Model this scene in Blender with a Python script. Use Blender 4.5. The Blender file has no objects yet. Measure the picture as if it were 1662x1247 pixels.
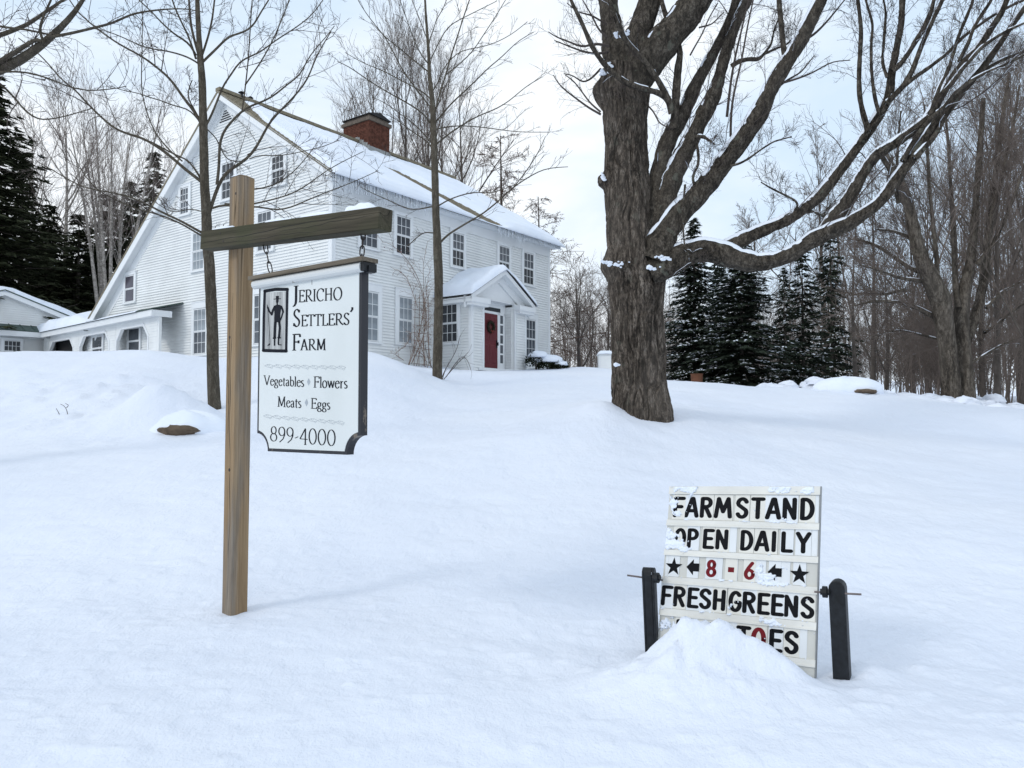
import bpy, math, random
import numpy as np
from mathutils import Matrix, Vector

# ------------------------------------------------------------------ camera, sky, sun, exposure
scene = bpy.context.scene
F = 1249.0
PITCH = math.atan((675 - 623.5) / F)
CAM = np.array([0.0, 0.0, 1.6])
cam_data = bpy.data.cameras.new("camera")
cam_data.sensor_width = 36.0
cam_data.lens = 36.0 * F / 1662.0
cam_data.clip_end = 2000
cam_data.clip_start = 0.05
cam = bpy.data.objects.new("camera", cam_data)
cam.location = CAM
cam.rotation_euler = (math.pi / 2 + PITCH, 0, 0)
scene.collection.objects.link(cam)
scene.camera = cam

SUN_EL, SUN_AZ = math.radians(33), math.radians(-125)   # azimuth measured from +Y towards +X
world = bpy.data.worlds.new("World")
scene.world = world
world.use_nodes = True
wn = world.node_tree.nodes
wl = world.node_tree.links
for n in list(wn):
    wn.remove(n)
w_out = wn.new('ShaderNodeOutputWorld')
w_bg = wn.new('ShaderNodeBackground')
w_sky = wn.new('ShaderNodeTexSky')
w_sky.sky_type = 'NISHITA'
w_sky.sun_disc = False
w_sky.sun_elevation = SUN_EL
w_sky.sun_rotation = SUN_AZ
w_sky.altitude = 200
w_sky.dust_density = 1.5
w_bg.inputs['Strength'].default_value = 0.1
w_tc = wn.new('ShaderNodeTexCoord')
w_map = wn.new('ShaderNodeMapping')
w_map.inputs['Scale'].default_value = (1.0, 1.0, 2.6)
w_map.inputs['Location'].default_value = (0.35, 0.2, 0.1)
w_noise = wn.new('ShaderNodeTexNoise')
w_noise.inputs['Scale'].default_value = 1.7
w_noise.inputs['Detail'].default_value = 7
w_noise.inputs['Roughness'].default_value = 0.5
w_noise.inputs['Distortion'].default_value = 0.3
w_ramp = wn.new('ShaderNodeValToRGB')
w_ramp.color_ramp.elements[0].position = 0.40
w_ramp.color_ramp.elements[0].color = (0.25, 0.25, 0.25, 1)
w_ramp.color_ramp.elements[1].position = 0.57
w_ramp.color_ramp.elements[1].color = (1, 1, 1, 1)
w_mix = wn.new('ShaderNodeMixRGB')
w_blue = wn.new('ShaderNodeMixRGB')          # thin veil over the clear sky
w_blue.inputs['Fac'].default_value = 0.8
w_blue.inputs['Color2'].default_value = (6.9, 9.0, 11.4, 1)
w_mix.inputs['Color2'].default_value = (9.9, 10.4, 10.9, 1)
wl.new(w_tc.outputs['Generated'], w_map.inputs['Vector'])
wl.new(w_map.outputs['Vector'], w_noise.inputs['Vector'])
wl.new(w_noise.outputs['Fac'], w_ramp.inputs['Fac'])
wl.new(w_ramp.outputs['Color'], w_mix.inputs['Fac'])
wl.new(w_sky.outputs['Color'], w_blue.inputs['Color1'])
wl.new(w_blue.outputs['Color'], w_mix.inputs['Color1'])
wl.new(w_mix.outputs['Color'], w_bg.inputs['Color'])
wl.new(w_bg.outputs['Background'], w_out.inputs['Surface'])

sun_data = bpy.data.lights.new("sun", 'SUN')
sun_data.energy = 0.8
sun_data.angle = math.radians(12)
sun_data.color = (1.0, 0.95, 0.88)
sun = bpy.data.objects.new("sun", sun_data)
sd = Vector((math.sin(SUN_AZ) * math.cos(SUN_EL), math.cos(SUN_AZ) * math.cos(SUN_EL), math.sin(SUN_EL)))
sun.rotation_euler = sd.to_track_quat('Z', 'Y').to_euler()
scene.collection.objects.link(sun)

scene.view_settings.view_transform = 'Standard'
scene.view_settings.look = 'None'
scene.view_settings.gamma = 1
scene.view_settings.exposure = 0.04
scene.view_settings.use_curve_mapping = False
scene.cycles.max_bounces = 6
scene.cycles.diffuse_bounces = 3
scene.cycles.glossy_bounces = 2
scene.cycles.transmission_bounces = 3

# ------------------------------------------------------------------ helpers
rng = np.random.default_rng(7)
random.seed(7)
COL = scene.collection


def ray(px, py):
    x = (px - 831) / F
    y = (623.5 - py) / F
    return np.array([x, math.cos(PITCH) - y * math.sin(PITCH), math.sin(PITCH) + y * math.cos(PITCH)])


def P(px, py, d):
    r = ray(px, py)
    return CAM + r * (d / r[1])


def plane_hit(px, py, p0, n):
    r = ray(px, py)
    k = ((p0 - CAM) @ n) / (r @ n)
    return CAM + r * k


def mk_mesh(name, V, faces, mat=None, smooth=False):
    """V (n,3); faces: list of index tuples or an (m,k) integer array."""
    me = bpy.data.meshes.new(name)
    V = np.asarray(V, dtype=np.float32).reshape(-1, 3)
    if isinstance(faces, np.ndarray):
        m, k = faces.shape
        me.vertices.add(len(V))
        me.vertices.foreach_set('co', V.ravel())
        me.loops.add(m * k)
        me.loops.foreach_set('vertex_index', faces.astype(np.int32).ravel())
        me.polygons.add(m)
        me.polygons.foreach_set('loop_start', np.arange(0, m * k, k, dtype=np.int32))
        me.polygons.foreach_set('loop_total', np.full(m, k, dtype=np.int32))
        me.update(calc_edges=True)
    else:
        me.from_pydata([tuple(map(float, v)) for v in V], [], [tuple(int(i) for i in f) for f in faces])
        me.update()
    if smooth:
        me.polygons.foreach_set('use_smooth', np.ones(len(me.polygons), dtype=bool))
    for m_ in (mat if isinstance(mat, (list, tuple)) else [mat]):
        if m_ is not None:
            me.materials.append(m_)
    return me


def put(name, me, parent=None, loc=None, rot=None, **props):
    o = bpy.data.objects.new(name, me)
    COL.objects.link(o)
    if parent is not None:
        o.parent = parent
    if loc is not None:
        o.location = [float(v) for v in loc]
    if rot is not None:
        o.rotation_euler = rot
    for k, v in props.items():
        o[k] = v
    return o


def thing(name, loc, label, category, group=None, rotz=0.0):
    o = put(name, None, None, loc, (0, 0, rotz), label=label, category=category)
    if group:
        o['group'] = group
    return o


class MB:
    """collects boxes, prisms and ribbons as one mesh"""
    def __init__(self):
        self.v = []
        self.f = []

    def add(self, V, Fc):
        n = len(self.v)
        self.v += [tuple(map(float, p)) for p in V]
        self.f += [tuple(i + n for i in f) for f in Fc]
        return self

    def box(self, a, b):
        x0, y0, z0 = [min(p, q) for p, q in zip(a, b)]
        x1, y1, z1 = [max(p, q) for p, q in zip(a, b)]
        V = [(x0, y0, z0), (x1, y0, z0), (x1, y1, z0), (x0, y1, z0), (x0, y0, z1), (x1, y0, z1), (x1, y1, z1), (x0, y1, z1)]
        return self.add(V, BOXF)

    def hexa(self, V8):
        return self.add(V8, BOXF)

    def prism(self, poly, y0, y1):
        """poly in (x,z), counter-clockwise seen from -y; extruded y0 (front) to y1"""
        n = len(poly)
        V = [(x, y0, z) for x, z in poly] + [(x, y1, z) for x, z in poly]
        Fc = [tuple(range(n)), tuple(range(2 * n - 1, n - 1, -1))]
        Fc += [(i, i + n, (i + 1) % n + n, (i + 1) % n) for i in range(n)]
        return self.add(V, Fc)

    def cyl(self, p, q, r0, r1=None, k=8, cap=True):
        r1 = r0 if r1 is None else r1
        p = np.array(p, float)
        q = np.array(q, float)
        t = (q - p) / (np.linalg.norm(q - p) + 1e-9)
        ref = np.array([0, 0, 1.]) if abs(t[2]) < .9 else np.array([1., 0, 0])
        u = np.cross(t, ref)
        u /= np.linalg.norm(u)
        w = np.cross(t, u)
        V = []
        for c, r in ((p, r0), (q, r1)):
            for i in range(k):
                a = 2 * math.pi * i / k
                V.append(c + r * (math.cos(a) * u + math.sin(a) * w))
        Fc = [(i, (i + 1) % k, (i + 1) % k + k, i + k) for i in range(k)]
        if cap:
            Fc += [tuple(range(k - 1, -1, -1)), tuple(range(k, 2 * k))]
        return self.add(V, Fc)

    def mesh(self, name, mat, smooth=False):
        return mk_mesh(name, np.array(self.v), self.f, mat, smooth)

    def put(self, name, mat, parent=None, loc=None, rot=None, smooth=False, **props):
        return put(name, self.mesh(name, mat, smooth), parent, loc, rot, **props)


BOXF = [(0, 1, 5, 4), (1, 2, 6, 5), (2, 3, 7, 6), (3, 0, 4, 7), (4, 5, 6, 7), (3, 2, 1, 0)]


def vnoise(x, y, seed=0):
    """smooth 2-D value noise in -1..1"""
    x = np.asarray(x, float)
    y = np.asarray(y, float)
    xi = np.floor(x).astype(np.int64)
    yi = np.floor(y).astype(np.int64)
    fx = x - xi
    fy = y - yi
    fx = fx * fx * fx * (fx * (fx * 6 - 15) + 10)
    fy = fy * fy * fy * (fy * (fy * 6 - 15) + 10)

    def h(a, b):
        n = (a * 374761393 + b * 668265263 + seed * 974711) & 0x7fffffff
        n = ((n ^ (n >> 13)) * 1274126177) & 0x7fffffff
        n = (n ^ (n >> 16)) & 0xffffff
        return n / float(0xffffff) * 2 - 1
    return (h(xi, yi) * (1 - fx) + h(xi + 1, yi) * fx) * (1 - fy) + (h(xi, yi + 1) * (1 - fx) + h(xi + 1, yi + 1) * fx) * fy


def fbm(x, y, oct=4, seed=0, gain=.5):
    s = 0
    a = 1
    for i in range(oct):
        s = s + a * vnoise(x * 2 ** i + 13.7 * i, y * 2 ** i + 7.3 * i, seed + i)
        a *= gain
    return s


# ------------------------------------------------------------------ materials
class NT:
    def __init__(self, name, rough=.8):
        self.m = bpy.data.materials.new(name)
        self.m.use_nodes = True
        self.nt = self.m.node_tree
        self.b = self.nt.nodes['Principled BSDF']
        self.b.inputs['Roughness'].default_value = rough
        self.tc = self.nt.nodes.new('ShaderNodeTexCoord')

    def n(self, t, **kw):
        nd = self.nt.nodes.new(t)
        for k, v in kw.items():
            if k in nd.inputs:
                nd.inputs[k].default_value = v
            else:
                setattr(nd, k, v)
        return nd

    def l(self, a, b):
        self.nt.links.new(a, b)

    def vec(self, scale=(1, 1, 1), src='Object'):
        m = self.n('ShaderNodeMapping')
        m.inputs['Scale'].default_value = scale
        self.l(self.tc.outputs[src], m.inputs['Vector'])
        return m.outputs['Vector']

    def noise(self, scale, detail=4, stretch=(1, 1, 1), rough=.5, dist=0, src='Object'):
        nd = self.n('ShaderNodeTexNoise')
        nd.inputs['Scale'].default_value = scale
        nd.inputs['Detail'].default_value = detail
        nd.inputs['Roughness'].default_value = rough
        nd.inputs['Distortion'].default_value = dist
        self.l(self.vec(stretch, src), nd.inputs['Vector'])
        return nd.outputs['Fac']

    def ramp(self, fac, stops):
        r = self.n('ShaderNodeValToRGB')
        e = r.color_ramp.elements
        while len(e) < len(stops):
            e.new(.5)
        for i, (p, c) in enumerate(stops):
            e[i].position = p
            e[i].color = (*c, 1) if len(c) == 3 else c
        self.l(fac, r.inputs['Fac'])
        return r.outputs['Color']

    def mixc(self, fac, a, b, mode='MIX'):
        m = self.n('ShaderNodeMixRGB')
        m.blend_type = mode
        for s, v in (('Fac', fac), ('Color1', a), ('Color2', b)):
            if hasattr(v, 'links'):
                self.l(v, m.inputs[s])
            else:
                m.inputs[s].default_value = v if s == 'Fac' else (*v, 1)
        return m.outputs['Color']

    def color(self, c):
        if hasattr(c, 'links'):
            self.l(c, self.b.inputs['Base Color'])
        else:
            self.b.inputs['Base Color'].default_value = (*c, 1)
        return self

    def bump(self, h, strength=.3, dist=.02):
        b = self.n('ShaderNodeBump')
        b.inputs['Strength'].default_value = strength
        b.inputs['Distance'].default_value = dist
        self.l(h, b.inputs['Height'])
        prev = self.b.inputs['Normal'].links
        if prev:
            self.l(prev[0].from_socket, b.inputs['Normal'])
        self.l(b.outputs['Normal'], self.b.inputs['Normal'])
        return self


def plain(name, c, rough=.7, var=.12, scale=6, spec=.3):
    t = NT(name, rough)
    f = t.noise(scale, 5)
    t.color(t.ramp(f, [(.3, tuple(x * (1 - var) for x in c)), (.7, tuple(min(1, x * (1 + var)) for x in c))]))
    t.b.inputs['Specular IOR Level'].default_value = spec
    return t.m


def snow_mat():
    t = NT('snow', .55)
    big = t.noise(.35, 3)
    t.color(t.ramp(big, [(.3, (.735, .79, .895)), (.7, (.785, .83, .915))]))
    t.bump(t.noise(3.2, 6, (1, .55, 1), .6), .55, .06)
    t.bump(t.noise(14, 6, (1, .7, 1), .65), .6, .022)
    t.bump(t.noise(70, 4), .5, .006)
    t.b.inputs['Specular IOR Level'].default_value = .25
    t.b.inputs['Subsurface Weight'].default_value = 0.0
    return t.m


def roof_snow_mat():
    t = NT('roof_snow', .6)
    t.color(t.ramp(t.noise(1.2, 4), [(.3, (.77, .835, .94)), (.7, (.82, .87, .95))]))
    t.bump(t.noise(5, 5), .5, .03)
    t.bump(t.noise(40, 3), .3, .006)
    t.b.inputs['Specular IOR Level'].default_value = .2
    return t.m


def bark_mat(name, dark, light, grey, zs=.18, sc=9, lichen=0.0):
    t = NT(name, .95)
    a = t.noise(sc, 9, (1, 1, zs), .72, .5)
    b = t.noise(1.3, 5, (1, 1, .5))
    c1 = t.ramp(a, [(.40, dark), (.52, light), (.63, grey)])
    f2 = t.noise(sc * 2.6, 6, (1, 1, zs * 1.3), .7, .8)
    c1 = t.mixc(t.ramp(f2, [(.44, (.75, .75, .75)), (.52, (0, 0, 0))]), c1, dark)
    c = t.mixc(t.ramp(b, [(.35, (0, 0, 0)), (.75, (.5, .5, .5))]), c1, t.mixc(.6, c1, grey))
    if lichen:
        l = t.noise(5, 3, (1, 1, 1), .5)
        c = t.mixc(t.ramp(l, [(.64, (0, 0, 0)), (.68, (lichen,) * 3)]), c, (.22, .235, .19))
    t.color(c)
    t.bump(a, 1.0, .04)
    t.bump(f2, .9, .015)
    t.b.inputs['Specular IOR Level'].default_value = .1
    return t.m


def wood_mat(name, base, dark, light, axis='z', crack=.5, sc=14, green=None):
    t = NT(name, .85)
    st = {'z': (1, 1, .035), 'x': (.035, 1, 1)}[axis]
    a = t.noise(sc, 6, st, .6, .8)
    fine = t.noise(sc * 6, 4, st, .6, .3)
    c = t.ramp(a, [(.3, dark), (.5, base), (.68, light)])
    c = t.mixc(.35, c, t.ramp(fine, [(.3, dark), (.7, light)]))
    if axis == 'z':
        c = t.mixc(t.ramp(t.noise(7, 4, (1, 1, .1)), [(.46, (0, 0, 0)), (.60, (.7, .7, .7))]), c, t.ramp(fine, [(.3, (.10, .095, .088)), (.7, (.25, .235, .215))]))
        kn = t.noise(5, 2, (1, 1, .5))
        c = t.mixc(t.ramp(kn, [(.70, (0, 0, 0)), (.76, (.8, .8, .8))]), c, dark)
    if green:
        c = t.mixc(t.ramp(t.noise(3, 4), [(.45, (0, 0, 0)), (.7, (.6, .6, .6))]), c, green)
    st2 = {'z': (1, 1, .012), 'x': (.012, 1, 1)}[axis]
    cr = t.noise(sc * .8, 2, st2, .4, .5)
    crm = t.ramp(cr, [(.492, (0, 0, 0)), (.5, (1, 1, 1)), (.508, (0, 0, 0))])
    c = t.mixc(t.mixc(1.0, crm, (crack,) * 3, 'MULTIPLY'), c, tuple(x * .25 for x in dark))
    t.color(c)
    t.bump(fine, .4, .004)
    t.bump(a, .3, .006)
    t.b.inputs['Specular IOR Level'].default_value = .15
    return t.m


M = {}
M['snow'] = snow_mat()
M['roof_snow'] = roof_snow_mat()
M['bark_maple'] = bark_mat('maple_bark', (.016, .014, .012), (.105, .086, .070), (.225, .195, .165), .24, 13, .12)
M['bark_limb'] = bark_mat('limb_bark', (.018, .016, .014), (.088, .075, .060), (.155, .137, .115), .45, 14, .3)
M['bark_mid'] = bark_mat('woodland_bark', (.035, .03, .025), (.115, .098, .08), (.18, .16, .135), .3, 6)
M['bark_young'] = bark_mat('young_bark', (.055, .047, .036), (.105, .09, .068), (.15, .135, .11), .3, 16, .2)
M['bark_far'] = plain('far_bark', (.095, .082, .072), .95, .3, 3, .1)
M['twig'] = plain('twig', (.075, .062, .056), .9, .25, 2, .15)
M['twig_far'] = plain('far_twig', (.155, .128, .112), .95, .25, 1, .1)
M['twig_red'] = plain('larch_twig', (.105, .07, .055), .95, .25, 1, .1)
M['bark_birch'] = bark_mat('birch_bark', (.14, .125, .11), (.42, .385, .35), (.58, .54, .50), 1.4, 5)
M['twig_birch'] = plain('birch_twig', (.20, .165, .15), .95, .25, 1, .1)
M['vine'] = plain('vine_stem', (.23, .16, .125), .9, .25, 4, .1)
M['white'] = plain('white_paint', (.76, .785, .80), .5, .025, 2.5)
M['siding'] = plain('white_siding_paint', (.77, .79, .79), .55, .06, 1.1)
M['soffit'] = plain('soffit_paint', (.74, .76, .77), .6, .03, 3)
M['sash'] = plain('sash_paint', (.70, .72, .73), .5, .03, 4)
M['roof_old'] = plain('weathered_roof', (.20, .175, .125), .85, .3, 9)
M['roof_green'] = plain('green_metal_roof', (.055, .085, .075), .5, .2, 6)
M['brick'] = plain('chimney_brick', (.105, .044, .031), .9, .45, 7, .1)
M['mortar'] = plain('mortar', (.10, .075, .062), .95, .2, 12, .1)
M['capstone'] = plain('chimney_cap_slate', (.018, .018, .02), .7, .2, 5)
M['corbel'] = plain('corbel_mortar', (.12, .098, .08), .9, .3, 8)
M['flashing'] = plain('flashing_metal', (.26, .27, .27), .55, .2, 8)
M['door'] = plain('door_red_paint', (.125, .026, .032), .5, .08, 3)
M['wreath'] = plain('wreath_needles', (.028, .024, .016), .95, .4, 20)
M['dark'] = plain('shade_and_crack_black', (.012, .012, .013), .8, .2, 3)  # near-black: painted shade of the breezeway passage, also the wood cracks
M['chain'] = plain('rusty_chain', (.035, .028, .026), .6, .4, 40)
M['iron'] = plain('dark_iron', (.009, .011, .014), .5, .5, 30, .3)
M['rod'] = plain('steel_rod', (.13, .11, .11), .4, .3, 40)
M['boulder'] = plain('brown_stone', (.12, .09, .065), .9, .35, 9)
M['ember_tin'] = plain('weathered_orange_tin', (.13, .055, .03), .8, .2, 6)
M['spruce'] = plain('spruce_needles', (.034, .044, .032), .95, .5, 4, .05)
M['spruce_left'] = plain('pine_needles', (.045, .052, .030), .95, .5, 4, .05)
M['yew'] = plain('yew_leaves', (.02, .024, .014), .9, .4, 9, .1)
M['redleaf'] = plain('dried_red_leaf', (.19, .035, .03), .8, .3, 9)
M['letter'] = plain('black_letter', (.0045, .005, .007), .6, .2, 9, .15)
M['red_letter'] = plain('red_letter', (.17, .012, .018), .6, .12, 9, .15)
M['tile_cream'] = plain('cream_letter_card', (.74, .73, .675), .5, .05, 5)
M['tile_white'] = plain('white_letter_card', (.74, .77, .79), .5, .04, 5)
M['rail'] = plain('plastic_rail', (.74, .735, .69), .5, .08, 5)
M['board_back'] = plain('board_backing', (.60, .60, .56), .6, .05, 4)
M['ink'] = plain('navy_black_paint', (.006, .008, .014), .6, .2, 9, .15)
M['grey_ink'] = plain('grey_paint', (.36, .40, .44), .6, .1, 9)
M['icicle'] = None
t = NT('ice', .25)
t.color((.86, .90, .94))
t.b.inputs['Transmission Weight'].default_value = .35
t.b.inputs['IOR'].default_value = 1.2
M['icicle'] = t.m
t = NT('sign_panel', .5)
dirt = t.noise(2.2, 5, (1, 1, .35))
t.color(t.mixc(t.ramp(dirt, [(.45, (0, 0, 0)), (.8, (.35, .35, .35))]), (.68, .715, .715), (.50, .54, .53)))
M['panel'] = t.m
t = NT('painted_edge', .5)
ch = t.noise(9, 6, (1, 1, .4), .65)
t.color(t.ramp(ch, [(.60, (.011, .012, .018)), (.64, (.16, .13, .10))]))
M['chipped'] = t.m
t = NT('peeling_white_trim', .6)
ch = t.noise(14, 6, (1, 1, 1), .65)
t.color(t.ramp(ch, [(.66, (.62, .64, .64)), (.70, (.20, .17, .13))]))
M['peeling'] = t.m
t = NT('emblem_ground', .6)
t.color(t.ramp(t.noise(22, 6, (1, 1, .08), .6), [(.35, (.24, .25, .25)), (.65, (.56, .57, .56))]))
M['emblem'] = t.m
M['post_wood'] = wood_mat('post_wood', (.285, .20, .118), (.15, .10, .056), (.38, .28, .175), 'z', .8)
M['beam_wood'] = wood_mat('beam_wood', (.062, .054, .038), (.022, .02, .015), (.115, .10, .072), 'x', .9, 12, (.055, .06, .032))
M['cap_wood'] = wood_mat('cap_wood', (.15, .125, .095), (.06, .05, .04), (.23, .20, .16), 'x', .7, 16)


def glass_mat(name, c, rough=.08, spec=.5):
    t = NT(name, rough)
    f = t.noise(1.7, 3)
    t.color(t.ramp(f, [(.3, tuple(x * .7 for x in c)), (.7, tuple(x * 1.3 for x in c))]))
    t.b.inputs['Specular IOR Level'].default_value = spec
    return t.m


M['glass_dark'] = glass_mat('dark_glass', (.030, .034, .040))
M['glass_mid'] = glass_mat('grey_glass', (.085, .095, .11))
M['glass_pale'] = glass_mat('curtained_glass', (.25, .28, .305))

# ------------------------------------------------------------------ terrain
GP = []   # ground control points (X, Y, z)


def g(px, py, d):
    p = P(px, py, d)
    GP.append((p[0], p[1], p[2]))


def gh(px, h, d):
    GP.append(((px - 831) / F * d, d, h + 1.6))


for px in (-1200, -300, 300, 831, 1400, 2000, 2900):
    gh(px, -1.56, 1.0)
    gh(px, -1.52, 2.2)
for px in (-500, 0, 400, 831, 1250, 1662, 2200):
    g(px, 1247, 3.25)
for a in ((-500, 1040, 5.2), (0, 1010, 5.2), (378, 1019, 5.12), (650, 1040, 4.9), (831, 1060, 4.8), (1000, 1085, 4.6), (1140, 1085, 4.6), (1350, 1084, 4.5),
          (1662, 1080, 4.7), (2200, 1080, 4.7),
          (-500, 840, 7.8), (0, 840, 7.8), (378, 850, 7.5), (831, 860, 7.5), (1300, 870, 7.3), (1662, 880, 7.3), (2200, 890, 7.3),
          (-500, 760, 10.4), (0, 752, 10.4), (170, 746, 10.5), (378, 738, 10.5), (700, 742, 10.5), (1040, 742, 10.3), (1400, 770, 10.3), (1662, 790, 10.3), (2200, 800, 10.3),
          (-400, 712, 12.6), (0, 706, 12.6), (150, 704, 12.6), (300, 704, 12.6), (600, 694, 13), (800, 690, 13), (1040, 676, 12.15), (1092, 682, 12.2), (990, 664, 12.3), (1180, 692, 12.6), (1300, 706, 13),
          (1662, 740, 13), (2200, 750, 13),
          (-400, 640, 14.8), (0, 640, 14.8), (150, 640, 14.8), (250, 645, 14.8), (349, 664, 15), (480, 655, 15), (600, 640, 15.5), (700, 655, 16), (850, 655, 16),
          (1000, 650, 16), (1180, 665, 16), (1400, 690, 15.5), (1662, 712, 15),
          (-400, 583, 17.5), (0, 583, 17.4), (110, 581, 18), (190, 574, 18.5), (240, 571, 18.7), (330, 586, 19), (480, 575, 19), (595, 570, 19), (650, 588, 19.6), (710, 620, 20),
          (780, 606, 22.5), (850, 604, 25.5), (900, 601, 28), (950, 597, 30), (1000, 601, 28), (1090, 618, 24), (1200, 625, 22), (1260, 641, 20), (1350, 646, 19),
          (1450, 650, 18), (1550, 666, 16.8), (1662, 684, 16), (2200, 700, 16),
          (400, 598, 24), (520, 590, 24), (620, 588, 24), (700, 600, 24.5)):
    g(*a)
for px, h, d in ((-700, 1.7, 22), (-100, 1.7, 22), (100, 1.8, 23), (-700, 1.8, 32), (0, 1.8, 32), (300, 1.8, 30), (660, 1.8, 27), (760, 1.62, 27.2), (900, 1.7, 34),
                 (600, 1.85, 36), (1000, 1.4, 34), (1200, .72, 27), (1300, .6, 30), (1450, .45, 26), (1662, -.05, 22), (1200, .9, 36), (1400, .8, 34), (1600, .35, 30), (2200, -.1, 24),
                 (1480, .85, 42), (1662, .35, 40), (2300, .3, 40)):
    gh(px, h, d)
for px in (-900, 0, 500, 831, 1100, 1400, 1700, 2500):
    gh(px, 1.9 if px < 1100 else 1.3, 55)
    gh(px, 2.2 if px < 1100 else 1.6, 110)
    gh(px, 3.0, 300)
GP = np.array(GP)


def uvmap(X, Y):
    Yc = np.maximum(Y, .8)
    return np.stack([np.clip(X / (Yc + 1.5), -2.2, 2.2) * 2.0, np.log(Yc + 1.5) * 1.6], -1)


_c = uvmap(GP[:, 0], GP[:, 1])


def _phi(r2):
    return .5 * r2 * np.log(r2 + 1e-9)


_K = _phi(((_c[:, None] - _c[None]) ** 2).sum(-1)) + 2e-6 * np.eye(len(_c))
_Pm = np.concatenate([np.ones((len(_c), 1)), _c], 1)
_A = np.block([[_K, _Pm], [_Pm.T, np.zeros((3, 3))]])
_val = (GP[:, 2] - 1.6) / (GP[:, 1] + 1.5)
_w = np.linalg.solve(_A, np.concatenate([_val, np.zeros(3)]))

BUMPS = []   # X, Y, rx, ry, height


def bump_px(px, py, d, rx, ry, h):
    p = P(px, py, d)
    BUMPS.append((p[0], p[1], rx, ry, h))


bump_px(262, 690, 13.3, .85, .62, .52)      # drift with the boulder
bump_px(315, 680, 13.8, .5, .5, .14)
bump_px(236, 684, 13.2, .38, .4, .16)
bump_px(1100, 1090, 4.36, .16, .15, .15)    # snow heaped against the letter board
bump_px(1150, 1090, 4.30, .17, .13, .17)
bump_px(1060, 1095, 4.3, .34, .28, .09)
bump_px(1120, 1120, 4.1, .4, .22, .07)
bump_px(1195, 1090, 4.26, .15, .12, .12)
bump_px(1285, 1100, 4.18, .10, .10, .07)
bump_px(1240, 1098, 4.24, .13, .12, .13)
bump_px(1250, 1120, 4.0, .45, .2, .05)
bump_px(710, 622, 19.8, .45, .45, .10)
bump_px(972, 668, 12.4, .40, .5, .13)
bump_px(395, 1003, 5.0, .22, .16, .025)
bump_px(1400, 1085, 4.45, .16, .14, .06)
bump_px(1385, 636, 22.5, .95, .8, .30)      # snowed-over stone beyond the drift
bump_px(900, 1075, 4.75, .7, .22, .035)


def ground_z(X, Y, detail=True):
    X = np.atleast_1d(np.asarray(X, float))
    Y = np.atleast_1d(np.asarray(Y, float))
    u = uvmap(X, Y)
    out = np.zeros(len(X))
    for i in range(0, len(X), 40000):
        d2 = ((u[i:i + 40000, None] - _c[None]) ** 2).sum(-1)
        out[i:i + 40000] = _phi(d2) @ _w[:-3] + _w[-3] + u[i:i + 40000] @ _w[-2:]
    z = out * (np.maximum(Y, .8) + 1.5) + 1.6
    for bx, by, rx, ry, h in BUMPS:
        z = z + h * np.exp(-(((X - bx) / rx) ** 2 + ((Y - by) / ry) ** 2))
    # carve a nook in front of the boulder, below the drift
    if detail:
        near = np.clip((60 - Y) / 40, .2, 1)
        z = z + near * (.030 * fbm(X * .55, Y * .8, 3, 3) + .011 * fbm(X * 2.1, Y * 2.6, 3, 11) + .005 * fbm(X * 7, Y * 9, 3, 5))
        # crumbled clods on the ploughed bank at the left and on the bank at the far right
        ax = X / np.maximum(Y, 1) * F + 831
        m1 = np.clip((420 - ax) / 160, 0, 1) * np.exp(-((Y - 14.6) / 2.6) ** 2)
        cl = np.maximum(0, vnoise(X * 4.3, Y * 5.2, 21)) ** 2 * .11 + np.maximum(0, vnoise(X * 9.1, Y * 10.3, 22) - .2) * .08
        z = z + m1 * cl
        m2 = np.clip((ax - 1225) / 60, 0, 1) * np.clip((Y - 20.5) / 2, 0, 1) * np.clip((34 - Y) / 5, 0, 1)
        z = z + m2 * (.20 * np.abs(fbm(X * 1.1, Y * 1.0, 3, 31)) + .07 * np.abs(fbm(X * 3.4, Y * 3.4, 2, 33)))
        mp = P(1140, 1060, 4.25)
        md = np.exp(-(((X - mp[0]) / .42) ** 2 + ((Y - mp[1]) / .34) ** 2))
        z = z + md * (.045 * (np.abs(fbm(X * 6, Y * 6, 2, 50)) - .3) + .030 * np.abs(fbm(X * 15, Y * 15, 3, 51)) + .008 * np.abs(vnoise(X * 42, Y * 42, 52)))
        fg = np.clip((9 - Y) / 3, 0, 1) * np.clip((Y - 1) / 1, 0, 1)
        z = z + fg * (np.maximum(0, vnoise(X * 9.2, Y * 14.4, 41) - .5) * .030 + np.maximum(0, vnoise(X * 21, Y * 30, 43) - .55) * .014)
    return z


def gz(x, y):
    return float(ground_z([x], [y])[0])


def axis_lines(fine0, fine1, step, far0, far1, grow):
    a = list(np.arange(fine0, fine1, step))
    s = step
    v = a[-1]
    while v < far1:
        s *= grow
        v += s
        a.append(v)
    s = step
    v = a[0]
    b = []
    while v > far0:
        s *= grow
        v -= s
        b.append(v)
    return np.array(b[::-1] + a)


gx = axis_lines(-3.6, 3.6, .028, -420, 420, 1.02)
gy = axis_lines(2.7, 6.2, .022, -14, 900, 1.0135)
GX, GY = np.meshgrid(gx, gy)
GZ = ground_z(GX.ravel(), GY.ravel())
nx, ny = len(gx), len(gy)
ii = (np.arange(ny - 1)[:, None] * nx + np.arange(nx - 1)[None]).ravel()
put('snow_ground', mk_mesh('snow_ground', np.stack([GX.ravel(), GY.ravel(), GZ], 1), np.stack([ii, ii + 1, ii + nx + 1, ii + nx], 1), M['snow'], True), kind='structure')


def on_ground(px, d, sink=.1):
    x = (px - 831) / F * d
    return np.array([x, d, gz(x, d) - sink])


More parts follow.
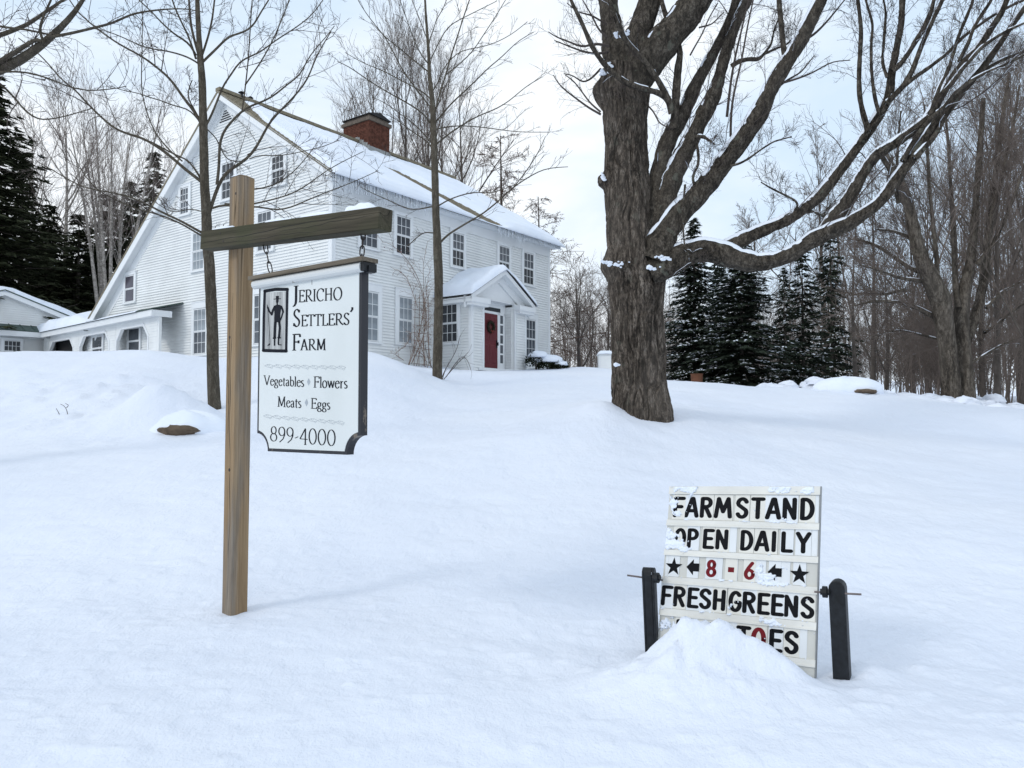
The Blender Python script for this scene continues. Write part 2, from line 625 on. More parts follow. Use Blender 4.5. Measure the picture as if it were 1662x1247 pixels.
# ------------------------------------------------------------------ farmhouse (local: x along the front, y back along the gable, z up)
A1 = math.radians(53.5)
e1 = np.array([math.cos(A1), math.sin(A1), 0])
e2 = np.array([-math.sin(A1), math.cos(A1), 0])
O = P(537, 573, 23.6)
O[2] = 3.5
LEN, RT, RH = 12.1, 5.75, 9.6
SF, SB = .6585, .797


def hit_front(px, py, t=0.0):
    p = plane_hit(px, py, O + t * e2, e2) - O
    return p @ e1, p[2]


def hit_gable(px, py, s=0.0):
    p = plane_hit(px, py, O + s * e1, e1) - O
    return p @ e2, p[2]


house = thing('farmhouse', O, 'large white clapboard saltbox farmhouse with brick chimney and snowy roof on the rise', 'house', None, A1)
GROT = (0, 0, -math.pi / 2)      # wall frame of the gable: mesh x = -t, mesh -y = outward


def clapboards(parent, name_mat, extent, z0, z1, exp=.1, y=0.0, thick=.042, jitter=True, name='clapboard'):
    """extent(z) -> (x0, x1) or None; one object per course, in the wall's frame"""
    z = z0
    while z < z1 - .02:
        zt = min(z + exp, z1)
        a = extent(z)
        b = extent(zt)
        if a and b and a[1] - a[0] > .05:
            b = (max(b[0], a[0] - 9), b[1]) if b[1] > b[0] else (sum(a) / 2 - .01, sum(a) / 2 + .01)
            th = thick + (random.uniform(-.004, .004) if jitter else 0)
            V = [(a[0], y - th, z), (a[1], y - th, z), (a[1], y, z), (a[0], y, z),
                 (b[0], y - .004, zt + .001), (b[1], y - .004, zt + .001), (b[1], y, zt + .001), (b[0], y, zt + .001)]
            MB().hexa(V).put(name, name_mat, parent)
        z += exp


def polywall(name, poly, th, parent, rot=None, loc=None, mat=None):
    return MB().prism(poly, 0, th).put(name, mat or M['siding'], parent, loc, rot)


# front wall
wall_f = polywall('front_wall', [(0, -1.2), (LEN, -1.2), (LEN, 5.5), (0, 5.5)], .2, house)
clapboards(wall_f, M['siding'], lambda z: (0.1, LEN - .1), -1.0, 5.02)
# gable wall


def gext(z):
    zz = z
    hi = RH - .30
    t0 = max(0.0, RT - (hi - zz) / SF)
    t1 = RT + (hi - zz) / SB
    t1 = min(t1, 14.7)
    return (-t1, -t0) if t1 > t0 else None


wall_g = polywall('gable_wall', [(-14.7, -1.2), (-.2, -1.2), (-.2, 5.4), (-RT, RH - .25), (-14.7, 2.25)], .2, house, GROT)
clapboards(wall_g, M['siding'], lambda z: (max(gext(z)[0], -14.7), min(gext(z)[1], -.14)) if gext(z) else None, -.8, RH - .35, .1)
# far walls (seen only from a step aside)
polywall('far_wall', [(-14.7, -1.2), (0, -1.2), (0, 5.4), (-RT, RH - .25), (-14.7, 2.25)], .2, house, GROT, (LEN - .2, 0, 0))
polywall('back_wall', [(0.2, -1.2), (LEN - .2, -1.2), (LEN - .2, 2.2), (0.2, 2.2)], .2, house, None, (0, 14.5, 0))
# corner boards
MB().box((-.03, -.035, -1.2), (.12, .0, 5.45)).box((LEN - .13, -.035, -1.2), (LEN + .02, .0, 5.45)).put('corner_board', M['white'], house)
MB().box((-.032, -.036, -1.2), (-.002, .14, 5.45)).put('corner_board', M['white'], house)
# frieze under the eave, stepped
fz = MB().box((0.12, -.04, 5.02), (LEN - .13, 0, 5.42)).box((-.03, -.10, 5.42), (LEN + .03, 0, 5.52)).box((0.12, -.06, 5.0), (LEN - .13, -.04, 5.05))
fz.put('frieze_board', M['white'], house)


def roof_h(t):
    return RH - SF * (RT - t) if t < RT else RH - SB * (t - RT)


S0, S1 = -.36, LEN + .32
T0, T1 = -.36, 15.05
# roof slabs
rf = MB()
for (ta, tb) in ((T0, RT), (RT, T1)):
    za, zb = roof_h(ta), roof_h(tb)
    rf.hexa([(S0, ta, za - .10), (S1, ta, za - .10), (S1, tb, zb - .10), (S0, tb, zb - .10), (S0, ta, za), (S1, ta, za), (S1, tb, zb), (S0, tb, zb)])
roof = rf.put('roof', M['roof_old'], house)
# seams of the old roofing: ribs along the slope, in bands that show where the snow has slid
rb = MB()
for k in range(int((S1 - S0) / .22)):
    s = S0 + .11 + k * .22
    za, zb = roof_h(T0), roof_h(RT)
    rb.hexa([(s, T0 + .01, za), (s + .03, T0 + .01, za), (s + .03, RT, zb), (s, RT, zb), (s, T0 + .01, za + .018), (s + .03, T0 + .01, za + .018), (s + .03, RT, zb + .018), (s, RT, zb + .018)])
for k in range(26):
    t = T0 + .1 + k * .235
    z = roof_h(t)
    rb.hexa([(S0, t, z + .002), (S1, t, z + .002), (S1, t + .02, z + .018), (S0, t + .02, z + .018), (S0, t, z + .014), (S1, t, z + .014), (S1, t + .02, z + .03), (S0, t + .02, z + .03)])
rb.put('roof_seams', M['roof_old'], roof, kind='stuff')
MB().box((S0, RT - .13, RH - .03), (S1, RT + .12, RH + .09)).put('ridge_cap', M['roof_old'], roof)
# rake boards and soffits on the gable
for nm, (ta, tb), w in (('rake_board', (T0, RT), .20), ('rake_board', (RT, T1), .34)):
    za, zb = roof_h(ta) - .1, roof_h(tb) - .1
    V = [(S0 + .015, ta, za - w), (S0 + .06, ta, za - w), (S0 + .06, tb, zb - w), (S0 + .015, tb, zb - w),
         (S0 + .015, ta, za), (S0 + .06, ta, za), (S0 + .06, tb, zb), (S0 + .015, tb, zb)]
    MB().hexa(V).put(nm, M['white'], house)
    V = [(S0 + .06, ta, za - w * .75), (-.002, ta, za - w * .75), (-.002, tb, zb - w * .75), (S0 + .06, tb, zb - w * .75),
         (S0 + .06, ta, za - w * .6), (-.002, ta, za - w * .6), (-.002, tb, zb - w * .6), (S0 + .06, tb, zb - w * .6)]
    MB().hexa(V).put('soffit', M['soffit'], house)
    # broad frieze board against the wall, under the soffit
    w2 = .30 if ta < RT else .46
    V = [(-.045, ta + .3, za + .0 - w - w2 * .7), (-.004, ta + .3, za - w - w2 * .7), (-.004, tb, zb - w - w2), (-.045, tb, zb - w - w2),
         (-.045, ta + .3, za - w * .7), (-.004, ta + .3, za - w * .7), (-.004, tb, zb - w * .7), (-.045, tb, zb - w * .7)]
    MB().hexa(V).put('rake_frieze', M['white'], house)
# eave fascia + soffit of the front
zf = roof_h(T0) - .1
MB().box((S0, T0 + .01, zf - .10), (S1, T0 + .05, zf - .001)).box((S0 + .02, T0 + .05, zf - .09), (S1 - .02, -.001, zf - .05)).put('eave_fascia', M['white'], house)

# windows ---------------------------------------------------------------
_pane_cache = {}


def window(parent, rot, x, z, w, h, loc=(0, 0, 0), cols=3, rows=2, up='glass_dark', low='glass_dark', head=.16, casing=.12, label=None):
    """x = centre, z = sill, in the wall frame; double-hung sash window"""
    o = MB()
    o.box((-w / 2 - casing, -.05, -.02), (-w / 2, 0, h + .02)).box((w / 2, -.05, -.02), (w / 2 + casing, 0, h + .02))
    o.box((-w / 2 - casing, -.055, h + .02), (w / 2 + casing, 0, h + head)).box((-w / 2 - casing - .03, -.075, h + head), (w / 2 + casing + .03, 0, h + head + .035))
    o.box((-w / 2 - casing - .02, -.085, -.075), (w / 2 + casing + .02, 0, -.02))
    o.box((-w / 2, -.012, -.02), (w / 2, 0.0, h + .02))
    R = Matrix.Rotation(rot[2] if rot else 0, 4, 'Z')
    p = R @ Vector((x, 0, z)) + Vector(loc)
    win = o.put('window', M['white'], parent, p, rot)
    if label:
        win['label'] = label
    hm = h / 2
    for k, (zb, yo, gm) in enumerate(((0, -.022, low), (hm, -.036, up))):
        fw = .035
        s = MB()
        s.box((-w / 2, yo - .012, zb), (-w / 2 + fw, yo + .010, zb + hm)).box((w / 2 - fw, yo - .012, zb), (w / 2, yo + .010, zb + hm))
        s.box((-w / 2 + fw, yo - .012, zb), (w / 2 - fw, yo + .010, zb + fw)).box((-w / 2 + fw, yo - .012, zb + hm - fw), (w / 2 - fw, yo + .010, zb + hm))
        s.put('sash', M['sash'], win)
        iw, ih = w - 2 * fw, hm - 2 * fw
        mw = .018
        mm = MB()
        for c in range(1, cols):
            xx = -iw / 2 + iw * c / cols
            mm.box((xx - mw / 2, yo - .010, zb + fw), (xx + mw / 2, yo + .004, zb + hm - fw))
        for r in range(1, rows):
            zz = zb + fw + ih * r / rows
            mm.box((-iw / 2, yo - .009, zz - mw / 2), (iw / 2, yo + .003, zz + mw / 2))
        if mm.v:
            mm.put('muntin', M['sash'], win)
        pw, ph = iw / cols, ih / rows
        key = (round(pw, 3), round(ph, 3), gm)
        if key not in _pane_cache:
            _pane_cache[key] = MB().box((-pw / 2, -.003, -ph / 2), (pw / 2, .003, ph / 2)).mesh('pane', M[gm])
        for c in range(cols):
            for r in range(rows):
                put('pane', _pane_cache[key], win, (-iw / 2 + pw * (c + .5), yo, zb + fw + ph * (r + .5)), (random.uniform(-.006, .006), 0, random.uniform(-.01, .01)))
    return win


# front: second storey then first storey (wall face is the clapboard face)
FL = (0, -.030, 0)
for s0, s1, z0, z1, up, low in ((1.12, 1.87, 3.56, 4.88, 'glass_mid', 'glass_mid'), (2.71, 3.40, 3.58, 4.88, 'glass_mid', 'glass_dark'), (5.59, 6.26, 3.62, 4.86, 'glass_mid', 'glass_dark'),
                                (8.41, 9.11, 3.60, 4.88, 'glass_mid', 'glass_dark'), (10.09, 10.81, 3.58, 4.90, 'glass_mid', 'glass_dark'),
                                (1.12, 1.92, .52, 2.12, 'glass_pale', 'glass_pale'), (2.85, 3.51, .56, 2.14, 'glass_pale', 'glass_pale'), (10.22, 10.94, .50, 2.11, 'glass_mid', 'glass_mid')):
    low1 = z0 < 2
    window(house, None, (s0 + s1) / 2, z0, s1 - s0, z1 - z0, FL, 3, 3 if (low1 and False) else 2, up, low, .26 if low1 else .10, .15 if low1 else .11)
GL = (-.030, 0, 0)
for t0, t1, z0, z1, up, low in ((2.33, 2.98, 5.73, 6.71, 'glass_dark', 'glass_dark'), (5.10, 5.86, 5.74, 7.02, 'glass_dark', 'glass_dark'), (7.98, 8.55, 5.63, 6.61, 'glass_mid', 'glass_mid'),
                                (6.92, 7.64, 3.42, 4.80, 'glass_pale', 'glass_pale'), (2.95, 3.72, 3.62, 4.93, 'glass_mid', 'glass_mid'),
                                (6.70, 7.50, .33, 1.98, 'glass_pale', 'glass_mid'), (3.05, 3.85, .50, 2.16, 'glass_mid', 'glass_mid')):
    low1 = z0 < 2
    window(house, GROT, -(t0 + t1) / 2, z0, t1 - t0, z1 - z0, GL, 3, 2, up, low, .24 if low1 else .13, .13)
M['glass_plum'] = glass_mat('plum_curtained_glass', (.055, .045, .062))
window(house, GROT, -12.18, 2.67, .72, 1.07, GL, 1, 1, 'glass_plum', 'glass_plum', .12, .12, 'small window with plain undivided sashes')
window(house, GROT, -11.76, .55, .86, 1.04, GL, 1, 1, 'glass_mid', 'glass_mid', .08, .1)

# gable louvre
lv = MB()
for k in range(5):
    w = .08 + .075 * k
    z = 8.98 - k * .085
    lv.hexa([(-w, -.045, z - .05), (w, -.045, z - .05), (w, -.02, z - .02), (-w, -.02, z - .02), (-w, -.05, z - .01), (w, -.05, z - .01), (w, -.02, z), (-w, -.02, z)])
lvo = MB().prism([(-.5, 8.52), (.5, 8.52), (0, 9.10)], -.03, -.02).put('louvre', M['white'], house, (-.0, 5.72, 0), GROT)
for k in range(5):
    w = .36 - .07 * k
    z = 8.58 + k * .085
    MB().box((-w, -.05, z), (w, -.032, z + .035)).put('slat', M['iron'], lvo)
# vent on ridge
MB().cyl((0, 0, 0), (0, 0, .18), .05).cyl((0, 0, .18), (0, 0, .24), .13, .03, 10).put('roof_vent', M['iron'], roof, (.55, RT - .1, RH))
MB().cyl((0, 0, 0), (0, 0, .14), .05).cyl((0, 0, .14), (0, 0, .2), .11, .03, 10).put('roof_vent', M['iron'], roof, (.95, RT - .05, RH))

# snow on the front slope, as a thickness field over the roof
NS, NQ = 230, 110
ss = np.linspace(S0 - .02, S1 + .10, NS)
tt = np.linspace(T0 - .20, RT, NQ)
SS, TT = np.meshgrid(ss, tt)
th = np.interp(TT, [0, 3.2, 5.7], [.22, .15, .06]) + .03 * fbm(SS * .5, TT * .5, 3, 2) + .015 * fbm(SS * 2, TT * 2, 3, 6)
th = np.maximum(th, .04)
edge_e = np.clip((TT - (T0 - .20)) / .28, 0, 1)
edge_r = np.clip((S1 + .10 - SS) / .25, 0, 1)
th = th * np.sqrt(edge_e) * np.sqrt(edge_r)
wob = .12 * fbm(SS * 1.3, TT * 1.3, 3, 14)
# bare rake strip that widens towards the peak
bare = (S0 + .10 + np.maximum(0, (TT - 3.2)) * .38 + wob * .5) - SS
ms = np.clip(-bare / .10, -1, 1)
# bare strip below the ridge
m2_ = np.clip((RT - .22 + wob * .3 - TT) / .12, -1, 1)
# slide track from below the chimney down to the eave
cen = 5.35 + (2.9 - TT) * .66
wid = np.interp(TT, [-.6, 1.2, 2.9], [.80, .58, .36])
m3_ = np.clip((np.abs(SS - cen) - wid - wob) / .55, -1, 1)
m3_ = np.where(TT > 2.95 + wob, 1, m3_)
side_ = np.clip(cen - SS - wid, 0, 9)
th = np.where((SS < cen) & (TT < 3.3), np.minimum(th, .035 + .055 * side_), th)
cen2 = 4.75 + (0.55 - TT) * .9
m4_ = np.clip((np.abs(SS - cen2 - 1.4) - .15 - wob) / .08, -1, 1)
m4_ = np.where((TT > .35) | (TT < -.55), 1, m4_)
cen5 = 6.2 + (4.9 - TT) * .75
m5_ = np.clip((np.abs(SS - cen5) - .22 - wob) / .3, -1, 1)
m5_ = np.where((TT > 5.0) | (TT < 3.9), 1, m5_)
mk = np.minimum.reduce([ms, m2_, m3_, m4_, m5_])
th = np.where(mk > 0, th * np.sqrt(np.clip(mk, 0, 1)), -.05 * -mk)
hang = np.clip((T0 - TT) / .20, 0, 1)
Zr = RH - SF * (RT - np.maximum(TT, T0 - .02)) - hang * .07
Ztop = Zr + np.where(th > 0, th * 1.15, th)
nf = NS * NQ
V = np.concatenate([np.stack([SS.ravel(), TT.ravel(), Ztop.ravel()], 1), np.stack([SS.ravel(), TT.ravel(), (Zr - .03 - .05 * hang).ravel()], 1)])
q = (np.arange(NQ - 1)[:, None] * NS + np.arange(NS - 1)[None]).ravel()
Fq = np.stack([q, q + 1, q + NS + 1, q + NS], 1)
e = np.arange(NS - 1)
edge = np.stack([e + 1, e, e + nf, e + 1 + nf], 1)
r_ = np.arange(NQ - 1) * NS + NS - 1
edge2 = np.stack([r_ + NS, r_, r_ + nf, r_ + NS + nf], 1)
under = Fq[:(NS - 1) * 6][:, ::-1] + nf
put('snow_cover', mk_mesh('snow_cover', V, np.concatenate([Fq, edge, edge2, under]), M['roof_snow'], True), roof)
# back slope snow (simple, its edge shows along the gable)
ss2 = np.linspace(S0 + .45, S1, 60)
tt2 = np.linspace(RT + .3, T1 - .1, 60)
SS2, TT2 = np.meshgrid(ss2, tt2)
ed = np.minimum.reduce([np.clip((SS2 - S0 - .45) / .2, 0, 1), np.clip((S1 - SS2) / .2, 0, 1), np.clip((T1 - .1 - TT2) / .2, 0, 1), np.clip((TT2 - RT - .3) / .2, 0, 1)])
Z2 = RH - SB * (TT2 - RT) + (.2 + .05 * fbm(SS2, TT2, 3, 9)) * np.sqrt(ed) - .01
q = (np.arange(59)[:, None] * 60 + np.arange(59)[None]).ravel()
put('snow_cover', mk_mesh('snow_cover', np.stack([SS2.ravel(), TT2.ravel(), Z2.ravel()], 1), np.stack([q, q + 1, q + 61, q + 60], 1), M['roof_snow'], True), roof)

# icicles
ic = MB()


def icicles(s0, s1, lo, hi, step, y0=T0 - .06):
    s = s0
    while s < s1:
        n = .5 + .5 * float(vnoise([s * 1.7], [0.3], 77)[0])
        L = lo + (hi - lo) * n * random.uniform(.5, 1.1)
        zt = zf + .02 + random.uniform(-.02, .02)
        yy = y0 + random.uniform(-.05, .09)
        ic.cyl((s, yy, zt), (s + random.uniform(-.01, .01), yy, zt - L), random.uniform(.016, .034), .004, 5)
        s += step * random.uniform(.6, 1.4)


icicles(S0, 3.9, .30, .74, .05)
icicles(S0, 3.0, .2, .5, .09)
icicles(3.9, 7.2, .05, .18, .16)
icicles(7.9, S1, .18, .55, .07)
ic.put('icicle', M['icicle'], house, kind='stuff')
# chimney
cx0, cx1, cy0, cy1 = 6.15, 7.33, 5.02, 6.60
ch = MB().box((cx0 + .012, cy0 + .012, 8.4), (cx1 - .012, cy1 - .012, 10.42)).put('chimney', M['mortar'], roof)
bk = MB()
row = 0
z = 8.6
while z < 10.36:
    off = (row % 2) * .1
    for face in range(4):
        L = (cx1 - cx0) if face % 2 == 0 else (cy1 - cy0)
        u = -off
        while u < L - .02:
            a, b = max(u, 0) + .005, min(u + .2, L) - .005
            d = random.uniform(0, .006)
            if b - a > .03:
                if face == 0:
                    bk.box((cx0 + a, cy0 - d, z), (cx0 + b, cy0 + .03, z + .055))
                elif face == 1:
                    bk.box((cx0 - d, cy0 + a, z), (cx0 + .03, cy0 + b, z + .055))
                elif face == 2:
                    bk.box((cx0 + a, cy1 - .03, z), (cx0 + b, cy1 + d, z + .055))
                else:
                    bk.box((cx1 - .03, cy0 + a, z), (cx1 + d, cy0 + b, z + .055))
            u += .2
    z += .067
    row += 1
bk.put('brick', M['brick'], ch, kind='stuff')
MB().box((cx0 - .07, cy0 - .07, 10.40), (cx1 + .07, cy1 + .07, 10.54)).box((cx0 + .03, cy0 + .03, 10.54), (cx1 - .03, cy1 - .03, 10.68)).put('corbel', M['corbel'], ch)
hx = MB()
cxm, cym = (cx0 + cx1) / 2, (cy0 + cy1) / 2
hx.add([(cx0 - .05, cy0 - .05, 10.69), (cx1 + .05, cy0 - .05, 10.69), (cx1 + .05, cy1 + .05, 10.69), (cx0 - .05, cy1 + .05, 10.69),
        (cxm, cy0 - .05, 10.86), (cxm, cy1 + .05, 10.86), (cx0 - .05, cy0 - .05, 10.66), (cx1 + .05, cy0 - .05, 10.66), (cx1 + .05, cy1 + .05, 10.66), (cx0 - .05, cy1 + .05, 10.66)],
       [(0, 4, 5, 3), (4, 1, 2, 5), (0, 1, 4), (3, 5, 2), (6, 9, 8, 7), (0, 6, 7, 1), (1, 7, 8, 2), (2, 8, 9, 3), (3, 9, 6, 0)])
hx.put('chimney_cap', M['capstone'], ch)
# stepped flashing
fl = MB()
k = 0
t = cy0 - .05
while t < RT:
    z = roof_h(t)
    fl.box((cx0 - .02, t, z - .02), (cx0 - .005, t + .16, z + .26 + (k % 2) * .04))
    t += .12
    k += 1
fl.box((cx0 - .03, cy0 - .03, roof_h(cy0) - .1), (cx1 + .03, cy0 - .008, roof_h(cy0) + .2))
fl.put('flashing', M['flashing'], ch)

# ------------------------------------------------------------------ entry porch (part of the house)
PS0, PS1, PD = 4.95, 8.22, 1.5
PC = (PS0 + PS1) / 2
EV, PK = 2.28, 3.42          # eave and peak heights of the porch roof
porch = MB().box((PS0 + .05, -PD + .05, -1.2), (PS1 - .05, -.03, -.22)).put('porch', M['white'], house)
# left side wall with its window
pw = MB().box((0, 0, -1.2), (PD, .12, EV)).put('porch_wall', M['siding'], porch, (PS0, 0, 0), GROT)
clapboards(pw, M['siding'], lambda z: (.0, PD - .1), -1.0, EV - .3, .1)
MB().box((PD - .1, -.03, -1.2), (PD + .02, 0, EV - .02)).put('corner_board', M['white'], pw)
MB().box((0, -.035, EV - .3), (PD, 0, EV - .02)).put('porch_frieze', M['white'], pw)
window(house, GROT, .56, .70, .72, 1.36, (PS0 - .030, 0, 0), 3, 2, 'glass_dark', 'glass_dark', .16, .11)
# front panels
for a, b in ((PS0, 5.64), (7.48, PS1)):
    pf = MB().box((a, 0, -1.2), (b, .10, EV)).put('porch_wall', M['siding'], porch, (0, -PD, 0))
    clapboards(pf, M['siding'], lambda z: (a + .09, b - .09), -1.0, EV - .25, .1)
    MB().box((a - .015, -.03, -1.2), (a + .09, 0, EV - .02)).box((b - .09, -.03, -1.2), (b + .015, 0, EV - .02)).put('corner_board', M['white'], pf)
# right outer side
MB().box((0, 0, -1.2), (PD - .1, .10, EV)).put('porch_wall', M['siding'], porch, (PS1 - .1, -.0, 0), GROT)
# recess returns, back wall and ceiling
DY = -1.10
rr = MB().box((0, 0, -.35), (PD + DY - .1, .03, EV - .1)).put('porch_wall', M['siding'], porch, (7.45, DY, 0), GROT)
clapboards(rr, M['siding'], lambda z: (0.02, PD + DY - .1), -.3, EV - .3, .1)
MB().box((5.64, DY, -.3), (5.70, -PD + .1, EV)).put('porch_wall', M['white'], porch)
back = MB()
back.box((5.70, DY, -.3), (6.00, DY + .06, 2.25)).box((6.98, DY, -.3), (7.10, DY + .06, 1.93)).box((7.34, DY, -.3), (7.45, DY + .06, 1.93)).box((6.00, DY, 2.10), (7.45, DY + .06, 2.3)).box((6.00, DY, 1.86), (7.45, DY + .06, 1.95))
back.box((7.10, DY, -.3), (7.34, DY + .06, .0)).box((7.16, DY, 1.95), (7.45, DY + .06, 2.10))
back.put('door_surround', M['white'], porch)
MB().box((5.5, -PD + .02, EV - .02), (7.7, DY + .06, EV)).put('porch_ceiling', M['white'], porch)
MB().box((5.3, -PD - .10, -.30), (7.9, DY, -.20)).box((5.45, -PD - .35, -.45), (7.7, -PD - .10, -.32)).put('door_step', M['white'], porch)
MB().box((6.00, DY + .01, 1.95), (7.16, DY + .03, 2.10)).put('transom_window', M['glass_dark'], porch)
# sidelight: five small panes
for k in range(5):
    z = .06 + k * .37
    MB().box((7.13, DY + .005, z), (7.31, DY + .02, z + .31)).put('sidelight_pane', M['glass_mid'], porch)
sl = MB().box((7.10, DY - .004, 0), (7.13, DY + .05, 1.93)).box((7.31, DY - .004, 0), (7.34, DY + .05, 1.93))
for k in range(6):
    z = 0 + k * .37
    sl.box((7.13, DY - .002, z), (7.31, DY + .045, min(z + .06, 1.93)))
sl.put('sidelight_frame', M['white'], porch)
# door
dw = 1.0
door = MB().box((0, 0, 0), (dw, .045, 2.02)).put('door', M['door'], house, (6.00, DY + .012, -.16))
for (x0, x1, z0, z1) in ((.12, .45, .18, .88), (.55, .88, .18, .88), (.12, .45, 1.02, 1.62), (.55, .88, 1.02, 1.62), (.12, .45, 1.72, 1.92), (.55, .88, 1.72, 1.92)):
    pnl = MB()
    m = .035
    pnl.add([(x0, -.001, z0), (x1, -.001, z0), (x1, -.001, z1), (x0, -.001, z1), (x0 + m, -.018, z0 + m), (x1 - m, -.018, z0 + m), (x1 - m, -.018, z1 - m), (x0 + m, -.018, z1 - m)],
            [(0, 1, 5, 4), (1, 2, 6, 5), (2, 3, 7, 6), (3, 0, 4, 7), (4, 5, 6, 7)])
    pnl.put('door_panel', M['door'], door)
MB().box((.90, -.03, .78), (.95, 0, 1.06)).cyl((.925, -.03, .95), (.925, -.08, .95), .025).box((.912, -.09, .86), (.938, -.06, .98)).put('handle', M['iron'], door)
# porch pediment and roof
fy = -PD - .28
RL, RR = PS0 - .30, PS1 + .30
sl_ = (PK - EV) / (PC - RL)
rp = MB()
for sx in (0, 1):
    xa = RL if sx == 0 else RR
    rp.hexa([(xa, fy, EV), (xa, 0, EV), (PC, 0, PK), (PC, fy, PK), (xa, fy, EV + .05), (xa, 0, EV + .05), (PC, 0, PK + .05), (PC, fy, PK + .05)])
proof = rp.put('porch_roof', M['capstone'], porch)
ped = MB()
ped.prism([(PS0 + .45, EV + .0), (PS1 - .45, EV + .0), (PC, PK - .28)], -PD + .10, -PD + .14)
ped.put('pediment', M['white'], porch)
rk = MB()
for sx in (0, 1):
    xa = RL if sx == 0 else RR
    sg = 1 if sx == 0 else -1
    for (y0, y1, w, dn) in ((fy + .01, fy + .05, .17, 0), (-PD + .03, -PD + .09, .42, .02)):
        rk.hexa([(xa + sg * .0, y0, EV - w - dn + .01), (xa + sg * .0, y1, EV - w - dn + .01), (PC, y1, PK - w - dn), (PC, y0, PK - w - dn), (xa, y0, EV - dn - .002), (xa, y1, EV - dn - .002), (PC, y1, PK - dn - .002), (PC, y0, PK - dn - .002)])
    # underside
    rk.hexa([(xa, fy + .05, EV - .13), (xa, -.0, EV - .13), (PC, 0, PK - .13), (PC, fy + .05, PK - .13), (xa, fy + .05, EV - .10), (xa, 0, EV - .10), (PC, 0, PK - .10), (PC, fy + .05, PK - .10)])
rk.put('rake_board', M['white'], porch)
cr = MB()
for a, b in ((RL, RL + 1.05), (RR - 1.05, RR)):
    cr.box((a, fy + .005, EV - .24), (b, -PD - .0, EV - .06)).box((a + .05, fy + .05, EV - .34), (b - .05, -PD, EV - .24))
cr.box((RL, -PD, EV - .24), (RL + .3, 0, EV - .06)).box((RR - .3, -PD, EV - .24), (RR, 0, EV - .06))
cr.put('cornice_return', M['white'], porch, kind='stuff')
# snow on the porch roof
nxp, nyp = 60, 34
xs = np.linspace(RL - .06, RR + .06, nxp)
ys = np.linspace(fy - .06, .0, nyp)
XX, YY = np.meshgrid(xs, ys)
base = PK + .05 - np.abs(XX - PC) * sl_
edg = np.minimum.reduce([np.clip((XX - RL + .06) / .2, 0, 1), np.clip((RR + .06 - XX) / .2, 0, 1), np.clip((YY - fy + .06) / .16, 0, 1)])
Zs = base + (.26 + .05 * fbm(XX * 1.3, YY * 1.3, 3, 8)) * np.sqrt(edg) - .07 * np.exp(-((XX - PC) / .35) ** 2)
nf = nxp * nyp
V = np.concatenate([np.stack([XX.ravel(), YY.ravel(), Zs.ravel()], 1), np.stack([XX.ravel(), YY.ravel(), base.ravel() - .01], 1)])
q = (np.arange(nyp - 1)[:, None] * nxp + np.arange(nxp - 1)[None]).ravel()
Fq = np.stack([q, q + 1, q + nxp + 1, q + nxp], 1)
e = np.arange(nxp - 1)
ef = np.stack([e + 1, e, e + nf, e + 1 + nf], 1)
r0_ = np.arange(nyp - 1) * nxp
el = np.stack([r0_, r0_ + nxp, r0_ + nxp + nf, r0_ + nf], 1)
er = el[:, ::-1] + nxp - 1
put('snow_cover', mk_mesh('snow_cover', V, np.concatenate([Fq, ef, el, er]), M['roof_snow'], True), proof)


def in_house(s, t, h):
    return O + s * e1 + t * e2 + np.array([0, 0, h])


# wreath hung on the door
wc = in_house(6.52, DY - .05, 1.36)
wr = thing('wreath', wc, 'dark evergreen wreath hung on the red front door', 'wreath', None, A1)
wm = MB()
for k in range(420):
    a = random.uniform(0, 2 * math.pi)
    r = .17 + random.gauss(0, .03)
    c = np.array([r * math.cos(a), random.gauss(0, .018), r * math.sin(a)])
    d = np.array([math.cos(a) * random.uniform(-.4, 1) - math.sin(a), random.uniform(-.5, .2), math.sin(a) * random.uniform(-.4, 1) + math.cos(a)])
    d = d / np.linalg.norm(d) * random.uniform(.04, .08)
    s = np.cross(d, [0, 1, 0])
    s = s / (np.linalg.norm(s) + 1e-6) * .012
    n = len(wm.v)
    wm.add([c - s, c + s, c + d], [(0, 1, 2)])
    wm.add([c - s + [0, .01, 0], c + [0, -.015, 0], c + d], [(0, 1, 2)])
wm.put('needles', M['wreath'], wr, kind='stuff')
rg = MB()
for k in range(20):
    a, b = 2 * math.pi * k / 20, 2 * math.pi * (k + 1) / 20
    rg.cyl((.17 * math.cos(a), 0, .17 * math.sin(a)), (.17 * math.cos(b), 0, .17 * math.sin(b)), .045, None, 6, False)
rg.put('ring', M['wreath'], wr)
bw = MB()
for sgn in (-1, 1):
    bw.add([(0, -.06, -.15), (sgn * .08, -.07, -.11), (sgn * .09, -.05, -.18), (0, -.05, -.16)], [(0, 1, 2), (0, 2, 3)])
    bw.cyl((0, -.06, -.16), (sgn * .04, -.055, -.27), .01)
bw.put('bow', M['redleaf'], wr)

# ------------------------------------------------------------------ breezeway wing and garage
WX = np.array([.747, -.665, 0])
WY = np.array([.665, .747, 0])
W0 = O - 1.0 * e1 + 10.3 * e2
WANG = math.atan2(WX[1], WX[0])


def hit_w(px, py, y=0.0):
    p = plane_hit(px, py, W0 + y * WY, WY) - W0
    return p @ WX, p[2]


xr = hit_w(246, 500)[0]
he = hit_w(147, 522)[1]
xl = hit_w(60, 541)[0]
wing = thing('breezeway', W0, 'low white breezeway with arched openings beside the farmhouse gable', 'breezeway', None, WANG)
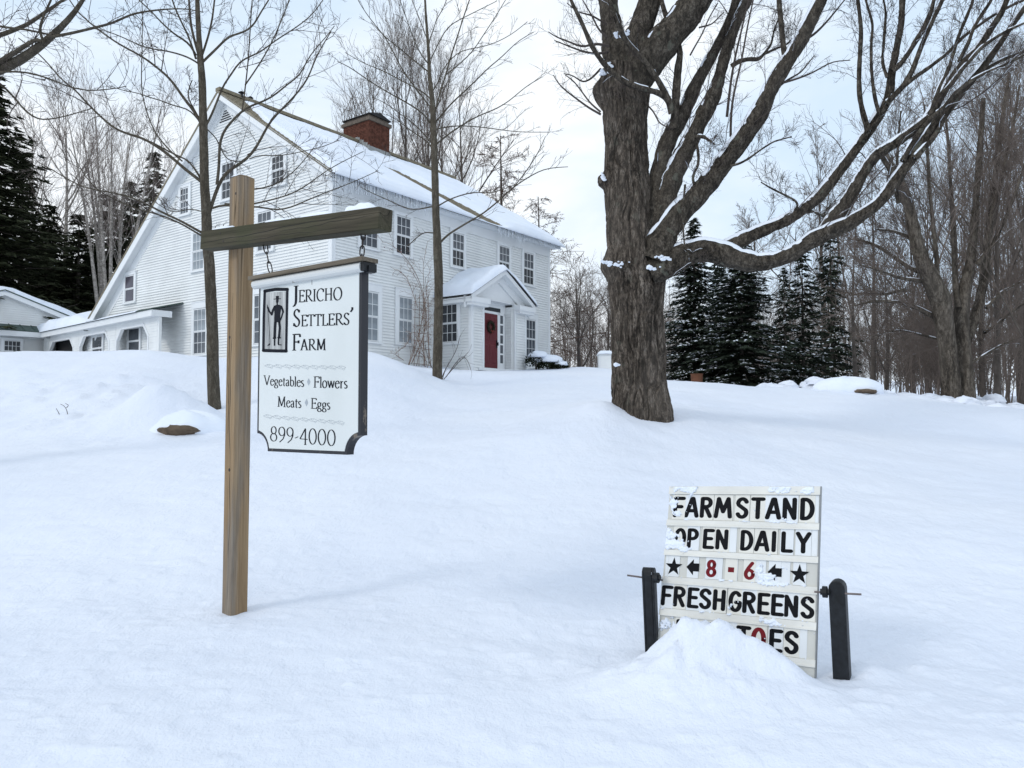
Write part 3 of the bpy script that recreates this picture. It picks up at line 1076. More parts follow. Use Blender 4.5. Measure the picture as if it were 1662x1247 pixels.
# soffit, fascia and roof
MB().box((xl, 0, he - .26), (xr, .04, he - .03)).box((xr - .04, .04, he - .26), (xr, .75, he - .03)).put('fascia', M['white'], wing)
MB().box((xl, .04, he - .25), (xr - .04, .45, he - .21)).put('soffit', M['soffit'], wing)
rw = MB()
rw.hexa([(xl, -.03, he - .03), (xr + .03, -.03, he - .03), (xr + .03, 3.2, he + .9), (xl, 3.2, he + .9), (xl, -.03, he + .02), (xr + .03, -.03, he + .02), (xr + .03, 3.2, he + .95), (xl, 3.2, he + .95)])
rw.hexa([(xl, 3.2, he + .9), (-5.5, 3.2, he + .9), (-5.5, 6.4, he), (xl, 6.4, he), (xl, 3.2, he + .95), (-5.5, 3.2, he + .95), (-5.5, 6.4, he + .05), (xl, 6.4, he + .05)])
wroof = rw.put('roof', M['roof_green'], wing)
nxp, nyp = 90, 30
xs = np.linspace(xl - .3, xr - 1.2, nxp)
ys = np.linspace(-.08, 3.3, nyp)
XX, YY = np.meshgrid(xs, ys)
slope = .92 / 3.2
base = he + .02 + YY * slope
full = np.clip((-4.2 - XX) / 2.0, 0, 1)
thk = (.05 * np.clip(fbm(XX * 1.5, YY * 0 + 3, 3, 3) + .6, 0, 1) + .38 * full + .07 * fbm(XX * 1.1, YY * 1.1, 3, 4) * full) * np.sqrt(np.clip((YY + .08) / .22, 0, 1))
thk = np.where(full <= 0, thk * np.clip((.5 - YY) / .4, 0, 1), thk)
nf = nxp * nyp
V = np.concatenate([np.stack([XX.ravel(), YY.ravel(), (base + thk - .004).ravel()], 1), np.stack([XX.ravel(), YY.ravel(), base.ravel() - .02], 1)])
q = (np.arange(nyp - 1)[:, None] * nxp + np.arange(nxp - 1)[None]).ravel()
Fq = np.stack([q, q + 1, q + nxp + 1, q + nxp], 1)
e = np.arange(nxp - 1)
put('snow_cover', mk_mesh('snow_cover', V, np.concatenate([Fq, np.stack([e + 1, e, e + nf, e + 1 + nf], 1)]), M['roof_snow'], True), wroof)
# colonnade with three chamfered openings
y0c = .30
op = []
for (pa, pb) in ((81, 119), (130, 177), (190, 240)):
    op.append((hit_w(pa, 553, y0c)[0], hit_w(pb, 553, y0c)[0]))
ot = hit_w(100, 553, y0c)[1]
pan = MB()
edges = [xl] + [v for ab in op for v in ab] + [xr - .05]
for k in range(0, len(edges), 2):
    if edges[k + 1] > edges[k] + .02:
        pan.box((edges[k], y0c, -1.2), (edges[k + 1], y0c + .10, he - .25))
for a, b in op:
    pan.box((a, y0c, ot), (b, y0c + .10, he - .25))
    c = .42
    pan.prism([(a, ot - c), (a + c, ot), (a, ot)], y0c, y0c + .10)
    pan.prism([(b, ot - c), (b, ot), (b - c, ot)], y0c, y0c + .10)
colo = pan.put('colonnade_wall', M['siding'], wing)
for a, b in op:
    tr = MB()
    c, w = .42, .10
    for s, x in ((1, a), (-1, b)):
        tr.hexa([(x, y0c - .025, -1.2), (x - s * w, y0c - .025, -1.2), (x - s * w, y0c, -1.2), (x, y0c, -1.2), (x, y0c - .025, ot - c), (x - s * w, y0c - .025, ot - c + .04), (x - s * w, y0c, ot - c + .04), (x, y0c, ot - c)])
        tr.hexa([(x, y0c - .025, ot - c), (x - s * w, y0c - .025, ot - c + .04), (x - s * w, y0c, ot - c + .04), (x, y0c, ot - c), (x + s * c, y0c - .025, ot), (x + s * (c - .04), y0c - .025, ot + w), (x + s * (c - .04), y0c, ot + w), (x + s * c, y0c, ot)])
    tr.box((a + c, y0c - .025, ot), (b - c, y0c, ot + w))
    tr.put('arch_trim', M['white'], wing)
for k in range(0, len(edges), 2):
    a, b = edges[k], edges[k + 1]
    if b - a > .3:
        clapboards(colo, M['siding'], lambda z: (a + (.12 if k else 0), b - .12), -.8, he - .3, .1, y0c, .018)
# room behind: back wall with window, near-black panels painted in as the passage's shade
bx0, bx1 = -5.9, -4.55
wx = [hit_w(p_, 560, .62)[0] for p_ in (152, 168)]
bwl = MB().box((op[0][1] + .05, .62, -1.2), (-4.55, .72, he - .2)).put('inner_wall', M['siding'], wing)
clapboards(bwl, M['siding'], lambda z: (op[0][1] + .05, -4.55), -.8, he - .3, .1, .62)
window(wing, None, (wx[0] + wx[1]) / 2, .45, wx[1] - wx[0], 1.0, (0, .60, 0), 1, 1, 'glass_dark', 'glass_dark', .06, .09)
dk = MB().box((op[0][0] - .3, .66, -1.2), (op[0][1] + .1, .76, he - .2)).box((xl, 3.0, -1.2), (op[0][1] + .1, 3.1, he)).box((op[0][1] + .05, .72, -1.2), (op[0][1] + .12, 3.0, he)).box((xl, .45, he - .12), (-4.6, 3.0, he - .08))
dk.put('passage_shade', M['dark'], wing)  # shade inside the opening put into the panel colour
# soffit lights
for p_ in ((78, 546), (139, 535)):
    sx = hit_w(p_[0], p_[1], .2)[0]
    MB().cyl((sx, .2, he - .30), (sx, .2, he - .25), .07, .09, 10).put('soffit_light', M['flashing'], wing)
# garage: gable end faces +X of the wing frame
GR0 = W0 + xl * WX
gar = thing('garage', GR0, 'low white garage with wide snowy gable roof at the left edge', 'garage', None, WANG)


def hit_ga(px, py, x=0.0):
    p = plane_hit(px, py, GR0 + x * WX, WX) - GR0
    return p @ WY, p[2]


yp, zp = hit_ga(8, 470)
yr, zr = hit_ga(108, 511)
gs = (zp - zr) / (yr - yp)
yL = yp - (yr - yp) - .4
gw = MB()
# mesh in wall frame: x = y (along WY), outward = +X ; rotation +90 deg
GA = (0, 0, math.pi / 2)
gwall = MB().prism([(yL + .4, -1.2), (yr + 2.2, -1.2), (yr + 2.2, zp - gs * (yr + 2.2 - yp) - .2), (yp, zp - .22), (yL + .4, zp - gs * (yp - yL - .4) - .2)], 0.25, .45)
gwo = gwall.put('gable_wall', M['siding'], gar, (0, 0, 0), GA)


def gx_(z):
    w = (zp - .3 - z) / gs
    return (max(yL + .45, yp - w), min(yp + w, yr + 2.1)) if w > 0 else None


clapboards(gwo, M['siding'], gx_, -.8, zp - .35, .1, .25)
rg_ = MB()
for s in (-1, 1):
    yb = yr + 2.4 if s > 0 else yL
    zb = zp - gs * abs(yb - yp)
    rg_.hexa([(.08, yp, zp - .05), (.08, yb, zb - .05), (-7, yb, zb - .05), (-7, yp, zp - .05), (.08, yp, zp), (.08, yb, zb), (-7, yb, zb), (-7, yp, zp)])
groof = rg_.put('roof', M['roof_green'], gar)
rkb = MB()
for s in (-1, 1):
    yb = yr + 2.4 if s > 0 else yL
    zb = zp - gs * abs(yb - yp)
    rkb.hexa([(.0, yp, zp - .27), (.0, yb, zb - .27), (.05, yb, zb - .27), (.05, yp, zp - .27), (.0, yp, zp - .052), (.0, yb, zb - .052), (.05, yb, zb - .052), (.05, yp, zp - .052)])
    rkb.hexa([(-.25, yp, zp - .22), (-.25, yb, zb - .22), (.0, yb, zb - .22), (.0, yp, zp - .22), (-.25, yp, zp - .19), (-.25, yb, zb - .19), (.0, yb, zb - .19), (.0, yp, zp - .19)])
rkb.put('rake_board', M['white'], gar)
nxp, nyp = 50, 60
xs = np.linspace(-6.9, .06, nxp)
ys = np.linspace(yL, yr + 2.3, nyp)
XX, YY = np.meshgrid(xs, ys)
base = zp - gs * np.abs(YY - yp)
edg = np.clip((.06 - XX) / .22, 0, 1)
Zs = base + (.30 + .04 * fbm(XX, YY, 3, 5)) * np.sqrt(edg) - .10 * np.exp(-((YY - yp) / .3) ** 2)
q = (np.arange(nyp - 1)[:, None] * nxp + np.arange(nxp - 1)[None]).ravel()
nf = nxp * nyp
r_ = np.arange(nyp - 1) * nxp + nxp - 1
V = np.concatenate([np.stack([XX.ravel(), YY.ravel(), Zs.ravel()], 1), np.stack([XX.ravel(), YY.ravel(), base.ravel() - .01], 1)])
put('snow_cover', mk_mesh('snow_cover', V, np.concatenate([np.stack([q, q + 1, q + nxp + 1, q + nxp], 1), np.stack([r_ + nxp, r_, r_ + nf, r_ + nxp + nf], 1)]), M['roof_snow'], True), groof)
# pent roof of the garage over its window, continuing the breezeway eave
pent = MB()
pent.hexa([(.55, yL + .3, he - .03), (.55, .05, he - .03), (-.27, .05, he + .30), (-.27, yL + .3, he + .30), (.55, yL + .3, he + .02), (.55, .05, he + .02), (-.27, .05, he + .35), (-.27, yL + .3, he + .35)])
po = pent.put('pent_roof', M['roof_green'], gar)
sm = MB()
for k in range(9):
    yy = yL + .5 + k * .45
    if yy < 0:
        sm.hexa([(.55, yy, he + .02), (.55, yy + .03, he + .02), (-.26, yy + .03, he + .35), (-.26, yy, he + .35), (.55, yy, he + .05), (.55, yy + .03, he + .05), (-.26, yy + .03, he + .38), (-.26, yy, he + .38)])
sm.put('roof_seam', M['roof_green'], po)
MB().box((.50, yL + .3, he - .26), (.54, .04, he - .03)).box((-.24, yL + .3, he - .25), (.50, .04, he - .21)).put('fascia', M['white'], gar)
gy0, gy1 = hit_ga(5, 568, -.25)[0], hit_ga(33, 568, -.25)[0]
window(gar, GA, (gy0 + gy1) / 2, .55, gy1 - gy0, 1.0, (-.22, 0, 0), 4, 2, 'glass_dark', 'glass_dark', .08, .1)
polywall('side_wall', [(0, -1.2), (6.5, -1.2), (6.5, 2.0), (0, 2.0)], .15, gar, None, (-6.8, yL + .4, 0))

# ------------------------------------------------------------------ wooden sign post with cross-beam
SX = np.array([.803, -.596, 0.0])
SX /= np.linalg.norm(SX)                  # along the beam and sign, towards the viewer's right
SN = np.array([SX[1], -SX[0], 0.0])       # outward (towards the viewer's left)
SANG = math.atan2(SX[1], SX[0])
SIGN_TL = np.array([-1.667, 5.044, 2.481])
SW, SH = .986, 1.11

# post: axis 0.11 m behind the sign plane
best = None
for k in np.linspace(-.6, .3, 400):
    c = SIGN_TL + SX * k - SN * .115
    px = 831 + F * c[0] / c[1]
    if best is None or abs(px - 386) < best[0]:
        best = (abs(px - 386), k, c)
PKX, pc = best[1], best[2]
zb = gz(pc[0], pc[1])
post_t = thing('sign_post', (pc[0], pc[1], zb), 'tall wooden sign post with a weathered cross-beam standing in the snow', 'sign post', None, SANG)
z_top = P(390, 283, pc[1])[2]
pwid = .062
hp = z_top - zb
up = MB().box((-pwid, -pwid, -.5), (pwid, pwid, hp - .035))
up.add([(-pwid, -pwid, hp - .035), (pwid, -pwid, hp - .035), (pwid, pwid, hp - .035), (-pwid, pwid, hp - .035), (0, 0, hp)], [(0, 1, 4), (1, 2, 4), (2, 3, 4), (3, 0, 4)])
upo = up.put('post', M['post_wood'], post_t, (0, 0, 0), (0, math.radians(.35), math.radians(-6)))
bv = upo.modifiers.new('bevel', 'BEVEL')
bv.width = .005
bv.segments = 2
# long drying cracks, as thin wedges cut darker
crk = MB()
for (x0, z0, z1, w) in ((.012, .1, hp * .72, .0016), (-.028, hp * .4, hp * .62, .001)):
    n = 46
    L, R_ = [], []
    for i in range(n + 1):
        u = i / n
        xx = x0 + .010 * math.sin(u * 7) + .004 * math.sin(u * 31)
        ww = w * (.4 + math.sin(u * math.pi)) * (1 + .5 * math.sin(u * 40))
        L.append((xx - ww, -pwid - .0008, z0 + (z1 - z0) * u))
        R_.append((xx + ww, -pwid - .0008, z0 + (z1 - z0) * u))
    crk.add(L + R_, [(i, i + n + 1, i + n + 2, i + 1) for i in range(n)])
crk.put('crack', M['dark'], post_t, (0, 0, 0), (0, math.radians(.35), math.radians(-6)), kind='stuff')
for (x, z, r) in ((.03, hp - .16, .010), (-.02, hp * .62, .011), (.01, hp * .32, .012)):
    MB().cyl((x, -pwid - .001, z), (x, -pwid + .004, z), r, None, 9).put('knot', M['chain'], post_t, (0, 0, 0), (0, math.radians(.35), math.radians(-6)))
for (y, z, r) in ((-.015, hp - .13, .009), (.012, hp * .17, .010)):
    MB().cyl((-pwid - .001, y, z), (-pwid + .004, y, z), r, None, 9).put('knot', M['chain'], post_t, (0, 0, 0), (0, math.radians(.35), math.radians(-6)))
hk = MB()
zz = P(362, 714, pc[1])[2] - zb
pts = [(-pwid, 0, zz + .05), (-pwid - .03, 0, zz + .04), (-pwid - .034, 0, zz + .0), (-pwid - .012, 0, zz - .07)]
for a, b in zip(pts[:-1], pts[1:]):
    hk.cyl(a, b, .007, None, 6)
hk.put('hook', M['iron'], post_t)
# snow tuft on the post top
def snow_strip(name, x0, x1, w, h, parent, loc, rot=None, n=60, seed=0, gap=-.35, y0=0.0):
    """lumpy strip of snow lying along x; width 2w, height h"""
    m = 9
    V = []
    for i in range(n + 1):
        u = i / n
        x = x0 + (x1 - x0) * u
        a = max(0.0, min(1.0, (fbm(np.array([x * 5.0]), np.array([seed * 3.1]), 3, seed)[0] - gap) * 1.5))
        e_ = min(1, u * 8, (1 - u) * 8) ** .5 if 0 < u < 1 else 0
        ww = w * (.25 + .75 * min(1, a * 1.4)) if a > .02 else w * .1
        for j in range(m):
            v = -1 + 2 * j / (m - 1)
            y = y0 + v * ww * (1 + .12 * math.sin(x * 37 + seed))
            zz_ = h * a * e_ * max(0, 1 - v * v) ** .5 * (1 + .35 * float(vnoise([x * 22], [v * 2.0 + seed], 3)[0])) - (.004 if abs(v) == 1 or a * e_ < .03 else 0)
            V.append((x, y, zz_))
    q = (np.arange(n)[:, None] * m + np.arange(m - 1)[None]).ravel()
    return put(name, mk_mesh(name, np.array(V), np.stack([q, q + m, q + m + 1, q + 1], 1), M['roof_snow'], True), parent, loc, rot)


snow_strip('snow_cap', -.05, .05, .045, .016, post_t, (0, -.0, hp - .02), None, 20, 3, -.6)
# beam: in front of the post, drooping slightly towards its near end
BC = SIGN_TL + SX * SW / 2            # centre line of the sign plane
bz0 = P(320, 389, 5.44)[2]
bL = None
for k in np.linspace(-1.2, .2, 700):
    c = SIGN_TL + SX * k + SN * .055
    if bL is None or abs(831 + F * c[0] / c[1] - 321) < bL[0]:
        bL = (abs(831 + F * c[0] / c[1] - 321), k, c)
bR = None
for k in np.linspace(.6, 1.8, 700):
    c = SIGN_TL + SX * k + SN * .055
    if bR is None or abs(831 + F * c[0] / c[1] - 613) < bR[0]:
        bR = (abs(831 + F * c[0] / c[1] - 613), k, c)
zl_t = P(321, 376, bL[2][1])[2]
zr_t = P(613, 334, bR[2][1])[2]
zl_b = P(321, 404, bL[2][1])[2]
zr_b = P(613, 372, bR[2][1])[2]
blen = bR[1] - bL[1]
bth = ((zl_t - zl_b) + (zr_t - zr_b)) / 2
ang = math.atan2((zr_t + zr_b) / 2 - (zl_t + zl_b) / 2, blen)
bm = MB().box((0, -.055, -bth / 2), (blen, .055, bth / 2))
k0 = bL[1] - PKX        # in the post frame, x along SX, -y outward
bxf = (k0, -.115, (zl_t + zl_b) / 2 - zb)
beam = bm.put('crossbeam', M['beam_wood'], post_t, bxf, (0, -ang, 0))
bv = beam.modifiers.new('bevel', 'BEVEL')
bv.width = .006
bv.segments = 2
ck = MB()
n = 50
for (za, zc, xa, xb, w) in ((-.028, .045, .0, .93, .0013), (-.012, .02, .5, .98, .0009), (-.045, -.03, .1, .8, .0008)):
    L, R_ = [], []
    for i in range(n + 1):
        u = i / n
        zz = za + (zc - za) * u + .004 * math.sin(u * 13) + .002 * math.sin(u * 37)
        ww = w * (.5 + math.sin(u * math.pi))
        x = blen * (xa + (xb - xa) * u)
        L.append((x, -.0558, zz - ww))
        R_.append((x, -.0558, zz + ww))
    ck.add(L + R_, [(i, i + 1, i + n + 2, i + n + 1) for i in range(n)])
ck.put('crack', M['dark'], beam, kind='stuff')
for (x, z) in ((.24, .03), (.28, -.028)):
    MB().cyl((x, -.0565, z), (x, -.05, z), .007, None, 8).put('bolt', M['chain'], beam)
snow_strip('snow_cap', .02, blen - .02, .044, .024, beam, (0, 0, bth / 2), None, 190, 9, -.45)
snow_strip('snow_cap', blen * .66, blen - .06, .042, .036, beam, (0, .0, bth / 2 + .004), None, 90, 4, -.35)

# ------------------------------------------------------------------ hanging sign
sign = thing('hanging_sign', SIGN_TL - np.array([0, 0, SH]), 'white hanging sign with black lettering and a farmer emblem, chained under the cross-beam', 'sign', None, SANG)
sn3 = np.array([SN[0], SN[1], 0])


def suv(px, py):
    """photo pixel to (x, z) on the sign face, in the sign's frame"""
    p = plane_hit(px, py, SIGN_TL, sn3) - (SIGN_TL - np.array([0, 0, SH]))
    return p @ SX, p[2]


def z6(x, y):
    return suv(400 + x / 6.236, 420 + y / 6.236)


def z7(x, y):
    return suv(400 + x / 6.236, 560 + y / 6.236)


# outline with concave lower corners
def outline(inset):
    i = inset
    r = .135
    pts = [(i, SH - .02), (i, r + i * .3)]
    for k in range(1, 9):
        a = math.pi / 2 * k / 8
        rr_ = r + i * .6
        pts.append((-.0 + rr_ * math.sin(a) + i * .3, rr_ * math.cos(a) - 0 + i * .3))
    pts2 = [(SW - x, z) for x, z in pts[::-1]]
    return [(x, z) for x, z in pts] + pts2


def corner_pts(i):
    r = .115
    pts = [(i, SH - .02), (i, r + i)]
    for k in range(1, 9):
        a = math.pi / 2 * k / 8
        # concave: centre on the outer corner
        pts.append(((r + i) * math.sin(a), (r + i) * math.cos(a)))
    pts = [(i, SH - .02)] + [(max(x, i), max(z, i)) for x, z in pts[2:]] + [(r + i, i)]
    pts = [pts[0]] + [(i, math.sqrt(max((r + i) ** 2 - i * i, 0)))] + [p for p in pts[1:] if p[0] > i + .002 and p[1] > i + .002] + [(math.sqrt(max((r + i) ** 2 - i * i, 0)), i)]
    return pts + [(SW - x, z) for x, z in pts[::-1]]


po = corner_pts(0.0)
pi_ = corner_pts(.020)
sb = MB()
sb.prism(po, 0, .052)
sb.put('frame', M['chipped'], sign)
MB().prism([(x, z) for x, z in pi_], -.0035, .002).put('panel', M['panel'], sign)
# top trim: half-round white moulding and weathered wood cap
tz = SH - .03
trm = MB().cyl((-.03, -.012, tz + .012), (SW + .02, -.012, tz + .012), .030, None, 12).box((-.03, -.01, tz - .01), (SW + .02, .06, tz + .035))
trm.put('moulding', M['peeling'], sign)
cp = MB().box((-.055, -.05, tz + .042), (SW + .055, .075, tz + .066))
cpo = cp.put('wooden_cap', M['cap_wood'], sign)
b2 = MB().box((SW + .02, -.03, tz - .012), (SW + .05, .07, tz + .036)).box((SW + .02, .0, tz - .02), (SW + .06, .05, tz + .02))
b2.put('bracket', M['iron'], sign)
snow_strip('snow_cap', -.03, .28, .05, .028, cpo, (0, 0, tz + .066), None, 40, 6, -.6, .01)
snow_strip('snow_cap', .3, SW, .05, .010, cpo, (0, 0, tz + .066), None, 60, 7, -.15, .01)
# rust stain and nail at the top
MB().cyl((z6(668, 200)[0], -.008, z6(668, 200)[1]), (z6(668, 200)[0], 0, z6(668, 200)[1]), .005, None, 6).box((z6(668, 200)[0] - .0015, -.0042, z6(668, 265)[1]), (z6(668, 200)[0] + .0015, -.0036, z6(668, 205)[1])).put('nail', M['chain'], sign)
# chains
def chain(px_top, py_top, px_bot, py_bot, nlinks, xoff=0):
    xa, za = suv(px_top, py_top)
    xb, zb_ = suv(px_bot, py_bot)
    root = put('chain', None, sign, (xa, .026, za))
    root2 = MB()
    for i in range(nlinks):
        u0, u1 = i / nlinks, (i + 1) / nlinks
        a = np.array([(xb - xa) * u0, 0, (zb_ - za) * u0])
        b = np.array([(xb - xa) * u1, 0, (zb_ - za) * u1])
        mid = (a + b) / 2
        L = np.linalg.norm(b - a) * .5 + .008
        d = (b - a) / np.linalg.norm(b - a)
        side = np.cross(d, [0, 1, 0]) if i % 2 else np.array([0, 1., 0])
        side = side * .6 + np.cross(d, side) * .5
        side /= np.linalg.norm(side)
        lk = MB()
        ring = []
        for k in range(12):
            an = 2 * math.pi * k / 12
            ring.append(mid + d * L * math.copysign(abs(math.sin(an)) ** .8, math.sin(an)) + side * .0125 * math.copysign(abs(math.cos(an)) ** .8, math.cos(an)))
        for k in range(12):
            lk.cyl(ring[k], ring[(k + 1) % 12], .0042, None, 5, False)
        lk.put('link', M['chain'], root, smooth=True)
    return root


chain(424, 394, 434, 441, 3)
chain(584.5, 373, 581, 427, 4)
for (px, py) in ((424, 392), (585, 371)):
    x, z = suv(px, py)
    MB().cyl((x, .026, z - .01), (x, .026, z + .03), .007, None, 6).put('eye_bolt', M['chain'], sign)

# --- lettering -------------------------------------------------------------------------
def arc(cx, cy, rx, ry, a0, a1, n=14):
    return [(cx + rx * math.cos(math.radians(a0 + (a1 - a0) * i / n)), cy + ry * math.sin(math.radians(a0 + (a1 - a0) * i / n))) for i in range(n + 1)]


def nib(th, thick=.105, thin=.038, ang=18):
    return thin + (thick - thin) * abs(math.sin(th - math.radians(ang)))


def ribbon(mb, pts, tf, wfun=None, w=None, y=0.0, caps=False):
    """pts in glyph space, tf maps to (x,z) ; writes flat quads"""
    n = len(pts)
    L, R_ = [], []
    for i in range(n):
        a = pts[max(0, i - 1)]
        b = pts[min(n - 1, i + 1)]
        th = math.atan2(b[1] - a[1], b[0] - a[0])
        ww = (w if w is not None else wfun(th)) / 2
        nx_, nz_ = -math.sin(th) * ww, math.cos(th) * ww
        L.append((pts[i][0] + nx_, pts[i][1] + nz_))
        R_.append((pts[i][0] - nx_, pts[i][1] - nz_))
    V = [tf(*p) for p in L + R_]
    V = [(x, y, z) for x, z in V]
    mb.add(V, [(i, i + n, i + n + 1, i + 1) for i in range(n - 1)])
    if caps:
        for p in (pts[0], pts[-1]):
            c = [tf(p[0] + w / 2 * math.cos(2 * math.pi * k / 12), p[1] + w / 2 * math.sin(2 * math.pi * k / 12)) for k in range(12)]
            mb.add([(x, y, z) for x, z in c], [tuple(range(12))])


# serif glyphs: (advance, strokes, serifs); serif = (x, y, half width)
X = .64
SG = {
    'J': (.36, [[(.22, 1), (.22, .1), (.205, -.1), (.15, -.24), (.06, -.30)]], [(.22, 1, .12)]),
    'E': (.62, [[(.15, 0), (.15, 1)], [(.15, 1), (.54, 1)], [(.15, .53), (.44, .53)], [(.15, 0), (.58, 0)], [(.54, 1), (.54, .84)], [(.44, .44), (.44, .62)], [(.57, 0), (.60, .18)]], [(.12, 0, .1), (.12, 1, .1)]),
    'R': (.72, [[(.15, 0), (.15, 1)], [(.15, 1), (.32, 1)] + arc(.33, .745, .21, .255, 85, -90, 12) + [(.15, .49)], [(.31, .49), (.50, .18), (.70, 0)]], [(.15, 0, .12), (.12, 1, .1)]),
    'I': (.34, [[(.17, 0), (.17, 1)]], [(.17, 0, .13), (.17, 1, .13)]),
    'C': (.72, [arc(.41, .5, .34, .52, 48, 312, 26), [(.64, .72), (.64, .98)]], []),
    'H': (.80, [[(.16, 0), (.16, 1)], [(.62, 0), (.62, 1)], [(.16, .52), (.62, .52)]], [(.16, 0, .12), (.16, 1, .12), (.62, 0, .12), (.62, 1, .12)]),
    'O': (.80, [arc(.40, .5, .34, .52, 0, 360, 30)], []),
    'S': (.54, [arc(.27, .755, .175, .255, 35, 180, 12) + [(.11, .69), (.2, .57), (.34, .46), (.44, .34)] + arc(.275, .245, .18, .255, 10, -150, 12), [(.43, .82), (.44, .98)], [(.09, .20), (.08, .02)]], []),
    'T': (.64, [[(.32, 0), (.32, 1)], [(.05, 1), (.59, 1)], [(.05, 1), (.03, .82)], [(.59, 1), (.61, .82)]], [(.32, 0, .13)]),
    'L': (.56, [[(.15, 0), (.15, 1)], [(.15, 0), (.52, 0)], [(.52, 0), (.55, .2)]], [(.12, 0, .1), (.15, 1, .12)]),
    'F': (.56, [[(.15, 0), (.15, 1)], [(.15, 1), (.52, 1)], [(.15, .52), (.44, .52)], [(.52, 1), (.54, .82)], [(.44, .43), (.44, .62)]], [(.15, 0, .13), (.12, 1, .1)]),
    'A': (.76, [[(.38, 1.02), (.66, 0)], [(.38, 1.02), (.12, 0)], [(.2, .36), (.55, .36)]], [(.12, 0, .12), (.64, 0, .12)]),
    'M': (.92, [[(.17, 0), (.19, 1)], [(.19, 1), (.46, .06)], [(.74, 1), (.46, .06)], [(.74, 1), (.77, 0)]], [(.15, 0, .11), (.77, 0, .13), (.16, 1, .09), (.77, 1, .09)]),
    'V': (.70, [[(.08, 1), (.36, 0)], [(.62, 1), (.36, 0)]], [(.09, 1, .12), (.62, 1, .10)]),
    'e': (.44, [arc(.23, .31, .175, .33, 15, 330, 22), [(.06, .37), (.39, .43)]], []),
    'g': (.46, [arc(.21, .42, .14, .21, 0, 360, 18), [(.12, .25), (.08, .16), (.14, .08), (.32, .04)] + arc(.22, -.13, .17, .14, 40, -200, 16) + [(.12, .05)], [(.30, .56), (.44, .60)]], []),
    't': (.32, [[(.15, .82), (.14, .16)] + arc(.22, .12, .08, .13, 180, 300, 8), [(.03, .62), (.29, .62)]], []),
    'a': (.42, [[(.08, .52)] + arc(.18, .46, .12, .17, 140, 10, 8) + [(.30, .12), (.33, .02), (.40, .05)], arc(.175, .16, .115, .17, 60, 330, 14)], []),
    'b': (.48, [[(.1, 1), (.1, .04)], arc(.25, .31, .17, .32, -150, 150, 18)], [(.07, 1, .06)]),
    'l': (.24, [[(.12, 0), (.12, 1)]], [(.12, 0, .09), (.09, 1, .06)]),
    's': (.34, [arc(.17, .48, .105, .155, 40, 185, 9) + [(.1, .38), (.23, .27)] + arc(.17, .16, .11, .165, 30, -145, 10)], []),
    'o': (.46, [arc(.23, .31, .18, .33, 0, 360, 22)], []),
    'w': (.66, [[(.06, .62), (.21, 0)], [(.33, .58), (.21, 0)], [(.33, .62), (.48, 0)], [(.60, .62), (.48, 0)]], [(.07, .62, .07), (.33, .62, .07), (.6, .62, .06)]),
    'r': (.34, [[(.11, 0), (.11, .62)], [(.11, .42), (.2, .60), (.3, .61)]], [(.11, 0, .09), (.08, .62, .05)]),
    '8': (.50, [arc(.25, .74, .15, .26, 90, 450, 18), arc(.25, .25, .19, .27, 90, 450, 20)], []),
    '9': (.50, [arc(.25, .70, .18, .30, 0, 360, 20), [(.43, .72), (.42, .45), (.33, .18), (.12, -.06)]], []),
    '4': (.52, [[(.36, -.08), (.36, 1)], [(.36, 1), (.05, .28)], [(.05, .28), (.50, .28)]], [(.36, -.08, .07)]),
    '0': (.52, [arc(.26, .5, .20, .52, 0, 360, 26)], []),
    '-': (.30, [[(.05, .30), (.25, .42)]], []),
    "'": (.20, [[(.11, 1.06), (.12, .92), (.04, .74)]], []),
    ' ': (.26, [], []),
}


def serif_text(mb, text, a, b, hgt, y, thick=.105, thin=.038, slant=0):
    """baseline from a to b (sign x,z); hgt = cap height in metres"""
    adv = sum(SG[c][0] for c in text)
    a = np.array(a)
    b = np.array(b)
    sx = np.linalg.norm(b - a) / adv
    d = (b - a) / np.linalg.norm(b - a)
    cur = 0
    for c in text:
        ad, strokes, serifs = SG[c]
        tf = lambda gx_, gy_, cur=cur: tuple(a + d * (cur + gx_) * sx + np.array([0, 1.0]) * gy_ * hgt)
        asp = sx / hgt
        for s in strokes:
            # widen in x so strokes keep their weight when condensed
            ribbon(mb, s, tf, lambda th: nib(th, thick, thin), None, y)
        for (x, yy, hw) in serifs:
            ribbon(mb, [(x - hw, yy), (x + hw, yy)], tf, None, .045, y - .00005)
        cur += ad


ink = MB()
YI = -.0045
serif_text(ink, 'J', z6(463, 440), z6(535, 436), (z6(480, 282)[1] - z6(480, 440)[1]), YI, .125, .05)
serif_text(ink, 'ERICHO', z6(531, 441), z6(975, 415), z6(760, 308)[1] - z6(760, 428)[1], YI, .13, .05)
serif_text(ink, 'S', z6(474, 688), z6(552, 684), z6(510, 520)[1] - z6(510, 688)[1], YI, .125, .05)
serif_text(ink, 'ETTLERS', z6(556, 684), z6(1050, 668), z6(800, 562)[1] - z6(800, 675)[1], YI, .13, .05)
serif_text(ink, "'", z6(1050, 650), z6(1095, 648), z6(1070, 498)[1] - z6(1070, 645)[1], YI, .10, .05)
serif_text(ink, 'F', z6(466, 928), z6(550, 927), z6(505, 768)[1] - z6(505, 928)[1], YI, .13, .05)
serif_text(ink, 'ARM', z6(548, 927), z6(812, 925), z6(680, 815)[1] - z6(680, 925)[1], YI, .14, .05)
serif_text(ink, 'Vegetables', z7(180, 405), z7(590, 424), z7(380, 315)[1] - z7(380, 412)[1], YI, .11, .05)
serif_text(ink, 'Flowers', z7(682, 430), z7(1030, 440), z7(850, 325)[1] - z7(850, 435)[1], YI, .11, .05)
serif_text(ink, 'Meats', z7(315, 623), z7(562, 637), z7(430, 530)[1] - z7(430, 632)[1], YI, .11, .05)
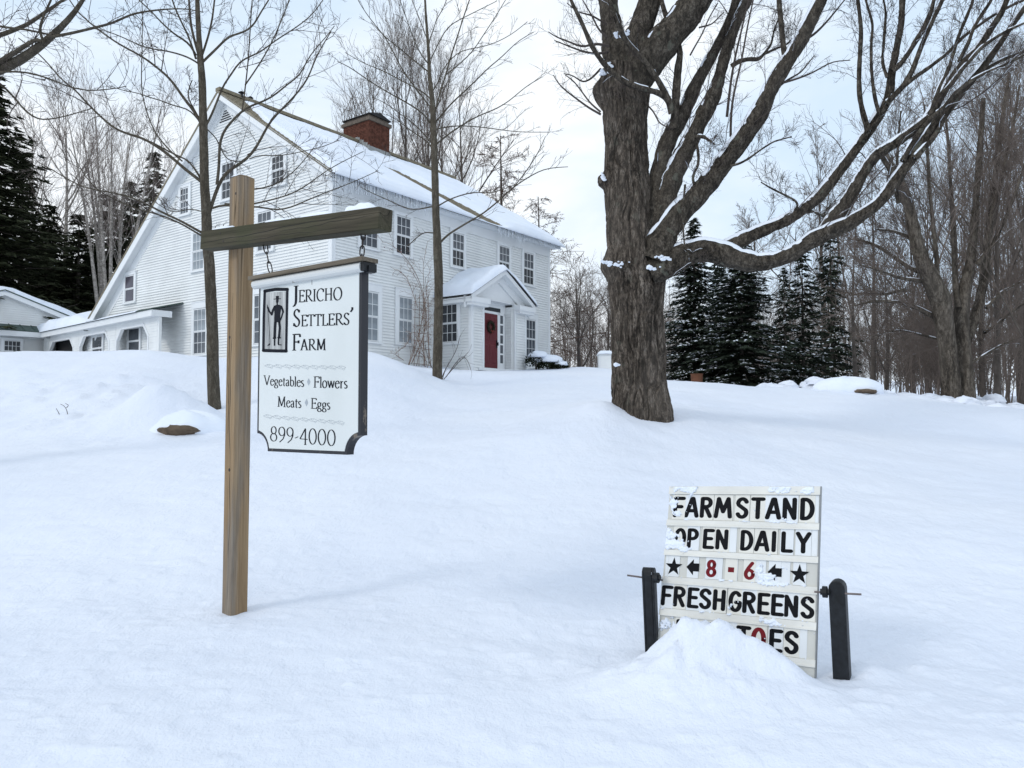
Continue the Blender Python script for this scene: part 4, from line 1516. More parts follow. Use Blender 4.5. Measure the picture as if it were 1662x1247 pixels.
serif_text(ink, 'Eggs', z7(655, 642), z7(855, 655), z7(750, 545)[1] - z7(750, 648)[1], YI, .11, .05)
serif_text(ink, '899-4000', z7(240, 968), z7(912, 1022), z7(580, 842)[1] - z7(580, 992)[1], YI, .075, .035)
ink.put('lettering', M['ink'], sign, kind='stuff')
gi = MB()
for (x, y) in ((635, 375), (613, 585)):
    c = [z7(x, y - 38), z7(x + 17, y), z7(x, y + 38), z7(x - 17, y)]
    gi.add([(p[0], YI, p[1]) for p in c], [(0, 1, 2, 3)])
# twining vine borders
for (x0, y0, x1, y1) in ((190, 212, 1012, 230), (178, 718, 1000, 790)):
    def tfv(x, y):
        return z7(x, y)
    for ph in (0, math.pi):
        pts = [(x0 + (x1 - x0) * i / 150, y0 + (y1 - y0) * i / 150 + 15 * math.sin(i / 150 * math.pi * 9 + ph)) for i in range(151)]
        ribbon(gi, pts, tfv, None, 2.6, YI)
    for k in range(9):
        cx = x0 + (x1 - x0) * (k + .42) / 9
        cy = y0 + (y1 - y0) * (k + .42) / 9
        ribbon(gi, arc(cx, cy - 14, 12, 15, 20, 200, 8), tfv, None, 2.4, YI - .0001)
        ribbon(gi, [(cx + 14, cy + 10), (cx + 30, cy + 30), (cx + 44, cy + 14)], tfv, None, 2.2, YI - .0001)
gi.put('vine_border', M['grey_ink'], sign)
# emblem: farmer with hoe in a black frame
em = MB()
co = [z6(178, 318), z6(436, 306), z6(422, 944), z6(164, 940)]
emf = MB()
emf.add([(p[0], YI, p[1]) for p in [z6(205, 345), z6(412, 334), z6(400, 920), z6(182, 918)]], [(3, 2, 1, 0)])
emf.put('emblem_ground', M['emblem'], sign)


def stroke(mb, pts, w, y, caps=True):
    ribbon(mb, pts, lambda a, b: z6(a, b), None, w, y, caps)


YE = YI - .0006
stroke(em, [(192, 330), (300, 312), (420, 312)], 32, YE)
stroke(em, [(420, 312), (414, 600), (408, 930)], 24, YE - .0001)
stroke(em, [(408, 936), (300, 934), (178, 930)], 32, YE)
stroke(em, [(178, 930), (182, 600), (192, 330)], 26, YE - .0001)
em.put('emblem_frame', M['ink'], sign)
fm = MB()


def poly6(mb, pts, y):
    V = [z6(*p) for p in pts]
    n = len(mb.v)
    # fan about the centroid keeps mildly concave outlines clean
    c = (sum(v[0] for v in V) / len(V), sum(v[1] for v in V) / len(V))
    mb.add([(c[0], y, c[1])] + [(v[0], y, v[1]) for v in V], [(0, i + 1, (i + 1) % len(V) + 1) for i in range(len(V))])


poly6(fm, [(304, 379), (335, 378), (334, 408), (305, 409)], YE)
stroke(fm, [(284, 411), (320, 408), (354, 407)], 7, YE - .0001)
poly6(fm, [(307, 410), (333, 409), (332, 435), (325, 455), (326, 470), (311, 470), (310, 455), (305, 435)], YE)
poly6(fm, [(288, 480), (308, 468), (330, 466), (352, 472), (364, 492), (356, 520), (350, 560), (349, 600), (352, 645), (288, 645), (287, 600), (289, 560), (287, 520), (284, 500)], YE - .0001)
stroke(fm, [(294, 486), (276, 520), (262, 566)], 22, YE - .0002)
stroke(fm, [(262, 566), (238, 535), (222, 495)], 18, YE - .0003)
stroke(fm, [(222, 500), (216, 470)], 7, YE - .0004)
stroke(fm, [(358, 486), (372, 515), (378, 540)], 20, YE - .0002)
stroke(fm, [(378, 540), (364, 585), (350, 622)], 15, YE - .0003)
stroke(fm, [(300, 640), (296, 700), (292, 800)], 27, YE - .0004)
stroke(fm, [(338, 640), (345, 700), (336, 800)], 23, YE - .0005)
stroke(fm, [(280, 806), (303, 804)], 14, YE - .0006)
stroke(fm, [(326, 800), (350, 802)], 14, YE - .0006)
stroke(fm, [(292, 810), (291, 876)], 15, YE - .0007)
stroke(fm, [(332, 806), (330, 862)], 16, YE - .0007)
stroke(fm, [(330, 872), (360, 874)], 9, YE - .0008)
stroke(fm, [(222, 500), (232, 640), (246, 850)], 4, YE - .0001)
poly6(fm, [(216, 886), (226, 870), (248, 852), (246, 876)], YE)
fm.put('farmer_silhouette', M['ink'], sign)

# ------------------------------------------------------------------ changeable letter board between two black posts
bc = {'tl': P(1088, 789.6, 4.86), 'tr': P(1331, 789.6, 4.40), 'bl': P(1071.5, 992, 4.83), 'br': P(1324.5, 1016.8, 4.35)}
root_b = np.array([(bc['bl'][0] + bc['br'][0]) / 2, (bc['bl'][1] + bc['br'][1]) / 2, 0])
root_b[2] = gz(root_b[0], root_b[1])
lb = thing('letter_board', root_b, 'white changeable letter board half buried in snow between two black posts', 'sign')
bnorm = np.cross(bc['tr'] - bc['tl'], bc['bl'] - bc['tl'])
bnorm = bnorm / np.linalg.norm(bnorm)
if bnorm[1] > 0:
    bnorm = -bnorm


def B(u, v, w=0.0):
    """u across 0..1, v down (1 = rail under the fourth row), w out of the face"""
    p = (bc['tl'] * (1 - u) + bc['tr'] * u) * (1 - v) + (bc['bl'] * (1 - u) + bc['br'] * u) * v
    return p + bnorm * w - root_b


def bslab(u0, u1, v0, v1, w0, w1):
    """box on the board"""
    V = []
    for w in (w1, w0):
        V += [B(u0, v1, w), B(u1, v1, w), B(u1, v0, w), B(u0, v0, w)]
    # order: front face then back
    return V, [(0, 1, 2, 3), (7, 6, 5, 4), (0, 4, 5, 1), (1, 5, 6, 2), (2, 6, 7, 3), (3, 7, 4, 0)]


def bz(x, y):
    """zoomed picture coordinate to (u, v)"""
    px, py = 1000 + x / 3.667, 770 + y / 3.667
    # invert the bilinear map by Newton steps
    u, v = .5, .5
    for _ in range(12):
        def pr(u, v):
            p = B(u, v) + root_b - CAM
            zc = p[1] * math.cos(PITCH) + p[2] * math.sin(PITCH)
            yc = -p[1] * math.sin(PITCH) + p[2] * math.cos(PITCH)
            return np.array([831 + F * p[0] / zc, 623.5 - F * yc / zc])
        f0 = pr(u, v)
        J = np.stack([(pr(u + 1e-3, v) - f0) / 1e-3, (pr(u, v + 1e-3) - f0) / 1e-3], 1)
        du = np.linalg.solve(J, np.array([px, py]) - f0)
        u += du[0]
        v += du[1]
    return u, v


bbk = MB()
bbk.add(*bslab(0, 1, 0, 1.62, -.03, 0))
bbk.put('backing_board', M['board_back'], lb)
rails = [(0, .062), (.268, .315), (.508, .552), (.722, .775), (.972, 1.028), (1.235, 1.285)]
for v0, v1 in rails:
    r = MB()
    r.add(*bslab(-.003, 1.003, v0, v1, 0, .010))
    r.add(*bslab(-.003, 1.003, v1 - .012, v1, .010, .014))
    r.put('rail', M['rail'], lb)
MB().add(*bslab(1.0, 1.006, 0, 1.62, -.035, .006)).put('edge_strip', M['flashing'], lb)

# bold rounded glyphs, unit height, width w
BG = {
    'F': (.50, [[(.08, 0), (.08, 1)], [(.08, 1), (.46, 1)], [(.08, .52), (.38, .52)]]),
    'A': (.60, [[(.04, 0), (.28, 1)], [(.28, 1), (.34, 1)], [(.34, 1), (.54, 0)], [(.14, .30), (.46, .30)]]),
    'R': (.54, [[(.08, 0), (.08, 1)], [(.08, 1), (.26, 1)] + arc(.27, .77, .19, .23, 90, -90, 10) + [(.08, .54)], [(.24, .52), (.46, 0)]]),
    'M': (.74, [[(.04, 0), (.14, 1)], [(.14, 1), (.36, .28)], [(.58, 1), (.36, .28)], [(.58, 1), (.68, 0)]]),
    'S': (.52, [arc(.26, .75, .19, .25, 20, 180, 12) + [(.10, .66), (.26, .52), (.42, .38)] + arc(.255, .25, .19, .25, 20, -160, 12)]),
    'T': (.52, [[(.26, 0), (.26, 1)], [(.04, 1), (.48, 1)]]),
    'N': (.58, [[(.08, 0), (.08, 1)], [(.08, 1), (.48, 0)], [(.48, 0), (.48, 1)]]),
    'D': (.54, [[(.08, 0), (.08, 1)], [(.08, 1), (.20, 1)] + arc(.20, .5, .28, .5, 90, -90, 16) + [(.08, 0)]]),
    'O': (.56, [arc(.28, .5, .21, .5, 0, 360, 26)]),
    'P': (.52, [[(.08, 0), (.08, 1)], [(.08, 1), (.24, 1)] + arc(.25, .74, .20, .26, 90, -90, 10) + [(.08, .48)]]),
    'E': (.48, [[(.08, 0), (.08, 1)], [(.08, 1), (.44, 1)], [(.08, .52), (.38, .52)], [(.08, 0), (.44, 0)]]),
    'I': (.20, [[(.10, 0), (.10, 1)]]),
    'L': (.46, [[(.08, 0), (.08, 1)], [(.08, 0), (.42, 0)]]),
    'Y': (.56, [[(.04, 1), (.28, .48)], [(.52, 1), (.28, .48)], [(.28, .48), (.28, 0)]]),
    'H': (.54, [[(.08, 0), (.08, 1)], [(.46, 0), (.46, 1)], [(.08, .5), (.46, .5)]]),
    'G': (.56, [arc(.29, .5, .22, .5, 45, 330, 22) + [(.48, .30), (.48, .45)], [(.32, .45), (.48, .45)]]),
    '8': (.50, [arc(.25, .75, .16, .25, 0, 360, 18), arc(.25, .25, .19, .25, 0, 360, 18)]),
    '6': (.50, [arc(.25, .27, .19, .27, 0, 360, 18), [(.38, 1), (.20, .70), (.07, .40), (.06, .27)]]),
}
tile_n = 0


def tile(ch, xc, row, colr='letter', half=None):
    """xc = zoomed x centre; row = (ytop_left, ytop at given slope...) handled through v range"""
    global tile_n
    v0, v1 = row
    vm = (v0 + v1) / 2
    # find u of the letter centre at this row: walk along v=vm
    lo, hi = 0.0, 1.0
    yl = None
    for _ in range(24):
        mid = (lo + hi) / 2
        p = B(mid, vm) + root_b - CAM
        zc = p[1] * math.cos(PITCH) + p[2] * math.sin(PITCH)
        x = (831 + F * p[0] / zc - 1000) * 3.667
        if x < xc:
            lo = mid
        else:
            hi = mid
    u = lo
    g_ = BG.get(ch)
    Hm = (v1 - v0) * .80
    uw = .86                            # height of one v unit over width of one u unit, approx
    wu = ((g_[0] if g_ else .5) * 1.13 * Hm * uw) * 1.0
    hw = half if half else wu / 2 + .010
    tm = MB()
    jit = random.uniform(0, .0015)
    tm.add(*bslab(u - hw + .0015, u + hw - .0015, v0 - .004, v1 + .004, .0005, .003 + jit))
    mt = M['tile_cream'] if random.random() < .6 else M['tile_white']
    if row[0] > .55 and row[0] < .6:
        mt = M['tile_white'] if ch not in '-6' else M['tile_cream']
    tl = tm.put('letter_tile', mt, lb)
    gm = MB()
    W_ = .0036 + jit
    vb = v1 - (v1 - v0) * .10

    def tf(a, b):
        return (u - wu / 2 + a / (g_[0] if g_ else 1.0) * wu, vb - b * Hm)

    def addflat(mb, uvs, w):
        V = [B(a, b, w) for a, b in uvs]
        return V
    if g_:
        tmp = MB()
        for k, s in enumerate(g_[1]):
            y = -(W_ + k * .00015)
            ribbon(tmp, s, lambda a, b: (a, b), None, .20, y, False)
            for pnt in (s[0], s[-1]):
                c = [(pnt[0] + .10 * math.cos(2 * math.pi * q_ / 12), y, pnt[1] + .10 * math.sin(2 * math.pi * q_ / 12)) for q_ in range(12)]
                tmp.add(c, [tuple(range(12))])
        V = []
        for (a, y, b) in tmp.v:
            uu, vv = tf(a, b * .9 + .05)
            V.append(B(uu, vv, -y))
        gm.add(V, tmp.f)
    elif ch == '*':
        pts = []
        for k in range(10):
            a = math.pi / 2 + k * math.pi / 5
            r = (.062 if k % 2 == 0 else .025)
            pts.append((u + r * math.cos(a), (v0 + v1) / 2 - r * 1.22 * math.sin(a) + .005))
        gm.add([B(u, (v0 + v1) / 2, W_)] + [B(a, b, W_) for a, b in pts], [(0, i + 1, (i + 1) % 10 + 1) for i in range(10)])
    elif ch == '<':
        vm = (v0 + v1) / 2
        q = [(-.045, 0), (.004, -.060), (.004, -.030), (.043, -.030), (.043, .030), (.004, .030), (.004, .060)]
        gm.add([B(u + a, vm + b * 1.05, W_) for a, b in q], [(0, 1, 2), (0, 2, 5), (0, 5, 6), (2, 3, 4, 5)])
    elif ch == '-':
        vm = (v0 + v1) / 2
        gm.add([B(u - .020, vm + .02, W_), B(u + .020, vm + .02, W_), B(u + .020, vm - .018, W_), B(u - .020, vm - .018, W_)], [(0, 1, 2, 3)])
    gm.put('letter', M[colr], tl)


ROWS = [(.070, .262), (.320, .502), (.558, .716), (.780, .966), (1.034, 1.228)]
for c, x in zip('FARMSTAND', (375, 453, 538, 640, 752, 845, 938, 1035, 1138)):
    tile(c, x, ROWS[0])
for c, x in zip('OPEN', (382, 458, 550, 632)):
    tile(c, x, ROWS[1])
for c, x in zip('DAILY', (778, 871, 940, 1017, 1115)):
    tile(c, x, ROWS[1])
for c, x, m in zip('*<8-6<*', (345, 458, 568, 685, 795, 945, 1092), ('letter', 'letter', 'red_letter', 'red_letter', 'red_letter', 'letter', 'letter')):
    tile(c, x, ROWS[2], m)
for c, x in zip('FRESHGREENS', (303, 378, 458, 532, 615, 710, 792, 878, 960, 1043, 1140)):
    tile(c, x, ROWS[3])
for c, x, m in zip('POTATOES', (392, 490, 580, 668, 758, 848, 950, 1045), ('letter',) * 5 + ('red_letter',) + ('letter',) * 2):
    tile(c, x, ROWS[4], m)
# blank filler cards
for (xc, r, h) in ((705, 1, .03), (635, 2, .025), (730, 2, .02), (875, 2, .04), (1020, 2, .03), (1110, 4, .045), (500, 2, .012), (310, 2, .01), (1180, 0, .014), (1175, 1, .018)):
    v0, v1 = ROWS[r]
    u = (xc - 290) / 905
    MB().add(*bslab(u - h, u + h, v0 - .004, v1 + .004, .0004, .0022)).put('blank_tile', M['tile_white'], lb)

# snow plastered on the board: ragged crust, thick where the wind packed it
ZONES = [  # u, v, ru, rv, weight
    (.035, .13, .055, .10, 1.0), (.06, .22, .05, .06, .9), (.05, .38, .06, .07, .95), (.06, .47, .07, .06, 1.15), (.12, .02, .10, .035, .75), (.03, .03, .05, .04, .8),
    (.70, .67, .05, .045, 1.0), (.645, .62, .03, .05, .85), (.76, .72, .13, .020, .95), (.80, .60, .03, .03, .7), (.76, .02, .12, .04, .75), (.93, .03, .07, .03, .75), (.72, .265, .11, .012, .8), (.78, .245, .03, .02, .75),
    (.74, 1.0, .075, .028, 1.0), (.78, 1.01, .09, .02, .8), (.08, 1.10, .10, .08, 1.0), (.22, 1.16, .16, .09, 1.15), (.42, 1.20, .16, .08, 1.2), (.62, 1.27, .14, .07, 1.15), (.82, 1.36, .14, .07, 1.15), (.14, .50, .08, .025, .8)]
nu_, nv_ = 300, 380
UU, VV = np.meshgrid(np.linspace(0.003, .997, nu_), np.linspace(.003, 1.55, nv_))
msk = np.zeros_like(UU)
for (a, b, ra, rb_, w) in ZONES:
    msk = np.maximum(msk, w * np.exp(-(((UU - a) / ra) ** 2 + ((VV - b) / rb_) ** 2)))
for rv in (.0, .268, .508, .722, .972, 1.235):
    msk = np.maximum(msk, .40 * np.exp(-((VV - rv) / .010) ** 2))
nzf = fbm(UU * 13, VV * 11, 5, 61, .68) * .34 + vnoise(UU * 90, VV * 80, 62) * .16
hf = np.clip(msk - .56 + nzf * .95, -1, 1.0)
hh_ = np.where(hf > 0, .001 + .011 * np.sqrt(np.clip(hf, 0, 1)) + .008 * np.clip(nzf, 0, 1) + .003 * vnoise(UU * 60, VV * 52, 64), -.004)
# the crust sits on tiles and rails alike
base_w = .0045 + np.zeros_like(UU)
for v0, v1 in rails:
    base_w = np.where((VV > v0) & (VV < v1), .010, base_w)
bt_ = (bc['tl'][None, None] * (1 - UU[..., None]) + bc['tr'][None, None] * UU[..., None]) * (1 - VV[..., None]) + (bc['bl'][None, None] * (1 - UU[..., None]) + bc['br'][None, None] * UU[..., None]) * VV[..., None]
Wd = np.where(hf > 0, base_w + hh_, -.006)
Pf = bt_ + bnorm[None, None] * Wd[..., None] - root_b
q = (np.arange(nv_ - 1)[:, None] * nu_ + np.arange(nu_ - 1)[None])
any_ = ((hf[:-1, :-1] > 0) | (hf[1:, :-1] > 0) | (hf[:-1, 1:] > 0) | (hf[1:, 1:] > 0))
q = q[any_]
put('snow_crust', mk_mesh('snow_crust', Pf.reshape(-1, 3), np.stack([q, q + nu_, q + nu_ + 1, q + 1], 1), M['roof_snow'], True), lb, kind='stuff')

# black posts with rounded tops, rods and bolts
def channel_post(top_px, bot_px, d, wid, dep, face_yaw, side):
    tp = P(top_px[0], top_px[1], d) - root_b
    bt = P(bot_px[0], bot_px[1], d) - root_b
    bt[2] -= .35
    ax = tp - bt
    L = np.linalg.norm(ax)
    ax = ax / L
    bx = np.array([math.cos(face_yaw), math.sin(face_yaw), 0])
    bx = bx - ax * (bx @ ax)
    bx /= np.linalg.norm(bx)
    by = np.cross(ax, bx)
    mb = MB()
    # side outline: straight with a half-round top; two cheek plates joined by a web
    r = wid / 2
    prof = [(-r, 0), (r, 0), (r, L - r)] + [(r * math.cos(a), L - r + r * math.sin(a)) for a in np.linspace(0, math.pi, 9)[1:-1]] + [(-r, L - r)]
    for y0, y1 in ((-dep / 2, -dep / 2 + .014), (dep / 2 - .014, dep / 2)):
        n = len(prof)
        V = [bt + bx * x + ax * z + by * y for y in (y0, y1) for x, z in prof]
        mb.add(V, [tuple(range(n)), tuple(range(2 * n - 1, n - 1, -1))] + [(i, i + n, (i + 1) % n + n, (i + 1) % n) for i in range(n)])
    web = [(-r, 0), (-r + .012, 0), (-r + .012, L - r), (-r, L - r)]
    V = [bt + bx * x + ax * z + by * y for y in (-dep / 2 + .014, dep / 2 - .014) for x, z in web]
    mb.add(V, [(0, 1, 2, 3), (7, 6, 5, 4), (0, 4, 5, 1), (1, 5, 6, 2), (2, 6, 7, 3), (3, 7, 4, 0)])
    web2 = [(r - .012, 0), (r, 0), (r, L - r - .02), (r - .012, L - r - .02)]
    V = [bt + bx * x + ax * z + by * y for y in (-dep / 2 + .014, dep / 2 - .014) for x, z in web2]
    mb.add(V, [(0, 1, 2, 3), (7, 6, 5, 4), (0, 4, 5, 1), (1, 5, 6, 2), (2, 6, 7, 3), (3, 7, 4, 0)])
    # top cap joining the cheeks
    cp_ = [(r * math.cos(a), L - r + r * math.sin(a)) for a in np.linspace(0, math.pi, 9)]
    n = len(cp_)
    V = [bt + bx * x + ax * z + by * y for y in (-dep / 2 + .014, dep / 2 - .014) for x, z in cp_]
    mb.add(V, [(i, i + 1, i + 1 + n, i + n) for i in range(n - 1)])
    o = mb.put('post', M['iron'], lb)
    bl = o.modifiers.new('bevel', 'BEVEL')
    bl.width = .004
    bl.segments = 2
    return tp, ax, bx, by, r, o


tpL = channel_post((1053, 921), (1062, 1056), 4.84, .075, .075, 1.15, -1)
tpR = channel_post((1359, 941), (1370, 1087), 4.32, .085, .085, -.55 + math.pi, 1)
for (a, b, da, db) in (((1018, 934), (1076, 942), 4.86, 4.80), ((1322, 961), (1398, 965), 4.36, 4.22)):
    pa, pb = P(a[0], a[1], da) - root_b, P(b[0], b[1], db) - root_b
    MB().cyl(pa, pb, .0058, None, 8).put('rod', M['rod'], lb)
for (a, d) in (((1066, 938), 4.78), ((1339, 961), 4.30)):
    c = P(a[0], a[1], d) - root_b
    ax_ = (bc['tr'] - bc['tl']) / np.linalg.norm(bc['tr'] - bc['tl'])
    MB().cyl(c - ax_ * .012, c + ax_ * .012, .032, None, 12).cyl(c - ax_ * .024, c + ax_ * .024, .018, None, 6).put('bolt', M['iron'], lb)

# ------------------------------------------------------------------ trees
def tubes(Pn, Rn, k):
    """Pn (N,K,3), Rn (N,K) -> verts, quads"""
    N, K = Pn.shape[:2]
    T = np.empty_like(Pn)
    T[:, 1:-1] = Pn[:, 2:] - Pn[:, :-2]
    T[:, 0] = Pn[:, 1] - Pn[:, 0]
    T[:, -1] = Pn[:, -1] - Pn[:, -2]
    T /= np.linalg.norm(T, axis=2, keepdims=True) + 1e-9
    mean = T.mean(1)
    ref = np.where(np.abs(mean[:, 2:3]) > .8, np.array([[1., .1, 0]]), np.array([[0, .1, 1.]]))
    U = np.cross(T, ref[:, None])
    U /= np.linalg.norm(U, axis=2, keepdims=True) + 1e-9
    W = np.cross(T, U)
    a = np.arange(k) * 2 * math.pi / k
    V = Pn[:, :, None] + Rn[:, :, None, None] * (np.cos(a)[None, None, :, None] * U[:, :, None] + np.sin(a)[None, None, :, None] * W[:, :, None])
    V = V.reshape(-1, 3)
    b = (np.arange(N)[:, None, None] * K + np.arange(K - 1)[None, :, None]) * k
    i = np.arange(k)[None, None]
    j = (i + 1) % k
    Fq = np.stack([b + i, b + j, b + j + k, b + i + k], -1).reshape(-1, 4)
    return V, Fq


class Tree:
    """collects tubes by part"""
    def __init__(self):
        self.V = []
        self.F = []
        self.n = 0

    def add(self, Pn, Rn, k):
        if len(Pn) == 0:
            return
        V, Fq = tubes(Pn, Rn, k)
        self.V.append(V)
        self.F.append(Fq + self.n)
        self.n += len(V)

    def mesh(self, name, mat, org=None, smooth=True):
        V = np.concatenate(self.V)
        if org is not None:
            V = V - org
        return mk_mesh(name, V, np.concatenate(self.F), mat, smooth)


def resample(pts, rad, K):
    pts = np.asarray(pts, float)
    rad = np.asarray(rad, float)
    d = np.concatenate([[0], np.cumsum(np.linalg.norm(np.diff(pts, axis=0), axis=1))])
    t = np.linspace(0, d[-1], K)
    # Catmull-Rom like smoothing via cubic of the neighbours
    out = np.stack([np.interp(t, d, pts[:, i]) for i in range(3)], 1)
    for _ in range(2):
        o2 = out.copy()
        o2[1:-1] = .25 * out[:-2] + .5 * out[1:-1] + .25 * out[2:]
        out = o2
    return out, np.interp(t, d, rad)


def sprout(Pn, Rn, rg, n, lr, ang, up, rr, t0=.25, curl=.12, minr=.002, K=5, lmin=0.0, lmax=99, tip=.3, taper=.5):
    """children of the branches in Pn; n per branch"""
    N, Kp = Pn.shape[:2]
    idx = np.repeat(np.arange(N), n)
    m = len(idx)
    st = np.tile(np.arange(n) / n, N) + rg.uniform(0, 1 / n, m)
    t = (t0 + (1 - t0) * st) * (Kp - 1) * .999
    i = np.floor(t).astype(int)
    f = (t - i)[:, None]
    A, Bq = Pn[idx, i], Pn[idx, i + 1]
    pos = A * (1 - f) + Bq * f
    T = Bq - A
    T /= np.linalg.norm(T, axis=1, keepdims=True) + 1e-9
    rad = Rn[idx, i] * (1 - f[:, 0]) + Rn[idx, i + 1] * f[:, 0]
    L = np.linalg.norm(np.diff(Pn, axis=1), axis=2).sum(1)[idx]
    rv = rg.normal(size=(m, 3))
    pe = np.cross(T, rv)
    pe /= np.linalg.norm(pe, axis=1, keepdims=True) + 1e-9
    a = np.radians(ang) * rg.uniform(.65, 1.35, m)[:, None]
    D = T * np.cos(a) + pe * np.sin(a)
    D[:, 2] += up
    D /= np.linalg.norm(D, axis=1, keepdims=True)
    ln = np.clip(L * lr * (1.2 - taper * st) * rg.uniform(.55, 1.3, m), lmin, lmax)
    Q = np.empty((m, K, 3))
    Q[:, 0] = pos
    bend = rg.normal(size=(m, 3)) * curl
    for k in range(1, K):
        D = D + bend + rg.normal(size=(m, 3)) * curl * .7
        D[:, 2] += up * .35
        D /= np.linalg.norm(D, axis=1, keepdims=True)
        Q[:, k] = Q[:, k - 1] + D * (ln / (K - 1))[:, None]
    r0 = np.maximum(np.minimum(rad * .7, ln * rr), minr)
    R_ = r0[:, None] * np.linspace(1, tip, K)[None]
    return Q, np.maximum(R_, minr * .7)


def snow_on(Pn, Rn, out, thick=.02, seed=0, steep=.86, gap=.1, wide=.72):
    """ribbon of snow on the upper side of limbs; Pn list of (K,3) arrays"""
    for bi, (p, r) in enumerate(zip(Pn, Rn)):
        K = len(p)
        T = np.gradient(p, axis=0)
        T /= np.linalg.norm(T, axis=1, keepdims=True) + 1e-9
        upv = np.array([0, 0, 1.])
        n = upv - T * (T @ upv)[:, None]
        ln = np.linalg.norm(n, axis=1)
        n = n / (ln[:, None] + 1e-9)
        s = np.cross(T, n)
        x = np.arange(K) * .37 + seed + bi * 7.1
        g_ = vnoise(x * 1.1, np.full(K, bi * 1.7 + seed), 3) * .6 + vnoise(x * 3.7, np.full(K, 4.0), 8) * .4
        a = np.clip((ln - (1 - steep)) * 3.0, 0, 1) * np.clip((g_ + gap) * 4.0, 0, 1)
        a[0] = a[-1] = 0
        wv = wide * (.35 + .65 * a) * (1 + .15 * vnoise(x * 9, x * 0, 5))
        h = (thick * (.6 + .5 * np.minimum(1, r / .05))) * a
        rows = []
        for c, hh in ((-1, 0), (-.75, .75), (0, 1.15), (.75, .75), (1, 0)):
            ang_ = c * wv * 1.15
            rows.append(p + s * (np.sin(ang_) * r)[:, None] + n * (np.cos(ang_) * r + h * hh - .006 - .03 * (a < .03))[:, None])
        V = np.stack(rows, 1).reshape(-1, 3)
        q = (np.arange(K - 1)[:, None] * 5 + np.arange(4)[None]).ravel()
        keep = (np.minimum(a[:-1], a[1:]) > .0)[:, None].repeat(4, 1).ravel() | (np.maximum(a[:-1], a[1:]) > .05)[:, None].repeat(4, 1).ravel()
        q = q[keep]
        if len(q) == 0:
            continue
        out.V.append(V)
        out.F.append(np.stack([q, q + 1, q + 6, q + 5], 1) + out.n)
        out.n += len(V)


def px_limb(pts, d0, d1=None, dw=1.0):
    """[(px,py,width px)] -> world points and radii with depth running d0..d1"""
    d1 = d0 if d1 is None else d1
    n = len(pts)
    Pw, Rw = [], []
    for i, p in enumerate(pts):
        d = d0 + (d1 - d0) * i / (n - 1)
        Pw.append(P(p[0], p[1], d))
        Rw.append(p[2] * .5 / F * d * dw)
    return np.array(Pw), np.array(Rw)


def lw(pts, w0, w1):
    """give widths to a bare list of points"""
    n = len(pts)
    return [(p[0], p[1], w0 + (w1 - w0) * i / (n - 1)) for i, p in enumerate(pts)]


def z5(x, y):
    return (560 + x / 4.797, y / 4.797)


def zz0(x, y):
    return (x / 4.797, y / 4.797)


def zz2(x, y):
    return (260 + x / 4.797, y / 4.797)


def rough_trunk(pts, rad, rings, sides, amp, seed, flare=0.0, fz=1.6, fa=11, bumps=()):
    """trunk surface with vertical bark ridges as real relief"""
    p, r = resample(pts, rad, rings)
    T = np.gradient(p, axis=0)
    T /= np.linalg.norm(T, axis=1, keepdims=True)
    U = np.cross(T, np.array([0, 1., 0]))
    U /= np.linalg.norm(U, axis=1, keepdims=True)
    W = np.cross(T, U)
    a = np.linspace(0, 2 * math.pi, sides + 1)[:-1]
    s = np.concatenate([[0], np.cumsum(np.linalg.norm(np.diff(p, axis=0), axis=1))])
    SA, SS_ = np.meshgrid(a, s)
    # noise periodic in angle through cos/sin coordinates
    cx, cy = np.cos(SA), np.sin(SA)
    warp = .35 * vnoise(SS_ * 1.7 + 3, cx * 2 + cy, seed + 5)
    nz = np.zeros_like(SA)
    for o, (fa_, fz_, w_) in enumerate(((fa, fz, 1.0), (fa * 2.1, fz * 2.3, .5), (fa * 4.3, fz * 5.0, .25))):
        v1 = vnoise((SA + warp) / (2 * math.pi) * fa_ * 2, SS_ * fz_, seed + o)
        v2 = vnoise((SA + warp - 2 * math.pi) / (2 * math.pi) * fa_ * 2, SS_ * fz_, seed + o)
        bl = SA / (2 * math.pi)
        vv = np.abs(v1 * (1 - bl) + v2 * bl)
        nz += w_ * (.45 - 1.2 * np.exp(-(vv / .16) ** 2) + .5 * vv)
    lob = .05 * np.cos(SA * 3 + SS_ * .6) + .035 * np.cos(SA * 5 - SS_ * .9 + 1)
    R_ = r[:, None] * (1 + lob) + amp * nz
    if flare:
        R_ += flare * np.exp(-SS_ / .35) * (.6 + .5 * np.cos(SA * 4 + 1))
    for (zc, ac, h, sz, sa) in bumps:
        da = np.angle(np.exp(1j * (SA - ac)))
        R_ += h * np.exp(-((SS_ - zc) / sz) ** 2 - (da / sa) ** 2)
    V = p[:, None] + R_[:, :, None] * (cx[:, :, None] * U[:, None] + cy[:, :, None] * W[:, None])
    q = (np.arange(rings - 1)[:, None] * sides + np.arange(sides)[None]).ravel()
    q1 = (np.arange(rings - 1)[:, None] * sides + (np.arange(sides)[None] + 1) % sides).ravel()
    return V.reshape(-1, 3), np.stack([q, q1, q1 + sides, q + sides], 1)


